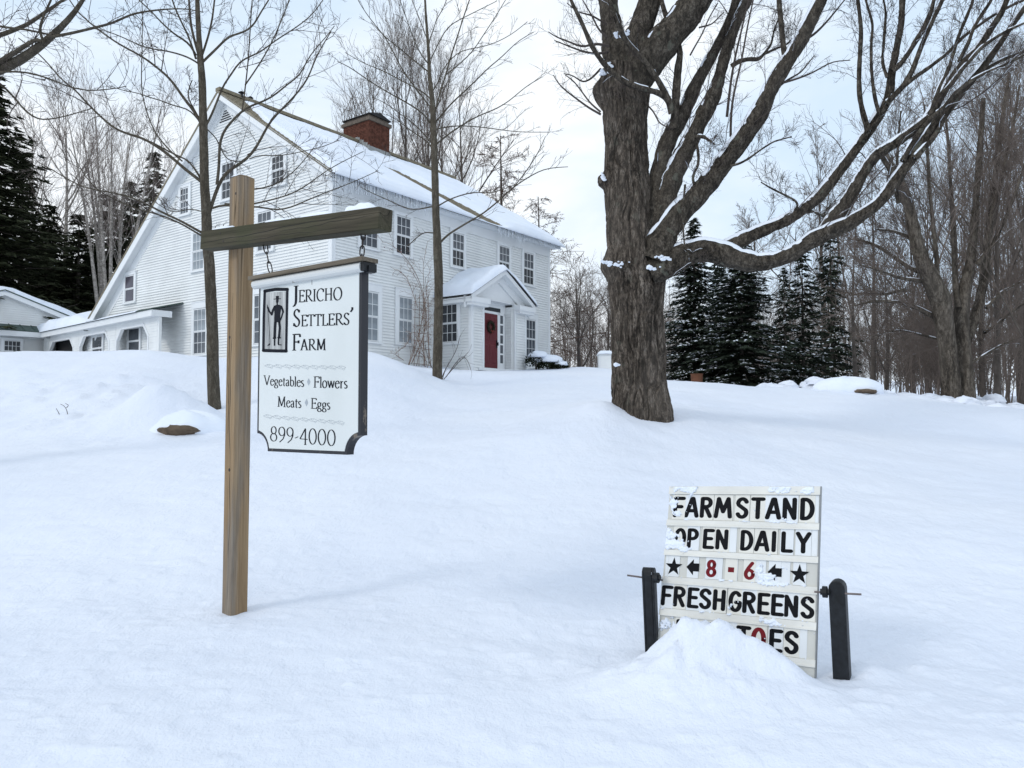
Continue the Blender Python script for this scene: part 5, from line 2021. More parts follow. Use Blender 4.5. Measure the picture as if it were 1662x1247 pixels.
# --- big old maple ---------------------------------------------------------------------
DM = 12.5
mb_ = P(1040, 676, DM)
mb_[2] = gz(mb_[0], mb_[1])
maple = thing('old_maple', mb_, 'huge old bare maple with furrowed trunk and long low snow-lined limbs', 'tree')
tr_pts = [(1042, 720, 104), (1041, 690, 98), (1040, 660, 94), (1037, 600, 88), (1036, 550, 90), (1036, 500, 96), (1034, 460, 104), (1030, 425, 106), (1028, 390, 98), (1022, 340, 88), (1016, 290, 80),
          (1015, 240, 73), (1013, 190, 78), (1012, 150, 90), (1014, 115, 84)]
tp_, trr = px_limb(tr_pts, DM)
V, Fq = rough_trunk(tp_, trr * .875, 520, 300, .022, 3, .10, 1.7, 15, ((2.92, .15, .10, .14, .45), (4.34, .0, .14, .10, .35), (5.78, .1, .13, .17, .5), (2.85, 1.0, .06, .10, .22), (1.4, 2.8, .05, .5, .3), (3.9, 1.9, .05, .3, .25), (5.2, 1.2, .06, .3, .3), (0.5, 2.6, .08, .35, .5)))
put('trunk', mk_mesh('trunk', V - mb_, Fq, M['bark_maple'], True), maple)
MSNOW = Tree()
LIMBS = [
    # (points, d0, d1)
    ([(1008, 135, 52), (1003, 100, 48), (996, 60, 40), (990, 20, 36), (986, -20, 34), (982, -90, 26)], 12.5, 12.7),
    ([(1022, 140, 52), (1024, 100, 50), (1034, 62, 44), (1050, 22, 40), (1062, -20, 36), (1075, -90, 26)], 12.45, 12.3),
    ([(1024, 150, 56), (1040, 118, 60), (1062, 88, 60), (1092, 52, 57), (1125, 12, 52), (1150, -25, 46), (1190, -90, 34)], 12.4, 12.0),
    ([(1054, 420, 64), (1062, 370, 52), (1066, 330, 42), (1070, 290, 34), (1077, 248, 30), (1092, 212, 28), (1103, 195, 26), (1117, 168, 24), (1128, 139, 21), (1142, 115, 19), (1159, 85, 18), (1175, 54, 17), (1188, 25, 15), (1202, -20, 13), (1220, -90, 9)], 12.4, 12.6),
    ([(1094, 210, 17), (1096, 176, 15), (1098, 141, 14), (1101, 106, 13), (1105, 85, 11), (1098, 66, 11), (1088, 44, 10), (1079, 21, 9), (1073, 0, 8), (1066, -50, 6)], 12.35, 12.1),
    ([(1090, 185, 12), (1086, 162, 12), (1068, 150, 11), (1053, 147, 11), (1034, 142, 11), (1013, 133, 10), (992, 117, 10), (976, 99, 9), (962, 78, 9), (951, 53, 8), (941, 30, 7), (926, 0, 6), (915, -50, 4)], 12.2, 11.4),
    ([(1086, 165, 12), (1068, 130, 11), (1046, 99, 11), (1023, 76, 10), (1009, 56, 9), (999, 30, 8), (985, -10, 6), (970, -60, 4)], 12.15, 11.4),
    ([(1060, 430, 60), (1070, 385, 54), (1077, 345, 46), (1083, 312, 40), (1095, 280, 35), (1110, 250, 32), (1125, 220, 31), (1139, 192, 29), (1152, 168, 28), (1160, 152, 24), (1168, 123, 18), (1177, 88, 18), (1187, 58, 17), (1198, 29, 17), (1213, 0, 16), (1235, -60, 12)], 12.3, 12.4),
    ([(1060, 425, 62), (1080, 378, 48), (1104, 345, 41), (1130, 319, 37), (1153, 295, 34), (1174, 267, 33), (1192, 243, 32), (1212, 216, 31), (1230, 190, 31), (1244, 162, 27), (1256, 134, 25), (1273, 108, 24), (1290, 83, 24), (1304, 58, 22), (1317, 33, 21), (1332, 0, 20), (1350, -50, 16)], 12.2, 11.6),
    ([(1276, 102, 13), (1272, 80, 10), (1269, 50, 9), (1266, 20, 9), (1264, -10, 8), (1262, -60, 6)], 11.8, 11.7),
    ([(1056, 440, 58), (1086, 428, 48), (1114, 412, 42), (1144, 405, 38), (1170, 411, 38), (1198, 421, 37), (1229, 428, 29), (1261, 423, 26), (1289, 411, 25), (1317, 391, 25), (1346, 377, 25), (1378, 364, 23), (1403, 348, 20), (1426, 332, 19), (1440, 315, 18), (1462, 282, 17), (1486, 250, 16), (1508, 216, 15), (1529, 188, 15), (1545, 168, 14), (1567, 142, 12), (1588, 118, 10), (1609, 92, 9), (1630, 60, 7), (1662, 15, 6), (1690, -30, 4)], 12.2, 10.2),
    ([(1178, 405, 30), (1202, 391, 25), (1222, 382, 23), (1243, 373, 22), (1262, 365, 20), (1279, 357, 19), (1307, 339, 18), (1330, 321, 17), (1348, 298, 16), (1366, 275, 16), (1385, 250, 15), (1398, 231, 15), (1412, 212, 14), (1426, 190, 14), (1438, 171, 13), (1445, 146, 13), (1447, 122, 13), (1451, 100, 11), (1457, 69, 10), (1463, 42, 9), (1465, 0, 8), (1468, -60, 5)], 12.1, 11.0),
    ([(1340, 380, 26), (1352, 358, 25), (1368, 338, 23), (1380, 321, 20), (1391, 302, 19), (1403, 279, 18), (1414, 263, 16), (1426, 250, 16), (1445, 238, 15), (1464, 226, 15), (1488, 209, 14), (1508, 193, 13), (1522, 165, 13), (1532, 150, 12), (1547, 123, 11), (1566, 100, 11), (1588, 80, 10), (1605, 52, 9), (1626, 21, 8), (1640, -15, 6), (1655, -60, 4)], 11.6, 10.4),
    # upper fan at the right
    ([(1410, 214, 13), (1402, 190, 10), (1395, 158, 9), (1394, 125, 9), (1396, 83, 8), (1398, 50, 7), (1395, 21, 7), (1392, 0, 6), (1388, -50, 4)], 11.4, 11.5),
    ([(1448, 116, 10), (1463, 104, 10), (1480, 77, 9), (1497, 50, 9), (1511, 21, 8), (1518, -10, 6), (1525, -60, 4)], 11.1, 10.9),
    ([(1438, 170, 10), (1450, 156, 10), (1465, 142, 10), (1480, 117, 9), (1489, 93, 9), (1497, 71, 8), (1506, 52, 8), (1515, 31, 7), (1530, 0, 7), (1545, -50, 4)], 11.2, 10.8),
    ([(1466, 141, 8), (1484, 126, 7), (1505, 112, 7), (1522, 99, 6), (1538, 87, 6), (1563, 60, 6), (1588, 42, 5), (1609, 27, 5), (1640, 10, 5), (1662, 0, 4), (1700, -15, 3)], 11.1, 10.6),
    ([(1465, 262, 11), (1478, 236, 10), (1497, 210, 10), (1510, 195, 9), (1516, 165, 8), (1526, 140, 8), (1540, 112, 7), (1549, 80, 7), (1557, 55, 6), (1568, 30, 6), (1580, 0, 5), (1590, -50, 3)], 10.9, 10.8),
    ([(1484, 258, 10), (1500, 240, 10), (1515, 225, 9), (1534, 190, 9), (1553, 163, 9), (1567, 142, 8), (1580, 128, 8), (1600, 112, 7), (1625, 98, 6), (1662, 84, 5), (1700, 70, 3)], 10.8, 10.5),
    ([(1500, 205, 8), (1516, 188, 8), (1535, 172, 7), (1550, 150, 7), (1575, 132, 6), (1600, 118, 5), (1625, 108, 5), (1662, 90, 4)], 10.7, 10.2),
    ([(1530, 152, 8), (1548, 132, 8), (1562, 112, 7), (1577, 96, 7), (1590, 80, 6), (1608, 66, 6), (1635, 50, 5), (1662, 38, 4)], 10.6, 10.1),
    ([(1556, 100, 7), (1572, 70, 7), (1580, 45, 6), (1596, 20, 6), (1610, 0, 5), (1620, -40, 3)], 10.7, 10.6),
    ([(1430, 252, 9), (1444, 275, 9), (1452, 300, 8), (1459, 330, 8)], 11.2, 11.2),
    ([(1428, 188, 7), (1421, 165, 7), (1417, 140, 6), (1414, 110, 6), (1414, 70, 5), (1417, 40, 5), (1405, 0, 4)], 11.3, 11.3),
    ([(1440, 126, 6), (1432, 104, 6), (1433, 85, 5), (1436, 50, 5), (1438, 20, 4), (1432, -10, 3)], 11.2, 11.2),
    # short broken limb and curls
    ([(1187, 108, 9), (1198, 100, 9), (1215, 96, 8), (1232, 97, 7), (1240, 88, 5), (1252, 72, 4), (1256, 50, 3), (1264, 30, 3)], 12.3, 12.0),
    ([(1130, 222, 8), (1142, 222, 7), (1152, 228, 5), (1159, 234, 3)], 12.2, 12.0),
    ([(1131, 232, 5), (1134, 255, 5), (1133, 268, 5), (1126, 282, 5), (1124, 292, 5), (1127, 299, 5)], 12.0, 12.0),
    ([(1240, 88, 5), (1262, 78, 4), (1275, 74, 3), (1290, 60, 3)], 12.1, 12.0),
    ([(1184, 270, 5), (1200, 266, 4), (1215, 258, 4), (1232, 245, 3), (1255, 230, 3), (1285, 222, 2)], 11.9, 11.7),
    ([(1307, 345, 6), (1320, 343, 5), (1332, 350, 5), (1345, 353, 5), (1352, 350, 4)], 11.8, 11.7),
    ([(1290, 342, 5), (1296, 333, 4), (1290, 325, 4), (1270, 315, 4), (1250, 305, 3), (1235, 296, 2)], 11.7, 11.6),
    ([(1112, 300, 4), (1108, 340, 3), (1110, 400, 3), (1130, 440, 2)], 11.9, 11.8),
]
limb_P, limb_R = [], []
for li, (pts, d0, d1) in enumerate(LIMBS):
    pw_, rw_ = px_limb(pts, d0, d1)
    K = max(16, int(len(pts) * 4))
    p_, r_ = resample(pw_, rw_, K)
    # gentle knobbly thickness
    r_ = r_ * .90 * (1 + .10 * vnoise(np.arange(K) * .55, np.full(K, li * 3.3), 4) + .05 * vnoise(np.arange(K) * 1.7, np.full(K, li * 1.3), 9))
    limb_P.append(p_)
    limb_R.append(r_)
    if r_[0] > .1:
        V, Fq = rough_trunk(p_, r_, int(K * 4), 56, .009, 20 + li, 0, 3, 9)
        put('limb', mk_mesh('limb', V - mb_, Fq, M['bark_limb'], True), maple)
    else:
        tt_ = Tree()
        tt_.add(p_[None], r_[None], 10)
        put('limb', tt_.mesh('limb', M['bark_limb'], mb_), maple)
snow_on([p for p in limb_P], limb_R, MSNOW, .020, 1, .80, .12, .62)
# extra heavy snow along the low limbs
snow_on([limb_P[i] for i in (8, 10, 11, 12)], [limb_R[i] for i in (8, 10, 11, 12)], MSNOW, .034, 5, .93, .55, .55)
# patches at the burl, the fork and the trunk
def snow_patch(out, c, rx, rz, seed, n=10):
    c = np.array(c)
    rgp = np.random.default_rng(seed)
    for _ in range(n):
        q = c + np.array([rgp.normal() * rx, -.02, rgp.normal() * rz])
        s = rgp.uniform(.012, .035)
        V = [q + np.array([0, -s * .6, s * .3])]
        for k in range(7):
            a = 2 * math.pi * k / 7
            V.append(q + np.array([s * math.cos(a) * rgp.uniform(.8, 1.6), .02, s * math.sin(a) * rgp.uniform(.5, 1.1)]))
        V = np.array(V)
        Fp = np.array([[0, 1 + (k + 1) % 7, 1 + k, 1 + k] for k in range(7)])
        out.V.append(V)
        out.F.append(Fp + out.n)
        out.n += len(V)


MS2 = []
for (px, py, d, rx, rz, sd, nn) in ((1000, 428, 11.95, .10, .035, 1, 16), (984, 426, 12.1, .03, .02, 2, 6), (977, 284, 12.3, .02, .03, 3, 10), (1001, 592, 11.9, .02, .006, 4, 3), (1005, 57, 12.1, .05, .03, 5, 12), (1016, 55, 12.0, .03, .03, 6, 10),
                                    (990, 108, 12.1, .02, .05, 7, 12), (978, 118, 12.2, .025, .03, 8, 10), (1075, 418, 11.75, .06, .03, 9, 14), (1062, 435, 11.7, .05, .015, 10, 8)):
    snow_patch(MSNOW, P(px, py, d), rx, rz, sd, nn)
V = np.concatenate(MSNOW.V) - mb_
Fs = np.concatenate(MSNOW.F)
put('limb_snow', mk_mesh('limb_snow', V, [tuple(dict.fromkeys(f)) for f in Fs.tolist()], M['roof_snow'], True), maple, kind='stuff')


def branchlets(limbs, rads, seed, spec, k0=5):
    """limbs: list of (K,3); spec: list of sprout kwargs; returns Tree of fine branches"""
    rgl = np.random.default_rng(seed)
    Kc = 14
    Pn = np.stack([resample(p, r, Kc)[0] for p, r in zip(limbs, rads)])
    Rn = np.stack([resample(p, r, Kc)[1] for p, r in zip(limbs, rads)])
    out = Tree()
    levels = []
    for li, sp in enumerate(spec):
        Pn, Rn = sprout(Pn, Rn, rgl, **sp)
        out.add(Pn, Rn, max(3, k0 - li))
        levels.append((Pn, Rn))
    return out, levels


# twigs on the thinner limbs and shoots on the trunk
fine = [i for i in range(len(limb_P)) if limb_R[i][-1] < .09]
tw, lv_ = branchlets([limb_P[i] for i in fine], [limb_R[i] for i in fine], 11, [
    dict(n=10, lr=.17, ang=48, up=.18, rr=.009, t0=.2, curl=.12, minr=.0035, K=6, lmin=.35, lmax=1.5),
    dict(n=6, lr=.5, ang=42, up=.10, rr=.008, t0=.15, curl=.14, minr=.0028, K=5, lmin=.15, lmax=.7),
    dict(n=4, lr=.5, ang=40, up=.08, rr=.008, t0=.2, curl=.15, minr=.0022, K=4, lmin=.08, lmax=.35)])
# sprays left of the trunk, as in the picture
left_sprays = [
    lw([(988, 75), (965, 70), (945, 78), (925, 68), (905, 62), (890, 52)], 5, 1.6), lw([(987, 84), (968, 88), (950, 85), (935, 80), (915, 72), (900, 66)], 5, 1.6),
    lw([(975, 112), (960, 128), (945, 135), (930, 122), (915, 120)], 4, 1.4), lw([(975, 186), (955, 175), (935, 160), (915, 145), (905, 135), (898, 122)], 4, 1.4),
    lw([(975, 182), (958, 168), (945, 150), (930, 130), (917, 122)], 3.4, 1.4), lw([(985, 60), (972, 50), (962, 28), (950, 8), (940, -10)], 4, 1.4), lw([(985, 40), (960, 25), (938, 20), (920, 5)], 3.5, 1.4),
    lw([(1045, 165), (1060, 180), (1070, 200), (1082, 206)], 3, 2), lw([(1180, 190), (1183, 160), (1188, 120), (1196, 80), (1206, 40), (1215, 0)], 5, 2.5),
    lw([(1186, 222), (1186, 190), (1189, 160), (1196, 130), (1204, 100), (1210, 60), (1218, 20), (1225, -10)], 4.5, 2.4),
    lw([(1265, 140), (1278, 130), (1300, 118), (1310, 105), (1322, 90)], 4, 1.5), lw([(1270, 135), (1295, 128), (1320, 118), (1350, 100), (1380, 98)], 4, 1.5),
    lw([(1300, 68), (1320, 58), (1340, 38), (1355, 20), (1375, -5)], 5, 2), lw([(1120, 90), (1128, 75), (1140, 55), (1150, 30), (1165, 5)], 3, 2), lw([(1135, 45), (1155, 40), (1175, 20)], 3, 1.6)]
lp_, lr_ = [], []
for i, pts in enumerate(left_sprays):
    a, b = px_limb(pts, 12.1 + .3 * math.sin(i), 11.7)
    a, b = resample(a, b, 14)
    lp_.append(a)
    lr_.append(b)
tw2, _l = branchlets(lp_, lr_, 12, [
    dict(n=7, lr=.38, ang=42, up=.10, rr=.008, t0=.15, curl=.12, minr=.0028, K=5, lmin=.15, lmax=.8),
    dict(n=5, lr=.5, ang=40, up=.06, rr=.008, t0=.15, curl=.14, minr=.0022, K=4, lmin=.08, lmax=.4)])
tw2.add(np.stack(lp_), np.stack(lr_), 5)
tw.V += tw2.V
tw.F += [f + tw.n for f in tw2.F]
put('twigs', tw.mesh('twigs', M['twig'], mb_), maple, kind='stuff')
sno = Tree()
snow_on(list(lv_[0][0][::2]), list(lv_[0][1][::2]), sno, .010, 3, .75, .1, .9)
put('twig_snow', mk_mesh('twig_snow', np.concatenate(sno.V) - mb_, np.concatenate(sno.F), M['roof_snow'], True), maple, kind='stuff')

# --- two young trees in front of the house ----------------------------------------------------
def young_tree(name, label, trunk, d, branches, seed, spec, ddep=.9, bw=.62):
    base = P(trunk[0][0], trunk[0][1], d)
    base[2] = gz(base[0], base[1])
    t_ = thing(name, base, label, 'tree', 'young bare trees between the road and the house')
    pw_, rw_ = px_limb(trunk, d)
    V, Fq = rough_trunk(pw_, rw_, 160, 26, .004, seed, .02, 3, 5)
    put('trunk', mk_mesh('trunk', V - base, Fq, M['bark_young'], True), t_)
    bp_, br_ = [], []
    rgl = np.random.default_rng(seed)
    for i, (pts, w0, w1) in enumerate(branches):
        dd = (rgl.uniform(-1, 1)) * ddep
        # branches start on the trunk and swing towards or away from the viewer
        a, b = px_limb(lw(pts, w0 * bw, max(w1 * .8, 1.0)), d, d + dd)
        K = max(14, len(pts) * 2)
        a, b = resample(a, b, K)
        bp_.append(a)
        br_.append(b)
        tt_ = Tree()
        tt_.add(a[None], b[None], 7)
        put('branch', tt_.mesh('branch', M['bark_young'], base), t_)
    tw_, lv__ = branchlets(bp_, br_, seed + 1, spec)
    put('twigs', tw_.mesh('twigs', M['twig'], base), t_, kind='stuff')
    return t_


Y1 = [
    ([(338, 352), (345, 328), (356, 296), (368, 277), (387, 268), (405, 256), (420, 233), (428, 217), (437, 198), (458, 177), (477, 158), (500, 129), (508, 105), (518, 83), (537, 52)], 10, 2),
    ([(352, 300), (356, 270), (356, 231), (362, 212), (372, 202), (393, 179), (410, 170), (425, 167), (448, 154), (468, 135), (489, 123), (494, 104), (510, 81), (530, 60), (543, 42)], 8, 1.5),
    ([(334, 205), (342, 190), (350, 171), (357, 152), (364, 135), (379, 117), (387, 100), (406, 92), (427, 83), (439, 71), (460, 58), (485, 42), (506, 25), (525, 0), (535, -20)], 6, 1.6),
    ([(330, 100), (340, 90), (350, 81), (362, 68), (373, 58), (393, 54), (410, 44), (418, 30), (425, 17), (437, 0), (445, -20)], 7, 2.5),
    ([(393, 180), (396, 160), (398, 142), (402, 110), (404, 83), (406, 50), (408, 21), (410, -10)], 4, 2),
    ([(398, 138), (412, 118), (425, 98), (440, 72), (452, 45), (462, 20), (472, -5)], 4, 2),
    ([(345, 338), (365, 331), (390, 338), (413, 334), (430, 338), (452, 342), (473, 337), (490, 329), (506, 322), (538, 309), (560, 301), (582, 292), (614, 277)], 6, 1.3),
    ([(365, 331), (395, 334), (418, 330), (434, 326), (460, 320), (491, 307), (512, 290), (538, 272), (565, 258), (590, 246)], 5, 1.3),
    ([(372, 300), (395, 305), (410, 309), (430, 305), (452, 298), (462, 290), (476, 280), (492, 262), (510, 240)], 5, 1.4),
    ([(405, 258), (420, 250), (440, 254), (465, 252), (490, 246), (520, 240), (550, 228)], 3, 1.2),
    ([(333, 300), (318, 288), (300, 275), (284, 260), (267, 246), (250, 235), (234, 225), (213, 219), (192, 213), (178, 203), (164, 190), (150, 177), (129, 154), (117, 140), (104, 135), (79, 104), (56, 81), (30, 62)], 9, 2),
    ([(333, 304), (322, 283), (304, 256), (292, 256), (263, 240), (236, 225), (215, 222), (198, 215), (180, 205)], 5, 2),
    ([(326, 200), (314, 178), (302, 165), (293, 152), (285, 140), (278, 130), (265, 118), (250, 106), (231, 92), (210, 81), (188, 69), (173, 58), (158, 48), (140, 32), (125, 19), (113, 0), (100, -20)], 8, 2),
    ([(336, 382), (321, 375), (300, 362), (283, 354), (265, 346), (250, 338), (225, 325), (205, 318), (183, 313), (158, 309), (133, 304), (108, 290), (83, 275), (60, 262)], 7, 1.6),
    ([(336, 388), (318, 378), (300, 366), (270, 352), (245, 345), (215, 338), (190, 325), (160, 312), (140, 290), (125, 262), (112, 240)], 5, 1.4),
    ([(323, 104), (318, 100), (305, 93), (291, 88), (275, 84), (260, 81), (245, 80), (225, 73), (206, 64), (188, 56), (170, 50), (150, 40)], 5, 1.5),
    ([(296, 262), (280, 250), (268, 236), (254, 221), (246, 204), (240, 188), (234, 168), (229, 146), (230, 105), (231, 63), (231, 21), (230, -10)], 4, 1.6),
    ([(318, 90), (308, 71), (296, 63), (285, 58), (272, 46), (260, 35), (246, 19), (225, 0), (212, -15)], 6, 2),
    ([(318, 96), (313, 80), (309, 68), (303, 52), (297, 42), (290, 26), (283, 12), (277, -10)], 6, 3),
    ([(322, 88), (314, 60), (310, 42), (308, 20), (307, 0), (305, -20)], 7, 4),
    ([(328, 90), (338, 60), (345, 30), (348, 0), (352, -20)], 6, 3),
    ([(322, 195), (310, 180), (300, 175), (280, 172), (262, 163), (240, 158), (222, 150), (200, 148), (180, 140)], 4, 1.4),
    ([(322, 190), (312, 172), (305, 160), (306, 145), (312, 130)], 4, 2),
    ([(336, 400), (345, 390), (352, 383), (362, 378)], 5, 3),
    ([(334, 345), (322, 342), (305, 338), (292, 345), (275, 344), (255, 330), (240, 322)], 3, 1.2),
    ([(336, 210), (352, 225), (362, 250), (372, 262), (392, 262)], 3, 2),
]
Y2 = [
    ([z5(700, 1135), z5(750, 1090), z5(800, 1050), z5(860, 1005), z5(920, 970), z5(1040, 900), z5(1180, 850), z5(1290, 780), z5(1400, 680), z5(1530, 600)], 5, 1.3),
    ([z5(700, 960), z5(750, 900), z5(800, 830), z5(900, 740), z5(1020, 630), z5(1120, 520), z5(1210, 460), z5(1340, 320), z5(1470, 250)], 5, 1.2),
    ([z5(695, 900), z5(706, 850), z5(740, 720), z5(780, 600), z5(830, 420), z5(880, 270), z5(930, 110), z5(970, 0), z5(990, -60)], 5, 2),
    ([z5(790, 580), z5(880, 510), z5(990, 410), z5(1060, 300), z5(1160, 150), z5(1250, 0)], 3, 1.4),
    ([z5(670, 460), z5(720, 350), z5(800, 200), z5(900, 150), z5(1000, 100), z5(1100, 50), z5(1180, 10)], 3, 1.2),
    ([z5(660, 830), z5(600, 760), z5(560, 700), z5(480, 600), z5(400, 460), z5(330, 310), z5(230, 190), z5(150, 90), z5(100, 0)], 4, 1.4),
    ([z5(665, 960), z5(650, 920), z5(590, 870), z5(500, 810), z5(350, 730), z5(200, 640), z5(60, 540), z5(0, 500), z5(-60, 480)], 5, 1.3),
    ([z5(665, 770), z5(620, 720), z5(520, 670), z5(400, 610), z5(280, 540), z5(170, 510), z5(0, 410)], 4, 1.2),
    ([z5(655, 565), z5(560, 490), z5(450, 400), z5(350, 320), z5(270, 250), z5(200, 170)], 4, 1.2),
    ([z5(650, 500), z5(600, 440), z5(560, 370), z5(510, 240), z5(470, 120), z5(420, -20)], 3.5, 1.5),
    ([z5(668, 1140), z5(640, 1100), z5(590, 1070), z5(500, 1010), z5(400, 930), z5(320, 890)], 4, 1.2),
    ([z5(700, 1010), z5(760, 990), z5(860, 980), z5(950, 980), z5(1060, 990), z5(1200, 1010), z5(1350, 1030), z5(1590, 1030)], 3.5, 1.1),
    ([z5(690, 700), z5(720, 680), z5(740, 580), z5(800, 480), z5(900, 390), z5(1000, 380), z5(1140, 350), z5(1300, 270), z5(1420, 170)], 3, 1.1),
    ([z5(650, 380), z5(660, 300), z5(690, 230), z5(710, 150), z5(760, 80), z5(790, 0)], 3, 1.5),
    ([z5(645, 320), z5(620, 260), z5(600, 200), z5(560, 100), z5(520, 0)], 3, 1.5),
    ([(713, 396), (722, 384), (731, 378), (745, 370), (761, 360), (780, 350), (804, 331), (818, 318), (833, 304), (857, 288), (881, 275), (900, 272), (922, 271)], 6, 1.4),
    ([(709, 336), (718, 330), (729, 324), (751, 316), (766, 313), (780, 312), (800, 314), (820, 306), (836, 300)], 4, 1.2),
    ([(706, 335), (695, 336), (684, 340), (664, 341), (645, 332), (621, 321), (600, 312), (585, 304)], 4, 1.1),
    ([(710, 379), (700, 378), (688, 377), (676, 386), (667, 395), (660, 400)], 3.5, 1.5),
    ([(833, 305), (845, 290), (860, 270), (872, 250), (880, 235), (885, 222)], 3, 1),
    ([(706, 240), (690, 220), (672, 200), (650, 186), (628, 168), (605, 158)], 3, 1.1),
]
YSPEC = [dict(n=10, lr=.22, ang=44, up=.08, rr=.009, t0=.2, curl=.10, minr=.0045, K=5, lmin=.25, lmax=1.3),
         dict(n=5, lr=.45, ang=40, up=.06, rr=.008, t0=.2, curl=.12, minr=.0036, K=4, lmin=.12, lmax=.55),
         dict(n=2, lr=.5, ang=38, up=.05, rr=.008, t0=.3, curl=.12, minr=.003, K=3, lmin=.08, lmax=.3)]
young_tree('young_tree', 'slim young tree with grey-brown trunk right behind the tall sign post',
           [(350, 690, 21), (348, 655, 19), (346, 617, 18), (345, 560, 18), (344, 517, 17), (340, 434, 16.5), (336, 390, 16), (335, 350, 15), (332, 300, 14), (331, 255, 13), (330, 205, 12.5), (329, 165, 11.5), (328, 125, 11), (325, 95, 10), (323, 60, 8), (321, 20, 7), (320, -20, 6)], 15.0, Y1, 31, YSPEC)
young_tree('young_tree', 'slim young tree standing before the porch with a curved low branch',
           [(710, 640, 16), (710, 612, 15), (711, 560, 14.5), (712, 500, 14), (712, 450, 14), (710, 410, 14), (709, 380, 12.5), (707, 350, 11.5), (706, 300, 11.5), (705, 262, 11), (704, 230, 10.5), (703, 190, 9.5), (702, 165, 8), (700, 145, 7), (697, 120, 6), (696, 90, 5), (694, 60, 4), (691, 20, 3.4), (689, -20, 3)], 20.0, Y2, 47,
           [dict(n=7, lr=.22, ang=36, up=.10, rr=.008, t0=.2, curl=.08, minr=.0055, K=5, lmin=.3, lmax=1.5),
            dict(n=4, lr=.45, ang=34, up=.08, rr=.008, t0=.2, curl=.10, minr=.0045, K=4, lmin=.15, lmax=.7)], 1.3)

# --- tree out of the frame at the left whose branches reach in --------------------------------
LB = [
    (lw([(-210, 210), (-120, 160), (-40, 128), (0, 113), (27, 102), (52, 85), (71, 71), (83, 60), (98, 46), (117, 27), (129, 10), (136, 0), (150, -30)], 20, 5), 9.2, 8.6),
    (lw([(-60, 134), (0, 100), (21, 88), (46, 71), (60, 63), (69, 68)], 9, 5), 9.0, 8.8),
    (lw([(-120, 96), (-50, 66), (0, 58), (25, 48), (46, 40), (69, 23), (88, 10), (110, -5)], 9, 4), 9.4, 9.0),
    (lw([(71, 70), (66, 56), (65, 42), (73, 21), (83, 0), (88, -20)], 5, 3), 8.8, 8.6),
    (lw([(85, 60), (117, 54), (150, 46), (183, 38), (213, 23), (242, 18), (270, 15), (300, 14), (330, 20)], 5, 1.5), 8.7, 8.2),
    (lw([(-10, 118), (21, 116), (52, 119), (83, 129), (113, 142), (146, 148), (188, 144), (205, 140)], 3.5, 1.3), 9.0, 8.4),
    (lw([(-20, 40), (20, 46), (40, 48), (70, 54), (85, 58)], 4, 3), 9.2, 8.8),
    (lw([(-60, 100), (0, 135), (25, 160), (40, 180), (62, 195), (82, 194), (110, 188), (150, 176)], 4, 1.4), 9.3, 8.8),
]
lt_base = np.array([-8.6, 9.4, 0])
lt_base[2] = gz(lt_base[0], lt_base[1])
lt = thing('roadside_tree', lt_base, 'bare tree whose thin branches reach in over the garage', 'tree')
tt_ = Tree()
top_ = P(-210, 210, 9.2)
pts = np.array([lt_base + [0, 0, -.2], lt_base + [.05, 0, 2.5], top_ + [-.3, 0, 0], top_ + [-.2, .3, 3.5], top_ + [.2, .4, 6]])
V, Fq = rough_trunk(pts, np.array([.24, .2, .16, .1, .03]), 60, 20, .006, 5, .03, 3, 5)
put('trunk', mk_mesh('trunk', V - lt_base, Fq, M['bark_young'], True), lt)
bp_, br_ = [], []
for pts, d0, d1 in LB:
    a, b = px_limb(pts, d0, d1)
    a, b = resample(a, b, 26)
    bp_.append(a)
    br_.append(b)
    tt_ = Tree()
    tt_.add(a[None], b[None], 8)
    put('branch', tt_.mesh('branch', M['bark_young'], lt_base), lt)
tw_, _l = branchlets(bp_, br_, 77, [dict(n=8, lr=.28, ang=48, up=.06, rr=.009, t0=.25, curl=.14, minr=.0034, K=6, lmin=.2, lmax=.9),
                                    dict(n=5, lr=.5, ang=42, up=.05, rr=.008, t0=.2, curl=.14, minr=.0026, K=4, lmin=.1, lmax=.4)])
put('twigs', tw_.mesh('twigs', M['twig'], lt_base), lt, kind='stuff')

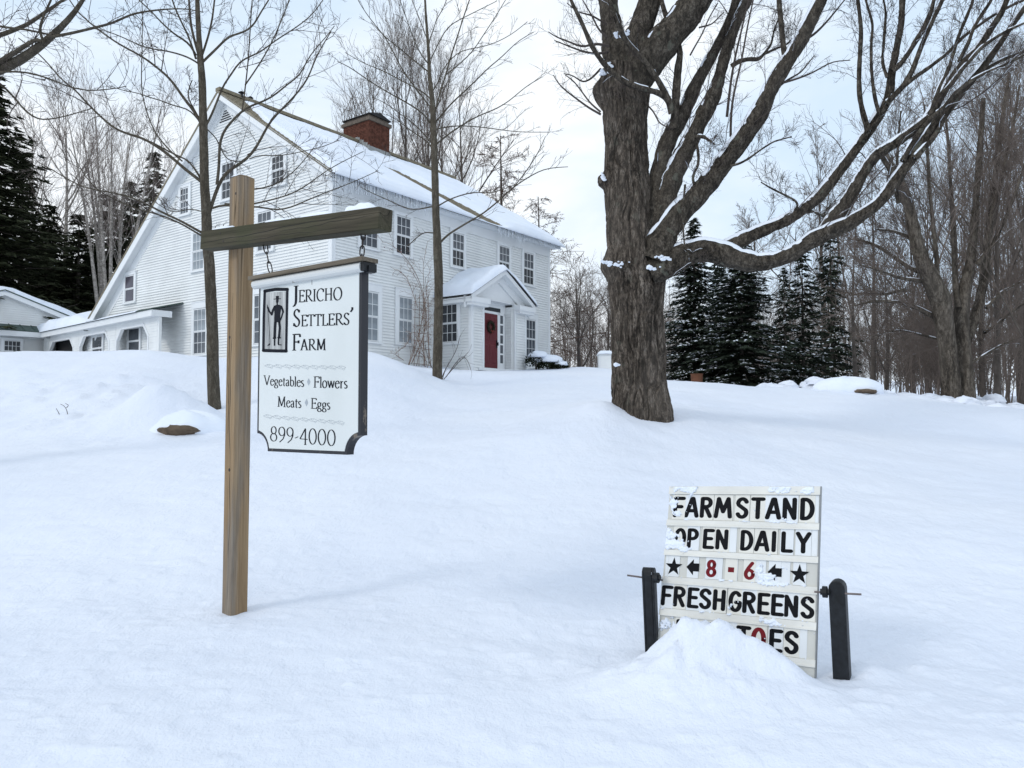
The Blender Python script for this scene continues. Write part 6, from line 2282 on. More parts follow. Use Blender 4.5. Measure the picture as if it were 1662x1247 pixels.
# --- far trees, made once per habit and copied ----------------------------------------------
def bare_variant(seed, H, kind):
    """returns (trunk mesh, crown mesh) for a tree of height H with base at the origin"""
    rgl = np.random.default_rng(seed)
    tr = Tree()
    cr = Tree()
    if kind == 'clump':          # several slender stems fanning out from one root
        ns = 9
        Pn, Rn = [], []
        for i in range(ns):
            a = 2 * math.pi * i / ns + rgl.uniform(-.3, .3)
            lean = rgl.uniform(.06, .24)
            z = np.linspace(0, 1, 12)
            wob_ = rgl.normal(size=2) * .012
            x = np.cos(a) * (lean * H * z ** 1.2) + np.sin(z * 7) * wob_[0] * H * .5
            y = np.sin(a) * (lean * H * z ** 1.2) + np.cos(z * 6) * wob_[1] * H * .5
            Pn.append(np.stack([x + .15 * np.cos(a), y + .15 * np.sin(a), z * H * rgl.uniform(.85, 1)], 1))
            Rn.append(np.linspace(.15, .02, 12) * H / 16)
        Pn, Rn = np.array(Pn), np.array(Rn)
        tr.add(Pn, Rn, 7)
        spec = [dict(n=14, lr=.24, ang=26, up=.25, rr=.005, t0=.42, curl=.06, minr=.008, K=5, lmax=5), dict(n=8, lr=.4, ang=30, up=.2, rr=.005, t0=.15, curl=.08, minr=.0055, K=4, lmax=2.2), dict(n=4, lr=.45, ang=32, up=.15, rr=.005, t0=.2, curl=.08, minr=.0045, K=3, lmax=1)]
    elif kind == 'larch':
        z = np.linspace(0, 1, 14)
        Pn = np.stack([np.sin(z * 5) * .08, np.cos(z * 4) * .08, z * H], 1)[None]
        Rn = np.linspace(.2, .02, 14)[None] * H / 16
        tr.add(Pn, Rn, 8)
        spec = [dict(n=70, lr=.30, ang=80, up=-.02, rr=.006, t0=.12, curl=.09, minr=.012, K=6, taper=1.0), dict(n=9, lr=.30, ang=50, up=.0, rr=.006, t0=.15, curl=.14, minr=.010, K=4, lmax=1.5), dict(n=6, lr=.4, ang=50, up=0, rr=.006, t0=.1, curl=.16, minr=.010, K=3, lmax=.6)]
    else:
        z = np.linspace(0, 1, 14)
        fork = {'oak': .34, 'upright': .22, 'tall': .55, 'pole': .7}[kind]
        Pn = np.stack([np.sin(z * 4 + seed) * .012 * H, np.cos(z * 3 + seed) * .012 * H, z * H * .95], 1)[None]
        Rn = (np.linspace(1, .12, 14) ** 1.2 * {'oak': .017, 'upright': .014, 'tall': .011, 'pole': .009}[kind] * H)[None]
        tr.add(Pn, Rn, 9)
        if kind == 'oak':
            spec = [dict(n=14, lr=.50, ang=50, up=.26, rr=.010, t0=.16, curl=.09, minr=.02, K=8, taper=.9), dict(n=9, lr=.42, ang=40, up=.14, rr=.010, t0=.2, curl=.09, minr=.012, K=6), dict(n=7, lr=.42, ang=38, up=.10, rr=.007, t0=.2, curl=.1, minr=.008, K=5), dict(n=4, lr=.45, ang=36, up=.08, rr=.006, t0=.2, curl=.1, minr=.006, K=3)]
        elif kind == 'upright':
            spec = [dict(n=16, lr=.52, ang=36, up=.28, rr=.0075, t0=.16, curl=.07, minr=.014, K=8, taper=.8), dict(n=9, lr=.42, ang=32, up=.22, rr=.006, t0=.15, curl=.08, minr=.008, K=6), dict(n=7, lr=.42, ang=32, up=.18, rr=.005, t0=.15, curl=.09, minr=.006, K=4), dict(n=5, lr=.5, ang=34, up=.12, rr=.005, t0=.2, curl=.09, minr=.005, K=3)]
        elif kind == 'tall':
            spec = [dict(n=16, lr=.32, ang=38, up=.28, rr=.011, t0=.35, curl=.08, minr=.015, K=7, taper=.8), dict(n=9, lr=.42, ang=36, up=.2, rr=.008, t0=.2, curl=.09, minr=.008, K=5), dict(n=7, lr=.45, ang=34, up=.14, rr=.006, t0=.2, curl=.09, minr=.0055, K=4)]
        else:
            spec = [dict(n=22, lr=.15, ang=60, up=.12, rr=.008, t0=.25, curl=.09, minr=.010, K=5, taper=.8), dict(n=6, lr=.42, ang=40, up=.1, rr=.008, t0=.2, curl=.1, minr=.008, K=4)]
    for i, sp in enumerate(spec):
        Pn, Rn = sprout(Pn, Rn, rgl, **sp)
        (tr if i == 0 and kind not in ('larch', 'pole') else cr).add(Pn, Rn, max(3, 6 - i))
    return tr, cr


VAR = {}
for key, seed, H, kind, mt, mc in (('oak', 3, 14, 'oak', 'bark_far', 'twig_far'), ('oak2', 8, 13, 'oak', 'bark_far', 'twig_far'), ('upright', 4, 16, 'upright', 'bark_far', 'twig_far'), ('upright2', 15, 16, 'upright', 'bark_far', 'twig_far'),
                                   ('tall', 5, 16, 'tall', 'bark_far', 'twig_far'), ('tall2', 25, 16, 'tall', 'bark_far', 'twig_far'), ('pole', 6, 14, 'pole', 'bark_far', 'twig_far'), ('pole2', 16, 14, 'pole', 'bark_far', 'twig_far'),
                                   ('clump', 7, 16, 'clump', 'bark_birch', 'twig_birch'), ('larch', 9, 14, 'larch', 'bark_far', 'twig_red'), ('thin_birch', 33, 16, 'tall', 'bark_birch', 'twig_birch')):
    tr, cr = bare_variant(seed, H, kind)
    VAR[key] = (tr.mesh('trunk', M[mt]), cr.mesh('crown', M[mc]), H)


def spruce_variant(seed, H, W, snow_frac, ragged=0.0, mat='spruce', z0=.03):
    rgl = np.random.default_rng(seed)
    Vn, Fn, n = [], [], 0
    Vs, Fs_, ns = [], [], 0
    nwh = int(H * 3.6)
    tris_c, tris_d, tris_s = [], [], []
    for w in range(nwh):
        u = z0 + (1 - z0) * (w / nwh)
        zc = u * H
        Lb = W * (1 - u) ** .85 * (1 + .12 * math.sin(w * 1.7) + .22 * math.sin(w * .43 + seed)) + .15
        nb = max(6, int(8 + 7 * (1 - u)))
        for b_ in range(nb):
            if rgl.random() < ragged:
                continue
            a = 2 * math.pi * (b_ + rgl.uniform(-.3, .3)) / nb + w * 2.4
            L = Lb * rgl.uniform(.55, 1.2)
            zb0 = zc + rgl.uniform(-.12, .12)
            droop = rgl.uniform(.12, .34)
            m = max(3, int(L / .16))
            d = np.array([math.cos(a), math.sin(a), 0])
            s = np.array([-math.sin(a), math.cos(a), 0])
            uu = (np.arange(m) + rgl.uniform(0, 1, m)) / m
            uu = .12 + .9 * uu
            c = d[None] * (L * uu)[:, None] + np.array([0, 0, 1])[None] * (zb0 - droop * L * uu ** 1.3 + .18 * L * np.maximum(0, uu - .75))[:, None]
            for side in (-1, 0, 1):
                cc = c + s[None] * (side * .10 * (1.2 - uu) * L * rgl.uniform(.4, 1.4, m))[:, None] + rgl.normal(size=(m, 3)) * .03
                ln = rgl.uniform(.24, .48, m) * (1.1 - .3 * uu)
                dr = d[None] * .8 + s[None] * side * rgl.uniform(.3, 1.0, m)[:, None] + np.array([0, 0, -1.])[None] * rgl.uniform(.1, .55, m)[:, None]
                dr /= np.linalg.norm(dr, axis=1, keepdims=True)
                sd_ = np.cross(dr, np.array([0, 0, 1.])) + rgl.normal(size=(m, 3)) * .25
                sd_ /= np.linalg.norm(sd_, axis=1, keepdims=True)
                wd = rgl.uniform(.07, .13, m)
                tris_c.append(cc)
                tris_d.append(dr * ln[:, None])
                tris_s.append(sd_ * wd[:, None])
    c = np.concatenate(tris_c)
    dv = np.concatenate(tris_d)
    sv = np.concatenate(tris_s)
    up_ = np.cross(dv, sv)
    up_ /= np.linalg.norm(up_, axis=1, keepdims=True) + 1e-9
    up_ *= np.sign(up_[:, 2:3] + 1e-6)
    # each needle spray: a folded pair of triangles (ridge along the middle)
    V = np.stack([c - sv, c + up_ * .02, c + sv, c + dv], 1).reshape(-1, 3)
    k = np.arange(len(c)) * 4
    Fq = np.stack([np.stack([k, k + 3, k + 1], 1), np.stack([k + 1, k + 3, k + 2], 1)], 1).reshape(-1, 3)
    needles = (V, Fq)
    # snow pads resting on a share of the sprays, gathered in patches
    pat = vnoise(np.arctan2(c[:, 1], c[:, 0]) * 3.1, c[:, 2] * 1.9, seed)
    rad = np.hypot(c[:, 0], c[:, 1]) / (W * (1 - c[:, 2] / H).clip(.02) + .2)
    pick = (rgl.random(len(c)) < snow_frac * (1 + 1.4 * pat)) & (rad > .45)
    cs, ds, s2 = c[pick], dv[pick] * .55, sv[pick] * rgl.uniform(.7, 1.2, pick.sum())[:, None]
    s2[:, 2] *= .3
    upz = np.array([0, 0, .03])
    V2 = np.stack([cs - s2 + upz * .2, cs - ds * .5 + upz * .3, cs + s2 + upz * .2, cs + ds + upz * .1, cs + ds * .2 + upz * 1.7], 1).reshape(-1, 3)
    k = np.arange(len(cs)) * 5
    F2 = np.concatenate([np.stack([k, k + 4, k + 1], 1), np.stack([k + 1, k + 4, k + 2], 1), np.stack([k + 2, k + 4, k + 3], 1), np.stack([k + 3, k + 4, k], 1)])
    tr = Tree()
    z = np.linspace(0, 1, 10)
    tr.add(np.stack([z * 0, z * 0, z * H * .98 - .2], 1)[None], (np.linspace(.16, .012, 10) * H / 12)[None], 7)
    rg2 = np.random.default_rng(seed + 1)
    Pn = np.stack([z * 0, z * 0, z * H * .98], 1)[None]
    Bn, Br = sprout(Pn, np.linspace(.1, .02, 10)[None], rg2, n=int(H * 7), lr=W / H * .8, ang=92, up=-.05, rr=.01, t0=.05, curl=.05, minr=.012, K=4, taper=1.05)
    tr.add(Bn, Br, 4)
    return (tr.mesh('trunk', M['bark_far']), mk_mesh('boughs', needles[0], needles[1], M[mat]), mk_mesh('bough_snow', V2, F2, M['roof_snow']) if len(cs) else None, H)


SPR = {'full': spruce_variant(1, 12, 3.4, .19, .08), 'full2': spruce_variant(2, 12, 3.3, .17, .08), 'ragged': spruce_variant(3, 12, 2.4, .12, .50), 'leftA': spruce_variant(4, 14, 3.6, .004, .32, 'spruce_left'), 'leftB': spruce_variant(5, 14, 3.6, .006, .34, 'spruce_left')}


def place(name, label, group, var, px, d, top_py=None, hgt=None, spin=0.0, wide=1.0, basez=None, cat='tree'):
    x = (px - 831) / F * d
    z = gz(x, d) - .15 if basez is None else basez
    if top_py is not None:
        hgt = P(px, top_py, d)[2] - z
    o = thing(name, (x, d, z), label, cat, group, spin)
    if var in SPR:
        parts = SPR[var][:3]
        H = SPR[var][3]
        names = ('trunk', 'boughs', 'bough_snow')
    else:
        parts = VAR[var][:2]
        H = VAR[var][2]
        names = ('trunk', 'crown')
    sc_ = hgt / H
    for nme, me in zip(names, parts):
        if me is None:
            continue
        p = put(nme, me, o)
        p.scale = (sc_ * wide, sc_ * wide, sc_)
        if nme in ('crown', 'boughs', 'bough_snow'):
            p['kind'] = 'stuff'
    return o


# left background: pines, birches
GL_ = 'dark pines behind the garage'
for px, top, d, var, w, lab in ((-22, 118, 38, 'leftA', 1.25, 'tallest dark pine at the very left edge behind the garage'), (72, 330, 47, 'leftA', 1.3, 'broad dark pine above the middle of the garage roof'), (122, 345, 44, 'leftB', 1.5, 'dark pine between the garage and the birch stems'),
                                 (170, 312, 48, 'leftB', 1.4, 'dark pine directly behind the birch stems'), (205, 292, 52, 'leftB', 1.1, 'dark pine right of the birch stems, lower than its pointed neighbour'), (243, 243, 52, 'leftB', .95, 'dark pointed pine nearest the farmhouse gable'), (28, 260, 50, 'leftB', 1.4, 'dark pine second from the left edge'), (-70, 200, 42, 'leftA', 1.2, 'dark pine mostly cut off by the left edge')):
    place('pine_tree', lab, GL_, var, px, d, top, None, random.uniform(0, 6), w)
GB = 'bare trees behind the garage'
place('pine_tree', 'low dark pine filling the gap above the breezeway roof', GL_, 'leftB', 150, 52, 400, None, 2.0, 1.9)
place('pine_tree', 'low broad dark pine right above the garage gable', GL_, 'leftB', 60, 55, 395, None, 4.0, 2.0)
place('birch_tree', 'pale many-stemmed birch fanning out beside the farmhouse gable', GB, 'clump', 178, 40, 172, None, .4, 1.0)
place('birch_tree', 'thin pale birch with hazy crown left of the many-stemmed birch', GB, 'thin_birch', 92, 50, 150, None, 2.4, 1.1)
place('birch_tree', 'faint slender birch behind the tallest pine', GB, 'thin_birch', 45, 60, 190, None, 1.4, 1.1)
# behind the house
GH = 'bare trees behind the farmhouse'
for px, top, d, var, w, lab in ((650, 85, 40, 'upright', .85, 'tall bare tree just right of the chimney'), (605, 118, 46, 'tall', 1.1, 'bare tree whose crown rises behind the chimney'), (560, 150, 50, 'tall2', .9, 'low bare tree left of the chimney'), (750, 115, 42, 'tall2', .9, 'bare tree behind the middle of the roof ridge'),
                                 (690, 110, 48, 'upright2', .7, 'thin bare tree behind the roof between chimney and porch'), (720, 140, 55, 'tall', .9, 'faint bare tree far behind the roof ridge')):
    place('bare_tree', lab, GH, var, px, d, top, None, random.uniform(0, 6), w)
place('larch_tree', 'reddish-brown bare larch above the right half of the roof', None, 'larch', 812, 40, 222, None, 1.0, 1.25)
place('larch_tree', 'reddish-brown bare larch at the right corner of the farmhouse', None, 'larch', 872, 44, 320, None, 2.0, 1.3)
place('bare_tree', 'bare spreading tree standing in the gap between farmhouse and old maple', None, 'oak', 938, 44, 425, None, 1.3, 1.15)
place('bare_tree', 'smaller bare tree just left of the old maple trunk', None, 'oak2', 985, 55, 455, None, 2.3, 1.15)
# spruces right of the maple
GS = 'snow-dusted spruces beyond the old maple'
for px, top, d, var, w, lab in ((1128, 352, 31, 'full', 1.0, 'snow-dusted spruce nearest the old maple trunk'), (1205, 372, 29, 'full2', 1.25, 'broad snow-dusted spruce under the lowest maple limb'), (1170, 400, 34, 'full', .9, 'snow-dusted spruce squeezed between its two larger neighbours'),
                                 (1305, 385, 34, 'ragged', 1.05, 'thin ragged spruce right of the broad spruces'), (1275, 430, 33, 'ragged', .9, 'short ragged spruce beside the broad spruce'), (1352, 330, 40, 'ragged', .75, 'tall sparse spruce left of the dead pole trunk')):
    place('spruce_tree', lab, GS, var, px, d, top, None, random.uniform(0, 6), w)
GW = 'bare woodland trees beyond the lawn'
for px, top, d, var, w, lab in ((1393, 300, 36, 'pole', 1.2, 'tall straight dead pole trunk beyond the snowy mound'), (1440, 380, 42, 'oak', .8, 'small bare tree between pole trunk and big forked maple'), (1375, 400, 46, 'tall', 1.0, 'thin bare tree behind the tall pole trunk'),
                                 (1345, 420, 55, 'tall2', 1.0, 'thin distant tree beyond the ragged spruces'), (1480, 330, 52, 'tall', 1.2, 'distant bare tree left of the big forked maple'), (1230, 352, 60, 'oak2', 1.0, 'distant bare crown above the broad spruce'),
                                 (1420, 275, 50, 'oak', .8, 'rounded bare crown seen through the maple limbs'), (1335, 250, 54, 'oak2', .9, 'pale bare crown seen below the upper maple fork'),
                                 (1625, 130, 30, 'upright2', .75, 'dense bare tree behind and right of the big forked maple'), (1675, 110, 26, 'upright', .8, 'dense bare tree cut off by the right edge'), (1600, 190, 36, 'upright', .8, 'dense bare tree close behind the big forked maple'),
                                 (1650, 230, 40, 'tall2', 1.3, 'bare tree far back near the right edge'), (1740, 150, 32, 'upright2', .9, 'bare tree just out of the right edge'), (1550, 260, 46, 'tall', 1.2, 'bare tree far behind the forked maple'), (1510, 300, 50, 'upright2', .9, 'bare tree far behind, left of the forked maple')):
    place('bare_tree', lab, GW, var, px, d, top, None, random.uniform(0, 6), w)

# --- big forked maple at the right -------------------------------------------------------
d2 = 27.0
m2b = P(1552, 640, d2)
m2b[2] = gz(m2b[0], m2b[1]) - .1
m2 = thing('forked_maple', m2b, 'big bare maple with a split trunk and fanned branches by the right edge', 'tree')
T2 = [([(1545, 660, 30), (1543, 620, 27), (1538, 560, 26), (1532, 520, 28), (1527, 485, 30), (1515, 460, 28), (1500, 430, 24), (1488, 395, 20), (1478, 350, 17), (1468, 310, 14), (1448, 275, 11), (1430, 240, 8)], 27, 26),
      ([(1568, 660, 28), (1566, 610, 25), (1562, 560, 24), (1560, 510, 22), (1566, 470, 18), (1575, 430, 14), (1580, 380, 12), (1584, 320, 9), (1590, 250, 9), (1596, 160, 6)], 27, 27.5),
      ([(1566, 560, 14), (1578, 530, 14), (1590, 490, 13), (1600, 440, 12), (1608, 350, 10), (1616, 280, 8), (1626, 200, 6), (1638, 120, 4)], 27.2, 28.5)]
B2 = [lw([(1530, 520), (1510, 512), (1490, 500), (1465, 492), (1440, 489), (1410, 490), (1385, 497)], 10, 3), lw([(1505, 445), (1480, 438), (1455, 420), (1425, 400), (1400, 390), (1375, 388)], 9, 2.5), lw([(1515, 462), (1490, 455), (1460, 452), (1430, 440), (1395, 430)], 8, 2.5),
      lw([(1490, 400), (1475, 385), (1450, 375), (1420, 372)], 8, 2.5), lw([(1555, 500), (1550, 460), (1548, 400), (1545, 330), (1540, 260), (1536, 190)], 10, 3), lw([(1520, 480), (1522, 430), (1515, 370), (1508, 300), (1505, 230), (1500, 170)], 9, 3),
      lw([(1600, 500), (1625, 475), (1650, 462), (1690, 440)], 7, 2.5), lw([(1598, 540), (1620, 525), (1650, 500), (1690, 480)], 6, 2.5), lw([(1585, 430), (1610, 400), (1630, 360), (1650, 310), (1668, 250)], 9, 3), lw([(1575, 590), (1600, 575), (1625, 560), (1665, 545)], 5, 2),
      lw([(1562, 560), (1540, 555), (1500, 545), (1460, 535), (1420, 545)], 5, 2), lw([(1480, 350), (1460, 320), (1455, 280), (1458, 230), (1462, 180)], 8, 2.5), lw([(1600, 400), (1612, 340), (1630, 270), (1645, 200), (1655, 140)], 9, 3), lw([(1470, 470), (1440, 478), (1400, 475), (1380, 480)], 6, 2)]
bp_, br_ = [], []
for i, (pts, a0, a1) in enumerate(T2):
    a, b = px_limb(pts, a0, a1)
    V, Fq = rough_trunk(a, b, 120, 28, .012, 60 + i, .04, 2, 6)
    put('trunk', mk_mesh('trunk', V - m2b, Fq, M['bark_mid'], True), m2)
    a, b = resample(a, b, 20)
    bp_.append(a[8:])
    br_.append(b[8:])
for i, pts in enumerate(B2):
    a, b = px_limb(pts, 27, 27 + 1.5 * math.sin(i * 2.1))
    a, b = resample(a, b, 20)
    bp_.append(a)
    br_.append(b)
    tt_ = Tree()
    tt_.add(a[None], b[None], 7)
    put('branch', tt_.mesh('branch', M['bark_mid'], m2b), m2)
tw_, l2 = branchlets(bp_, br_, 91, [dict(n=16, lr=.42, ang=34, up=.22, rr=.007, t0=.1, curl=.08, minr=.009, K=6, lmin=.8, lmax=4.5),
                                    dict(n=9, lr=.42, ang=34, up=.16, rr=.006, t0=.15, curl=.09, minr=.007, K=5, lmin=.3, lmax=2.0), dict(n=5, lr=.45, ang=34, up=.1, rr=.006, t0=.2, curl=.09, minr=.0055, K=3, lmin=.2, lmax=.9)])
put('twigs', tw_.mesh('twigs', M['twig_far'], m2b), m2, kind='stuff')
sno = Tree()
snow_on(bp_, br_, sno, .016, 13, .55, .0, .6)
snow_on(list(l2[0][0][::4]), list(l2[0][1][::4]), sno, .010, 14, .5, .0, .8)
put('branch_snow', mk_mesh('branch_snow', np.concatenate(sno.V) - m2b, np.concatenate(sno.F), M['roof_snow'], True), m2, kind='stuff')

# --- far wood that reads as one mass -------------------------------------------------------
def far_wood(name, px0, px1, d0, d1, n, h0, h1, seed, label):
    rgl = np.random.default_rng(seed)
    base0 = np.array([(px0 + px1) / 2, 0, 0])
    x_ = rgl.uniform(px0, px1, n)
    d_ = rgl.uniform(d0, d1, n)
    X_ = (x_ - 831) / F * d_
    Zb = ground_z(X_, d_, False) - .3
    H_ = rgl.uniform(h0, h1, n)
    K = 6
    z = np.linspace(0, 1, K)
    lean = rgl.normal(size=(n, 2)) * .05
    Pn = np.stack([X_[:, None] + lean[:, :1] * H_[:, None] * z + .15 * np.sin(z * 5 + x_[:, None]), d_[:, None] + lean[:, 1:] * H_[:, None] * z, Zb[:, None] + H_[:, None] * z], 2)
    Rn = (H_ * .0048)[:, None] * np.linspace(1, .25, K)[None]
    o = Tree()
    o.add(Pn, Rn, 4)
    for i, sp in enumerate([dict(n=16, lr=.26, ang=46, up=.2, rr=.007, t0=.15, curl=.1, minr=.014, K=4), dict(n=7, lr=.45, ang=42, up=.12, rr=.006, t0=.1, curl=.1, minr=.010, K=3)]):
        Pn, Rn = sprout(Pn, Rn, rgl, **sp)
        o.add(Pn, Rn, 3)
    c = np.concatenate(o.V).mean(0)
    c[2] = 0
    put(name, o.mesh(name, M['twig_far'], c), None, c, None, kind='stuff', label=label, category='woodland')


far_wood('distant_wood', 860, 1120, 70, 95, 110, 8, 12, 5, 'grey-brown bare wood behind the gap between farmhouse and old maple')
far_wood('distant_wood', 1180, 1560, 58, 90, 230, 6, 11, 6, 'grey-brown bare wood beyond the lawn and spruces')
far_wood('distant_wood', 1560, 2050, 42, 75, 170, 9, 17, 7, 'dense dark wood behind the forked maple at right')
far_wood('distant_wood', 1440, 1700, 34, 50, 90, 3, 7, 8, 'bare thicket at the foot of the wood beside the forked maple')

# ------------------------------------------------------------------ small things round the house
# climbing vine on a trellis beside the porch
tb = in_house(4.15, -.35, 0)
tb[2] = gz(tb[0], tb[1]) - .05
vn = thing('climbing_vine', tb, 'tangled leafless vine on a thin trellis left of the porch', 'vine', None, 0)
Rv = np.array([e1, e2, [0, 0, 1]])


def F2(px, py, t=-.45):
    return plane_hit(px, py, O + t * e2, e2)


VN = [[(664, 592), (672, 570), (680, 545), (686, 515), (688, 485), (688, 460), (686, 435), (690, 412), (694, 392)], [(668, 590), (680, 565), (690, 540), (692, 505), (686, 470), (676, 445), (664, 425), (650, 410), (640, 400), (628, 392), (620, 393)],
      [(690, 596), (688, 570), (686, 550), (692, 520), (694, 480), (690, 450)], [(700, 602), (697, 575), (694, 545), (690, 500), (684, 470), (672, 445), (660, 430)], [(662, 595), (668, 575), (674, 555), (682, 535), (690, 500), (692, 470), (696, 445), (700, 430)],
      [(676, 594), (684, 560), (690, 530), (688, 490)], [(655, 585), (640, 575), (660, 560), (668, 540)], [(678, 500), (668, 470), (660, 450), (645, 437), (640, 438)], [(695, 600), (690, 580), (682, 560), (674, 545)]]
vp_, vr_ = [], []
for i, pts in enumerate(VN):
    a = np.array([F2(p[0], p[1], -.35 - .05 * i) for p in pts])
    b = np.linspace(.016 if i < 4 else .010, .005, len(pts))
    a, b = resample(a, b, 24)
    vp_.append(a)
    vr_.append(b)
    tt_ = Tree()
    tt_.add(a[None], b[None], 6)
    put('stem', tt_.mesh('stem', M['vine'], tb), vn)
tw_, l3 = branchlets(vp_, vr_, 5, [dict(n=14, lr=.22, ang=45, up=.05, rr=.008, t0=.05, curl=.2, minr=.005, K=5, lmin=.2, lmax=.7), dict(n=3, lr=.45, ang=45, up=.0, rr=.008, t0=.2, curl=.2, minr=.004, K=4, lmin=.1, lmax=.3)])
put('twigs', tw_.mesh('twigs', M['vine'], tb), vn, kind='stuff')
lf = MB()
for k in range(26):
    i = random.randrange(len(vp_))
    c = vp_[i][random.randrange(10, 24)] - tb
    if k < 12:
        c = F2(*random.choice([(650, 410), (640, 402), (620, 393), (652, 404), (690, 470), (688, 430), (686, 445), (672, 432)]), -.5) - tb + np.random.default_rng(k).normal(size=3) * .05
    s = random.uniform(.03, .06)
    a = random.uniform(0, 6)
    v = np.array([math.cos(a), math.sin(a), random.uniform(-1, .2)]) * s
    w = np.array([-math.sin(a), math.cos(a), .3]) * s * .5
    lf.add([c, c + v * .5 + w, c + v, c + v * .5 - w], [(0, 1, 2, 3)])
lf.put('dry_leaves', M['redleaf'], vn, kind='stuff')
ts = MB()
for k in range(4):
    a, b = F2(672 + k * 8, 596, -.2), F2(674 + k * 7, 478, -.2)
    ts.cyl(a - tb, b - tb, .010, None, 4)
for k in range(9):
    y = 590 - k * 12.5
    ts.cyl(F2(671, y, -.2) - tb, F2(699, y + 3, -.2) - tb, .008, None, 4)
ts.put('trellis', M['vine'], vn, kind='stuff')
# bare shrub stems right of the second young tree
sb_ = P(722, 614, 20.6)
sb_[2] = gz(sb_[0], sb_[1]) - .03
shr = thing('bare_shrub', sb_, 'few thin leafless shrub stems poking from snow right of the second young tree', 'shrub')
sp_, sr_ = [], []
for pts in ([(718, 616), (722, 600), (732, 585), (742, 566), (747, 545)], [(720, 616), (734, 600), (748, 584), (760, 572)], [(716, 616), (720, 606), (724, 598), (728, 590)], [(724, 612), (742, 586), (752, 575), (762, 590), (764, 600)], [(712, 612), (700, 596), (694, 580), (690, 560)]):
    a, b = px_limb(lw(pts, 1.4, .7), 20.6, 21.2)
    a, b = resample(a, b, 12)
    sp_.append(a)
    sr_.append(b)
tt_ = Tree()
tt_.add(np.stack(sp_), np.stack(sr_), 5)
put('stems', tt_.mesh('stems', M['twig'], sb_), shr, kind='stuff')
tw_, _x = branchlets(sp_, sr_, 8, [dict(n=5, lr=.35, ang=35, up=.1, rr=.008, t0=.3, curl=.1, minr=.004, K=4, lmin=.1, lmax=.5)])
put('twigs', tw_.mesh('twigs', M['twig'], sb_), shr, kind='stuff')

# yew shrub under snow at the right corner of the house
yb = P(888, 604, 29.0)
yb[2] = gz(yb[0], yb[1]) - .05
yw = thing('snowy_shrub', yb, 'dark evergreen shrub bent under a thick snow cap at the house corner', 'shrub')
rgl = np.random.default_rng(4)
blobs = [((-.42, 0, .28), .34, .42), ((.0, .0, .16), .36, .30), ((.42, .05, .14), .34, .26)]
yl = MB()
for (c, r, h) in blobs:
    for _ in range(500):
        a, e_ = rgl.uniform(0, 2 * math.pi), rgl.uniform(-.2, 1)
        rr_ = r * rgl.uniform(.75, 1.15)
        p = np.array(c) + np.array([rr_ * math.cos(a) * math.cos(e_), rr_ * math.sin(a) * math.cos(e_), h * math.sin(e_)])
        d = rgl.normal(size=3)
        d /= np.linalg.norm(d)
        s = np.cross(d, rgl.normal(size=3))
        s /= np.linalg.norm(s)
        yl.add([p - s * .03, p + s * .03, p + d * .12], [(0, 1, 2)])
yl.put('leaves', M['yew'], yw, kind='stuff')
yc = MB()
for (c, r, h) in blobs:
    yc.cyl((c[0], c[1], -.2), (c[0], c[1], c[2]), .04, .03, 6)
yc.put('stems', M['bark_far'], yw, kind='stuff')


def dome(name, c, rx, ry, h, mat, parent, seed=0, nseg=26, under=.02, lumps=.12, flatten=1.0):
    V, Fc = [], []
    nr = 10
    for i in range(nr + 1):
        u = i / nr
        r = math.sin(u * math.pi / 2)
        z = math.cos(u * math.pi / 2) ** flatten
        for k in range(nseg):
            a = 2 * math.pi * k / nseg
            nz = 1 + lumps * float(fbm(np.array([math.cos(a) * 1.6 + seed]), np.array([math.sin(a) * 1.6 + u * 1.3]), 3, seed)[0])
            V.append((c[0] + rx * r * nz * math.cos(a), c[1] + ry * r * nz * math.sin(a), c[2] + h * z * (1 + (nz - 1) * .8) - under * (i == nr)))
    for i in range(nr):
        for k in range(nseg):
            Fc.append((i * nseg + k, (i + 1) * nseg + k, (i + 1) * nseg + (k + 1) % nseg, i * nseg + (k + 1) % nseg))
    nb = len(V)
    V += [(v[0] * .85 + c[0] * .15, v[1] * .85 + c[1] * .15, c[2] - under * 2) for v in V[-nseg:]]
    for k in range(nseg):
        Fc.append((nb - nseg + k, nb + k, nb + (k + 1) % nseg, nb - nseg + (k + 1) % nseg))
    Fc.append(tuple(range(nb + nseg - 1, nb - 1, -1)))
    return put(name, mk_mesh(name, np.array(V), Fc, mat, True), parent)


dome('snow_cap', (-.34, 0, .52), .40, .40, .22, M['roof_snow'], yw, 3)
dome('snow_cap', (.12, -.02, .34), .52, .42, .26, M['roof_snow'], yw, 5)
dome('snow_cap', (.50, .02, .22), .30, .34, .16, M['roof_snow'], yw, 7)

# small white shed with a snow cap, half hidden by the maple trunk
wb = P(984, 602, 29.5)
wb[2] = gz(wb[0], wb[1])
ws = thing('well_house', wb, 'small white box shed capped with snow, half hidden by the maple trunk', 'shed')
zt = P(984, 577, 29.5)[2] - wb[2]
MB().box((-.30, -.25, -.3), (.40, .25, zt)).put('body', M['siding'], ws)
MB().box((-.34, -.29, zt), (.44, .29, zt + .03)).put('lid', M['white'], ws)
for sx in (-.28, .35):
    MB().box((sx, -.262, -.1), (sx + .03, -.25, zt)).put('corner_board', M['white'], ws)
o = MB()
n = 14
xs = np.linspace(-.32, .32, n)
XX, YY = np.meshgrid(xs, xs)
e_ = np.minimum.reduce([np.clip((.32 - np.abs(XX)) / .08, 0, 1), np.clip((.32 - np.abs(YY)) / .08, 0, 1)])
Zt = zt + .03 + .13 * np.sqrt(e_) + .01 * fbm(XX * 5, YY * 5, 2, 3)
q = (np.arange(n - 1)[:, None] * n + np.arange(n - 1)[None]).ravel()
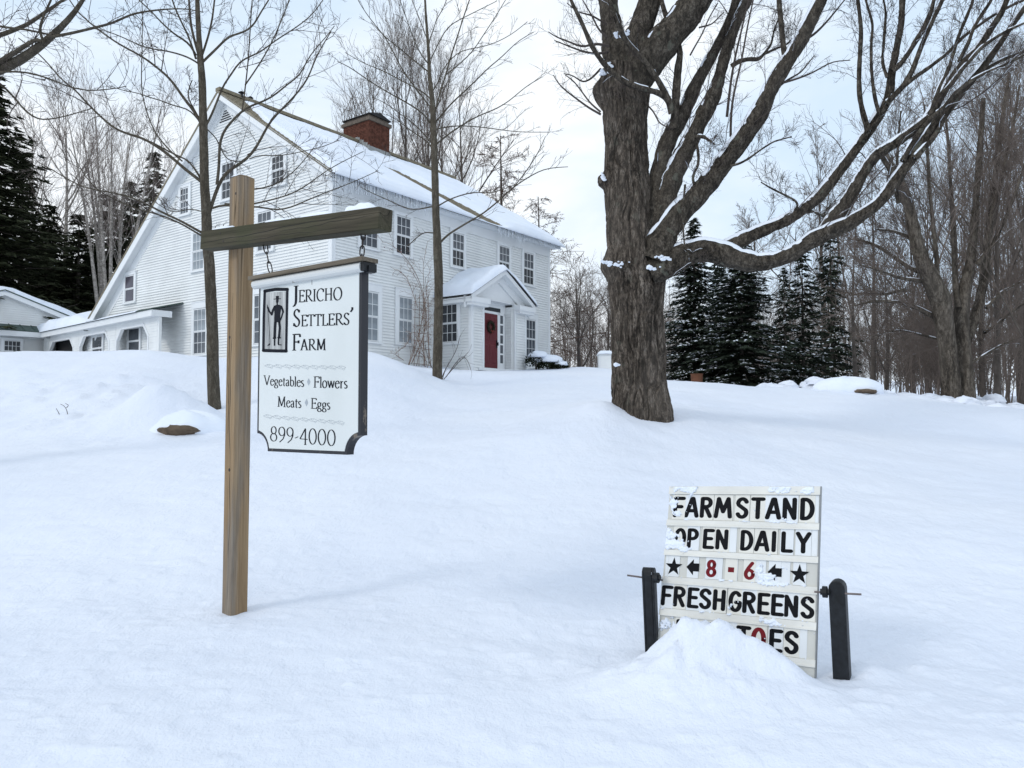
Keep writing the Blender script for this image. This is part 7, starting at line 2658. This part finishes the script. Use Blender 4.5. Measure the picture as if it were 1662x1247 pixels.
put('snow_cap', mk_mesh('snow_cap', np.stack([XX.ravel() * 1.22 + .05, YY.ravel(), Zt.ravel()], 1), np.stack([q, q + 1, q + n + 1, q + n], 1), M['roof_snow'], True), ws)
# weathered orange tin by the spruces
ob_ = P(1131, 622, 27.5)
ob_[2] = gz(ob_[0], ob_[1]) - .05
ot_ = thing('rusty_bin', ob_, 'small rusty orange bin at the foot of the spruces', 'bin')
zt = P(1131, 603, 27.5)[2] - ob_[2]
MB().cyl((0, 0, -.2), (0, 0, zt * .8), .19, .21, 14).put('body', M['ember_tin'], ot_)
MB().cyl((0, 0, zt * .8), (0, 0, zt * .8 + .03), .225, .225, 14).cyl((0, 0, zt * .6), (0, 0, zt * .6 + .02), .215, .215, 14).put('rim', M['ember_tin'], ot_)


# boulders: brown rock showing under a hood of snow
def rock(name, c, rx, ry, rz, mat, label, seed):
    c = np.array(c)
    t_ = thing(name, c, label, 'rock')
    V, Fc = [], []
    nu, nv = 24, 14
    for i in range(nv + 1):
        th_ = math.pi * i / nv
        for k in range(nu):
            a = 2 * math.pi * k / nu
            d = np.array([math.sin(th_) * math.cos(a), math.sin(th_) * math.sin(a), math.cos(th_)])
            r = 1 + .18 * float(fbm(np.array([d[0] * 2 + seed]), np.array([d[1] * 2 + d[2] * 1.7]), 4, seed)[0])
            V.append((d[0] * rx * r, d[1] * ry * r, d[2] * rz * r))
    for i in range(nv):
        for k in range(nu):
            Fc.append((i * nu + k, (i + 1) * nu + k, (i + 1) * nu + (k + 1) % nu, i * nu + (k + 1) % nu))
    put('stone', mk_mesh('stone', np.array(V), Fc, mat, True), t_)
    return t_


rc = P(288, 697, 12.55)
gz_r = gz(rc[0], rc[1])
rk1 = rock('boulder', (rc[0], rc[1] + .02, gz_r + .0), .33, .28, .12, M['boulder'], 'brown boulder showing under a snowdrift left of the sign post', 3)
dome('snow_hood', (-.12, .50, -.06), .85, .66, .40, M['roof_snow'], rk1, 11, 44, .02, .10, 1.25)
dome('snow_hood', (.0, .12, .055), .34, .27, .07, M['roof_snow'], rk1, 4, 30, .01, .15, .7)
rc2 = P(1398, 634, 21.6)
rk2 = rock('boulder', (rc2[0], rc2[1], rc2[2] - .02), .42, .4, .10, M['boulder'], 'dark boulder gap under the rounded snow mound at the far lawn edge', 5)
dome('snow_hood', (-.22, .42, -.10), .95, .7, .52, M['roof_snow'], rk2, 13, 44, .02, .08, .55)
dome('snow_hood', (.05, .16, .07), .55, .4, .16, M['roof_snow'], rk2, 5, 40, .02, .1, .6)
# ploughed snow blocks on the far bank
rgl = np.random.default_rng(9)
pl = MB()
for _ in range(230):
    px = rgl.uniform(1235, 1700)
    d = rgl.uniform(22.5, 29)
    x = (px - 831) / F * d
    z = gz(x, d)
    s = rgl.uniform(.08, .34) * (1.0 if px > 1450 else .7)
    n0 = len(pl.v)
    V = []
    for i, (zz_, rr_) in enumerate(((-.3, 1), (.25, .95), (.55, .6), (.68, .12))):
        for k in range(7):
            a = 2 * math.pi * k / 7 + i * .2
            q = s * rr_ * rgl.uniform(.8, 1.2)
            V.append((x + q * 1.4 * math.cos(a), d + q * math.sin(a), z + s * zz_ * rgl.uniform(.8, 1.15)))
    pl.add(V, [(i * 7 + k, i * 7 + (k + 1) % 7, (i + 1) * 7 + (k + 1) % 7, (i + 1) * 7 + k) for i in range(3) for k in range(7)] + [tuple(range(21, 28))])
pl.put('ploughed_snow', M['snow'], None, None, None, True, kind='stuff', label='lumpy ridge of ploughed snow along the far lawn edge', category='snow')
# dead weed poking out of the bank at the left
wd = P(108, 672, 13.6)
wd[2] = gz(wd[0], wd[1]) - .02
weed = thing('dead_weed', wd, 'tiny bent dead twig poking out of the snow bank at left', 'twig')
wp, wr_ = [], []
for pts in ([(110, 676), (109, 666), (104, 658), (98, 656)], [(97, 674), (94, 668), (91, 663)], [(108, 662), (112, 658), (106, 655)]):
    a, b = px_limb(lw(pts, 1.2, .7), 13.6)
    a, b = resample(a, b, 8)
    wp.append(a)
    wr_.append(b)
tt_ = Tree()
tt_.add(np.stack(wp), np.stack(wr_), 5)
put('stem', tt_.mesh('stem', M['twig'], wd), weed)
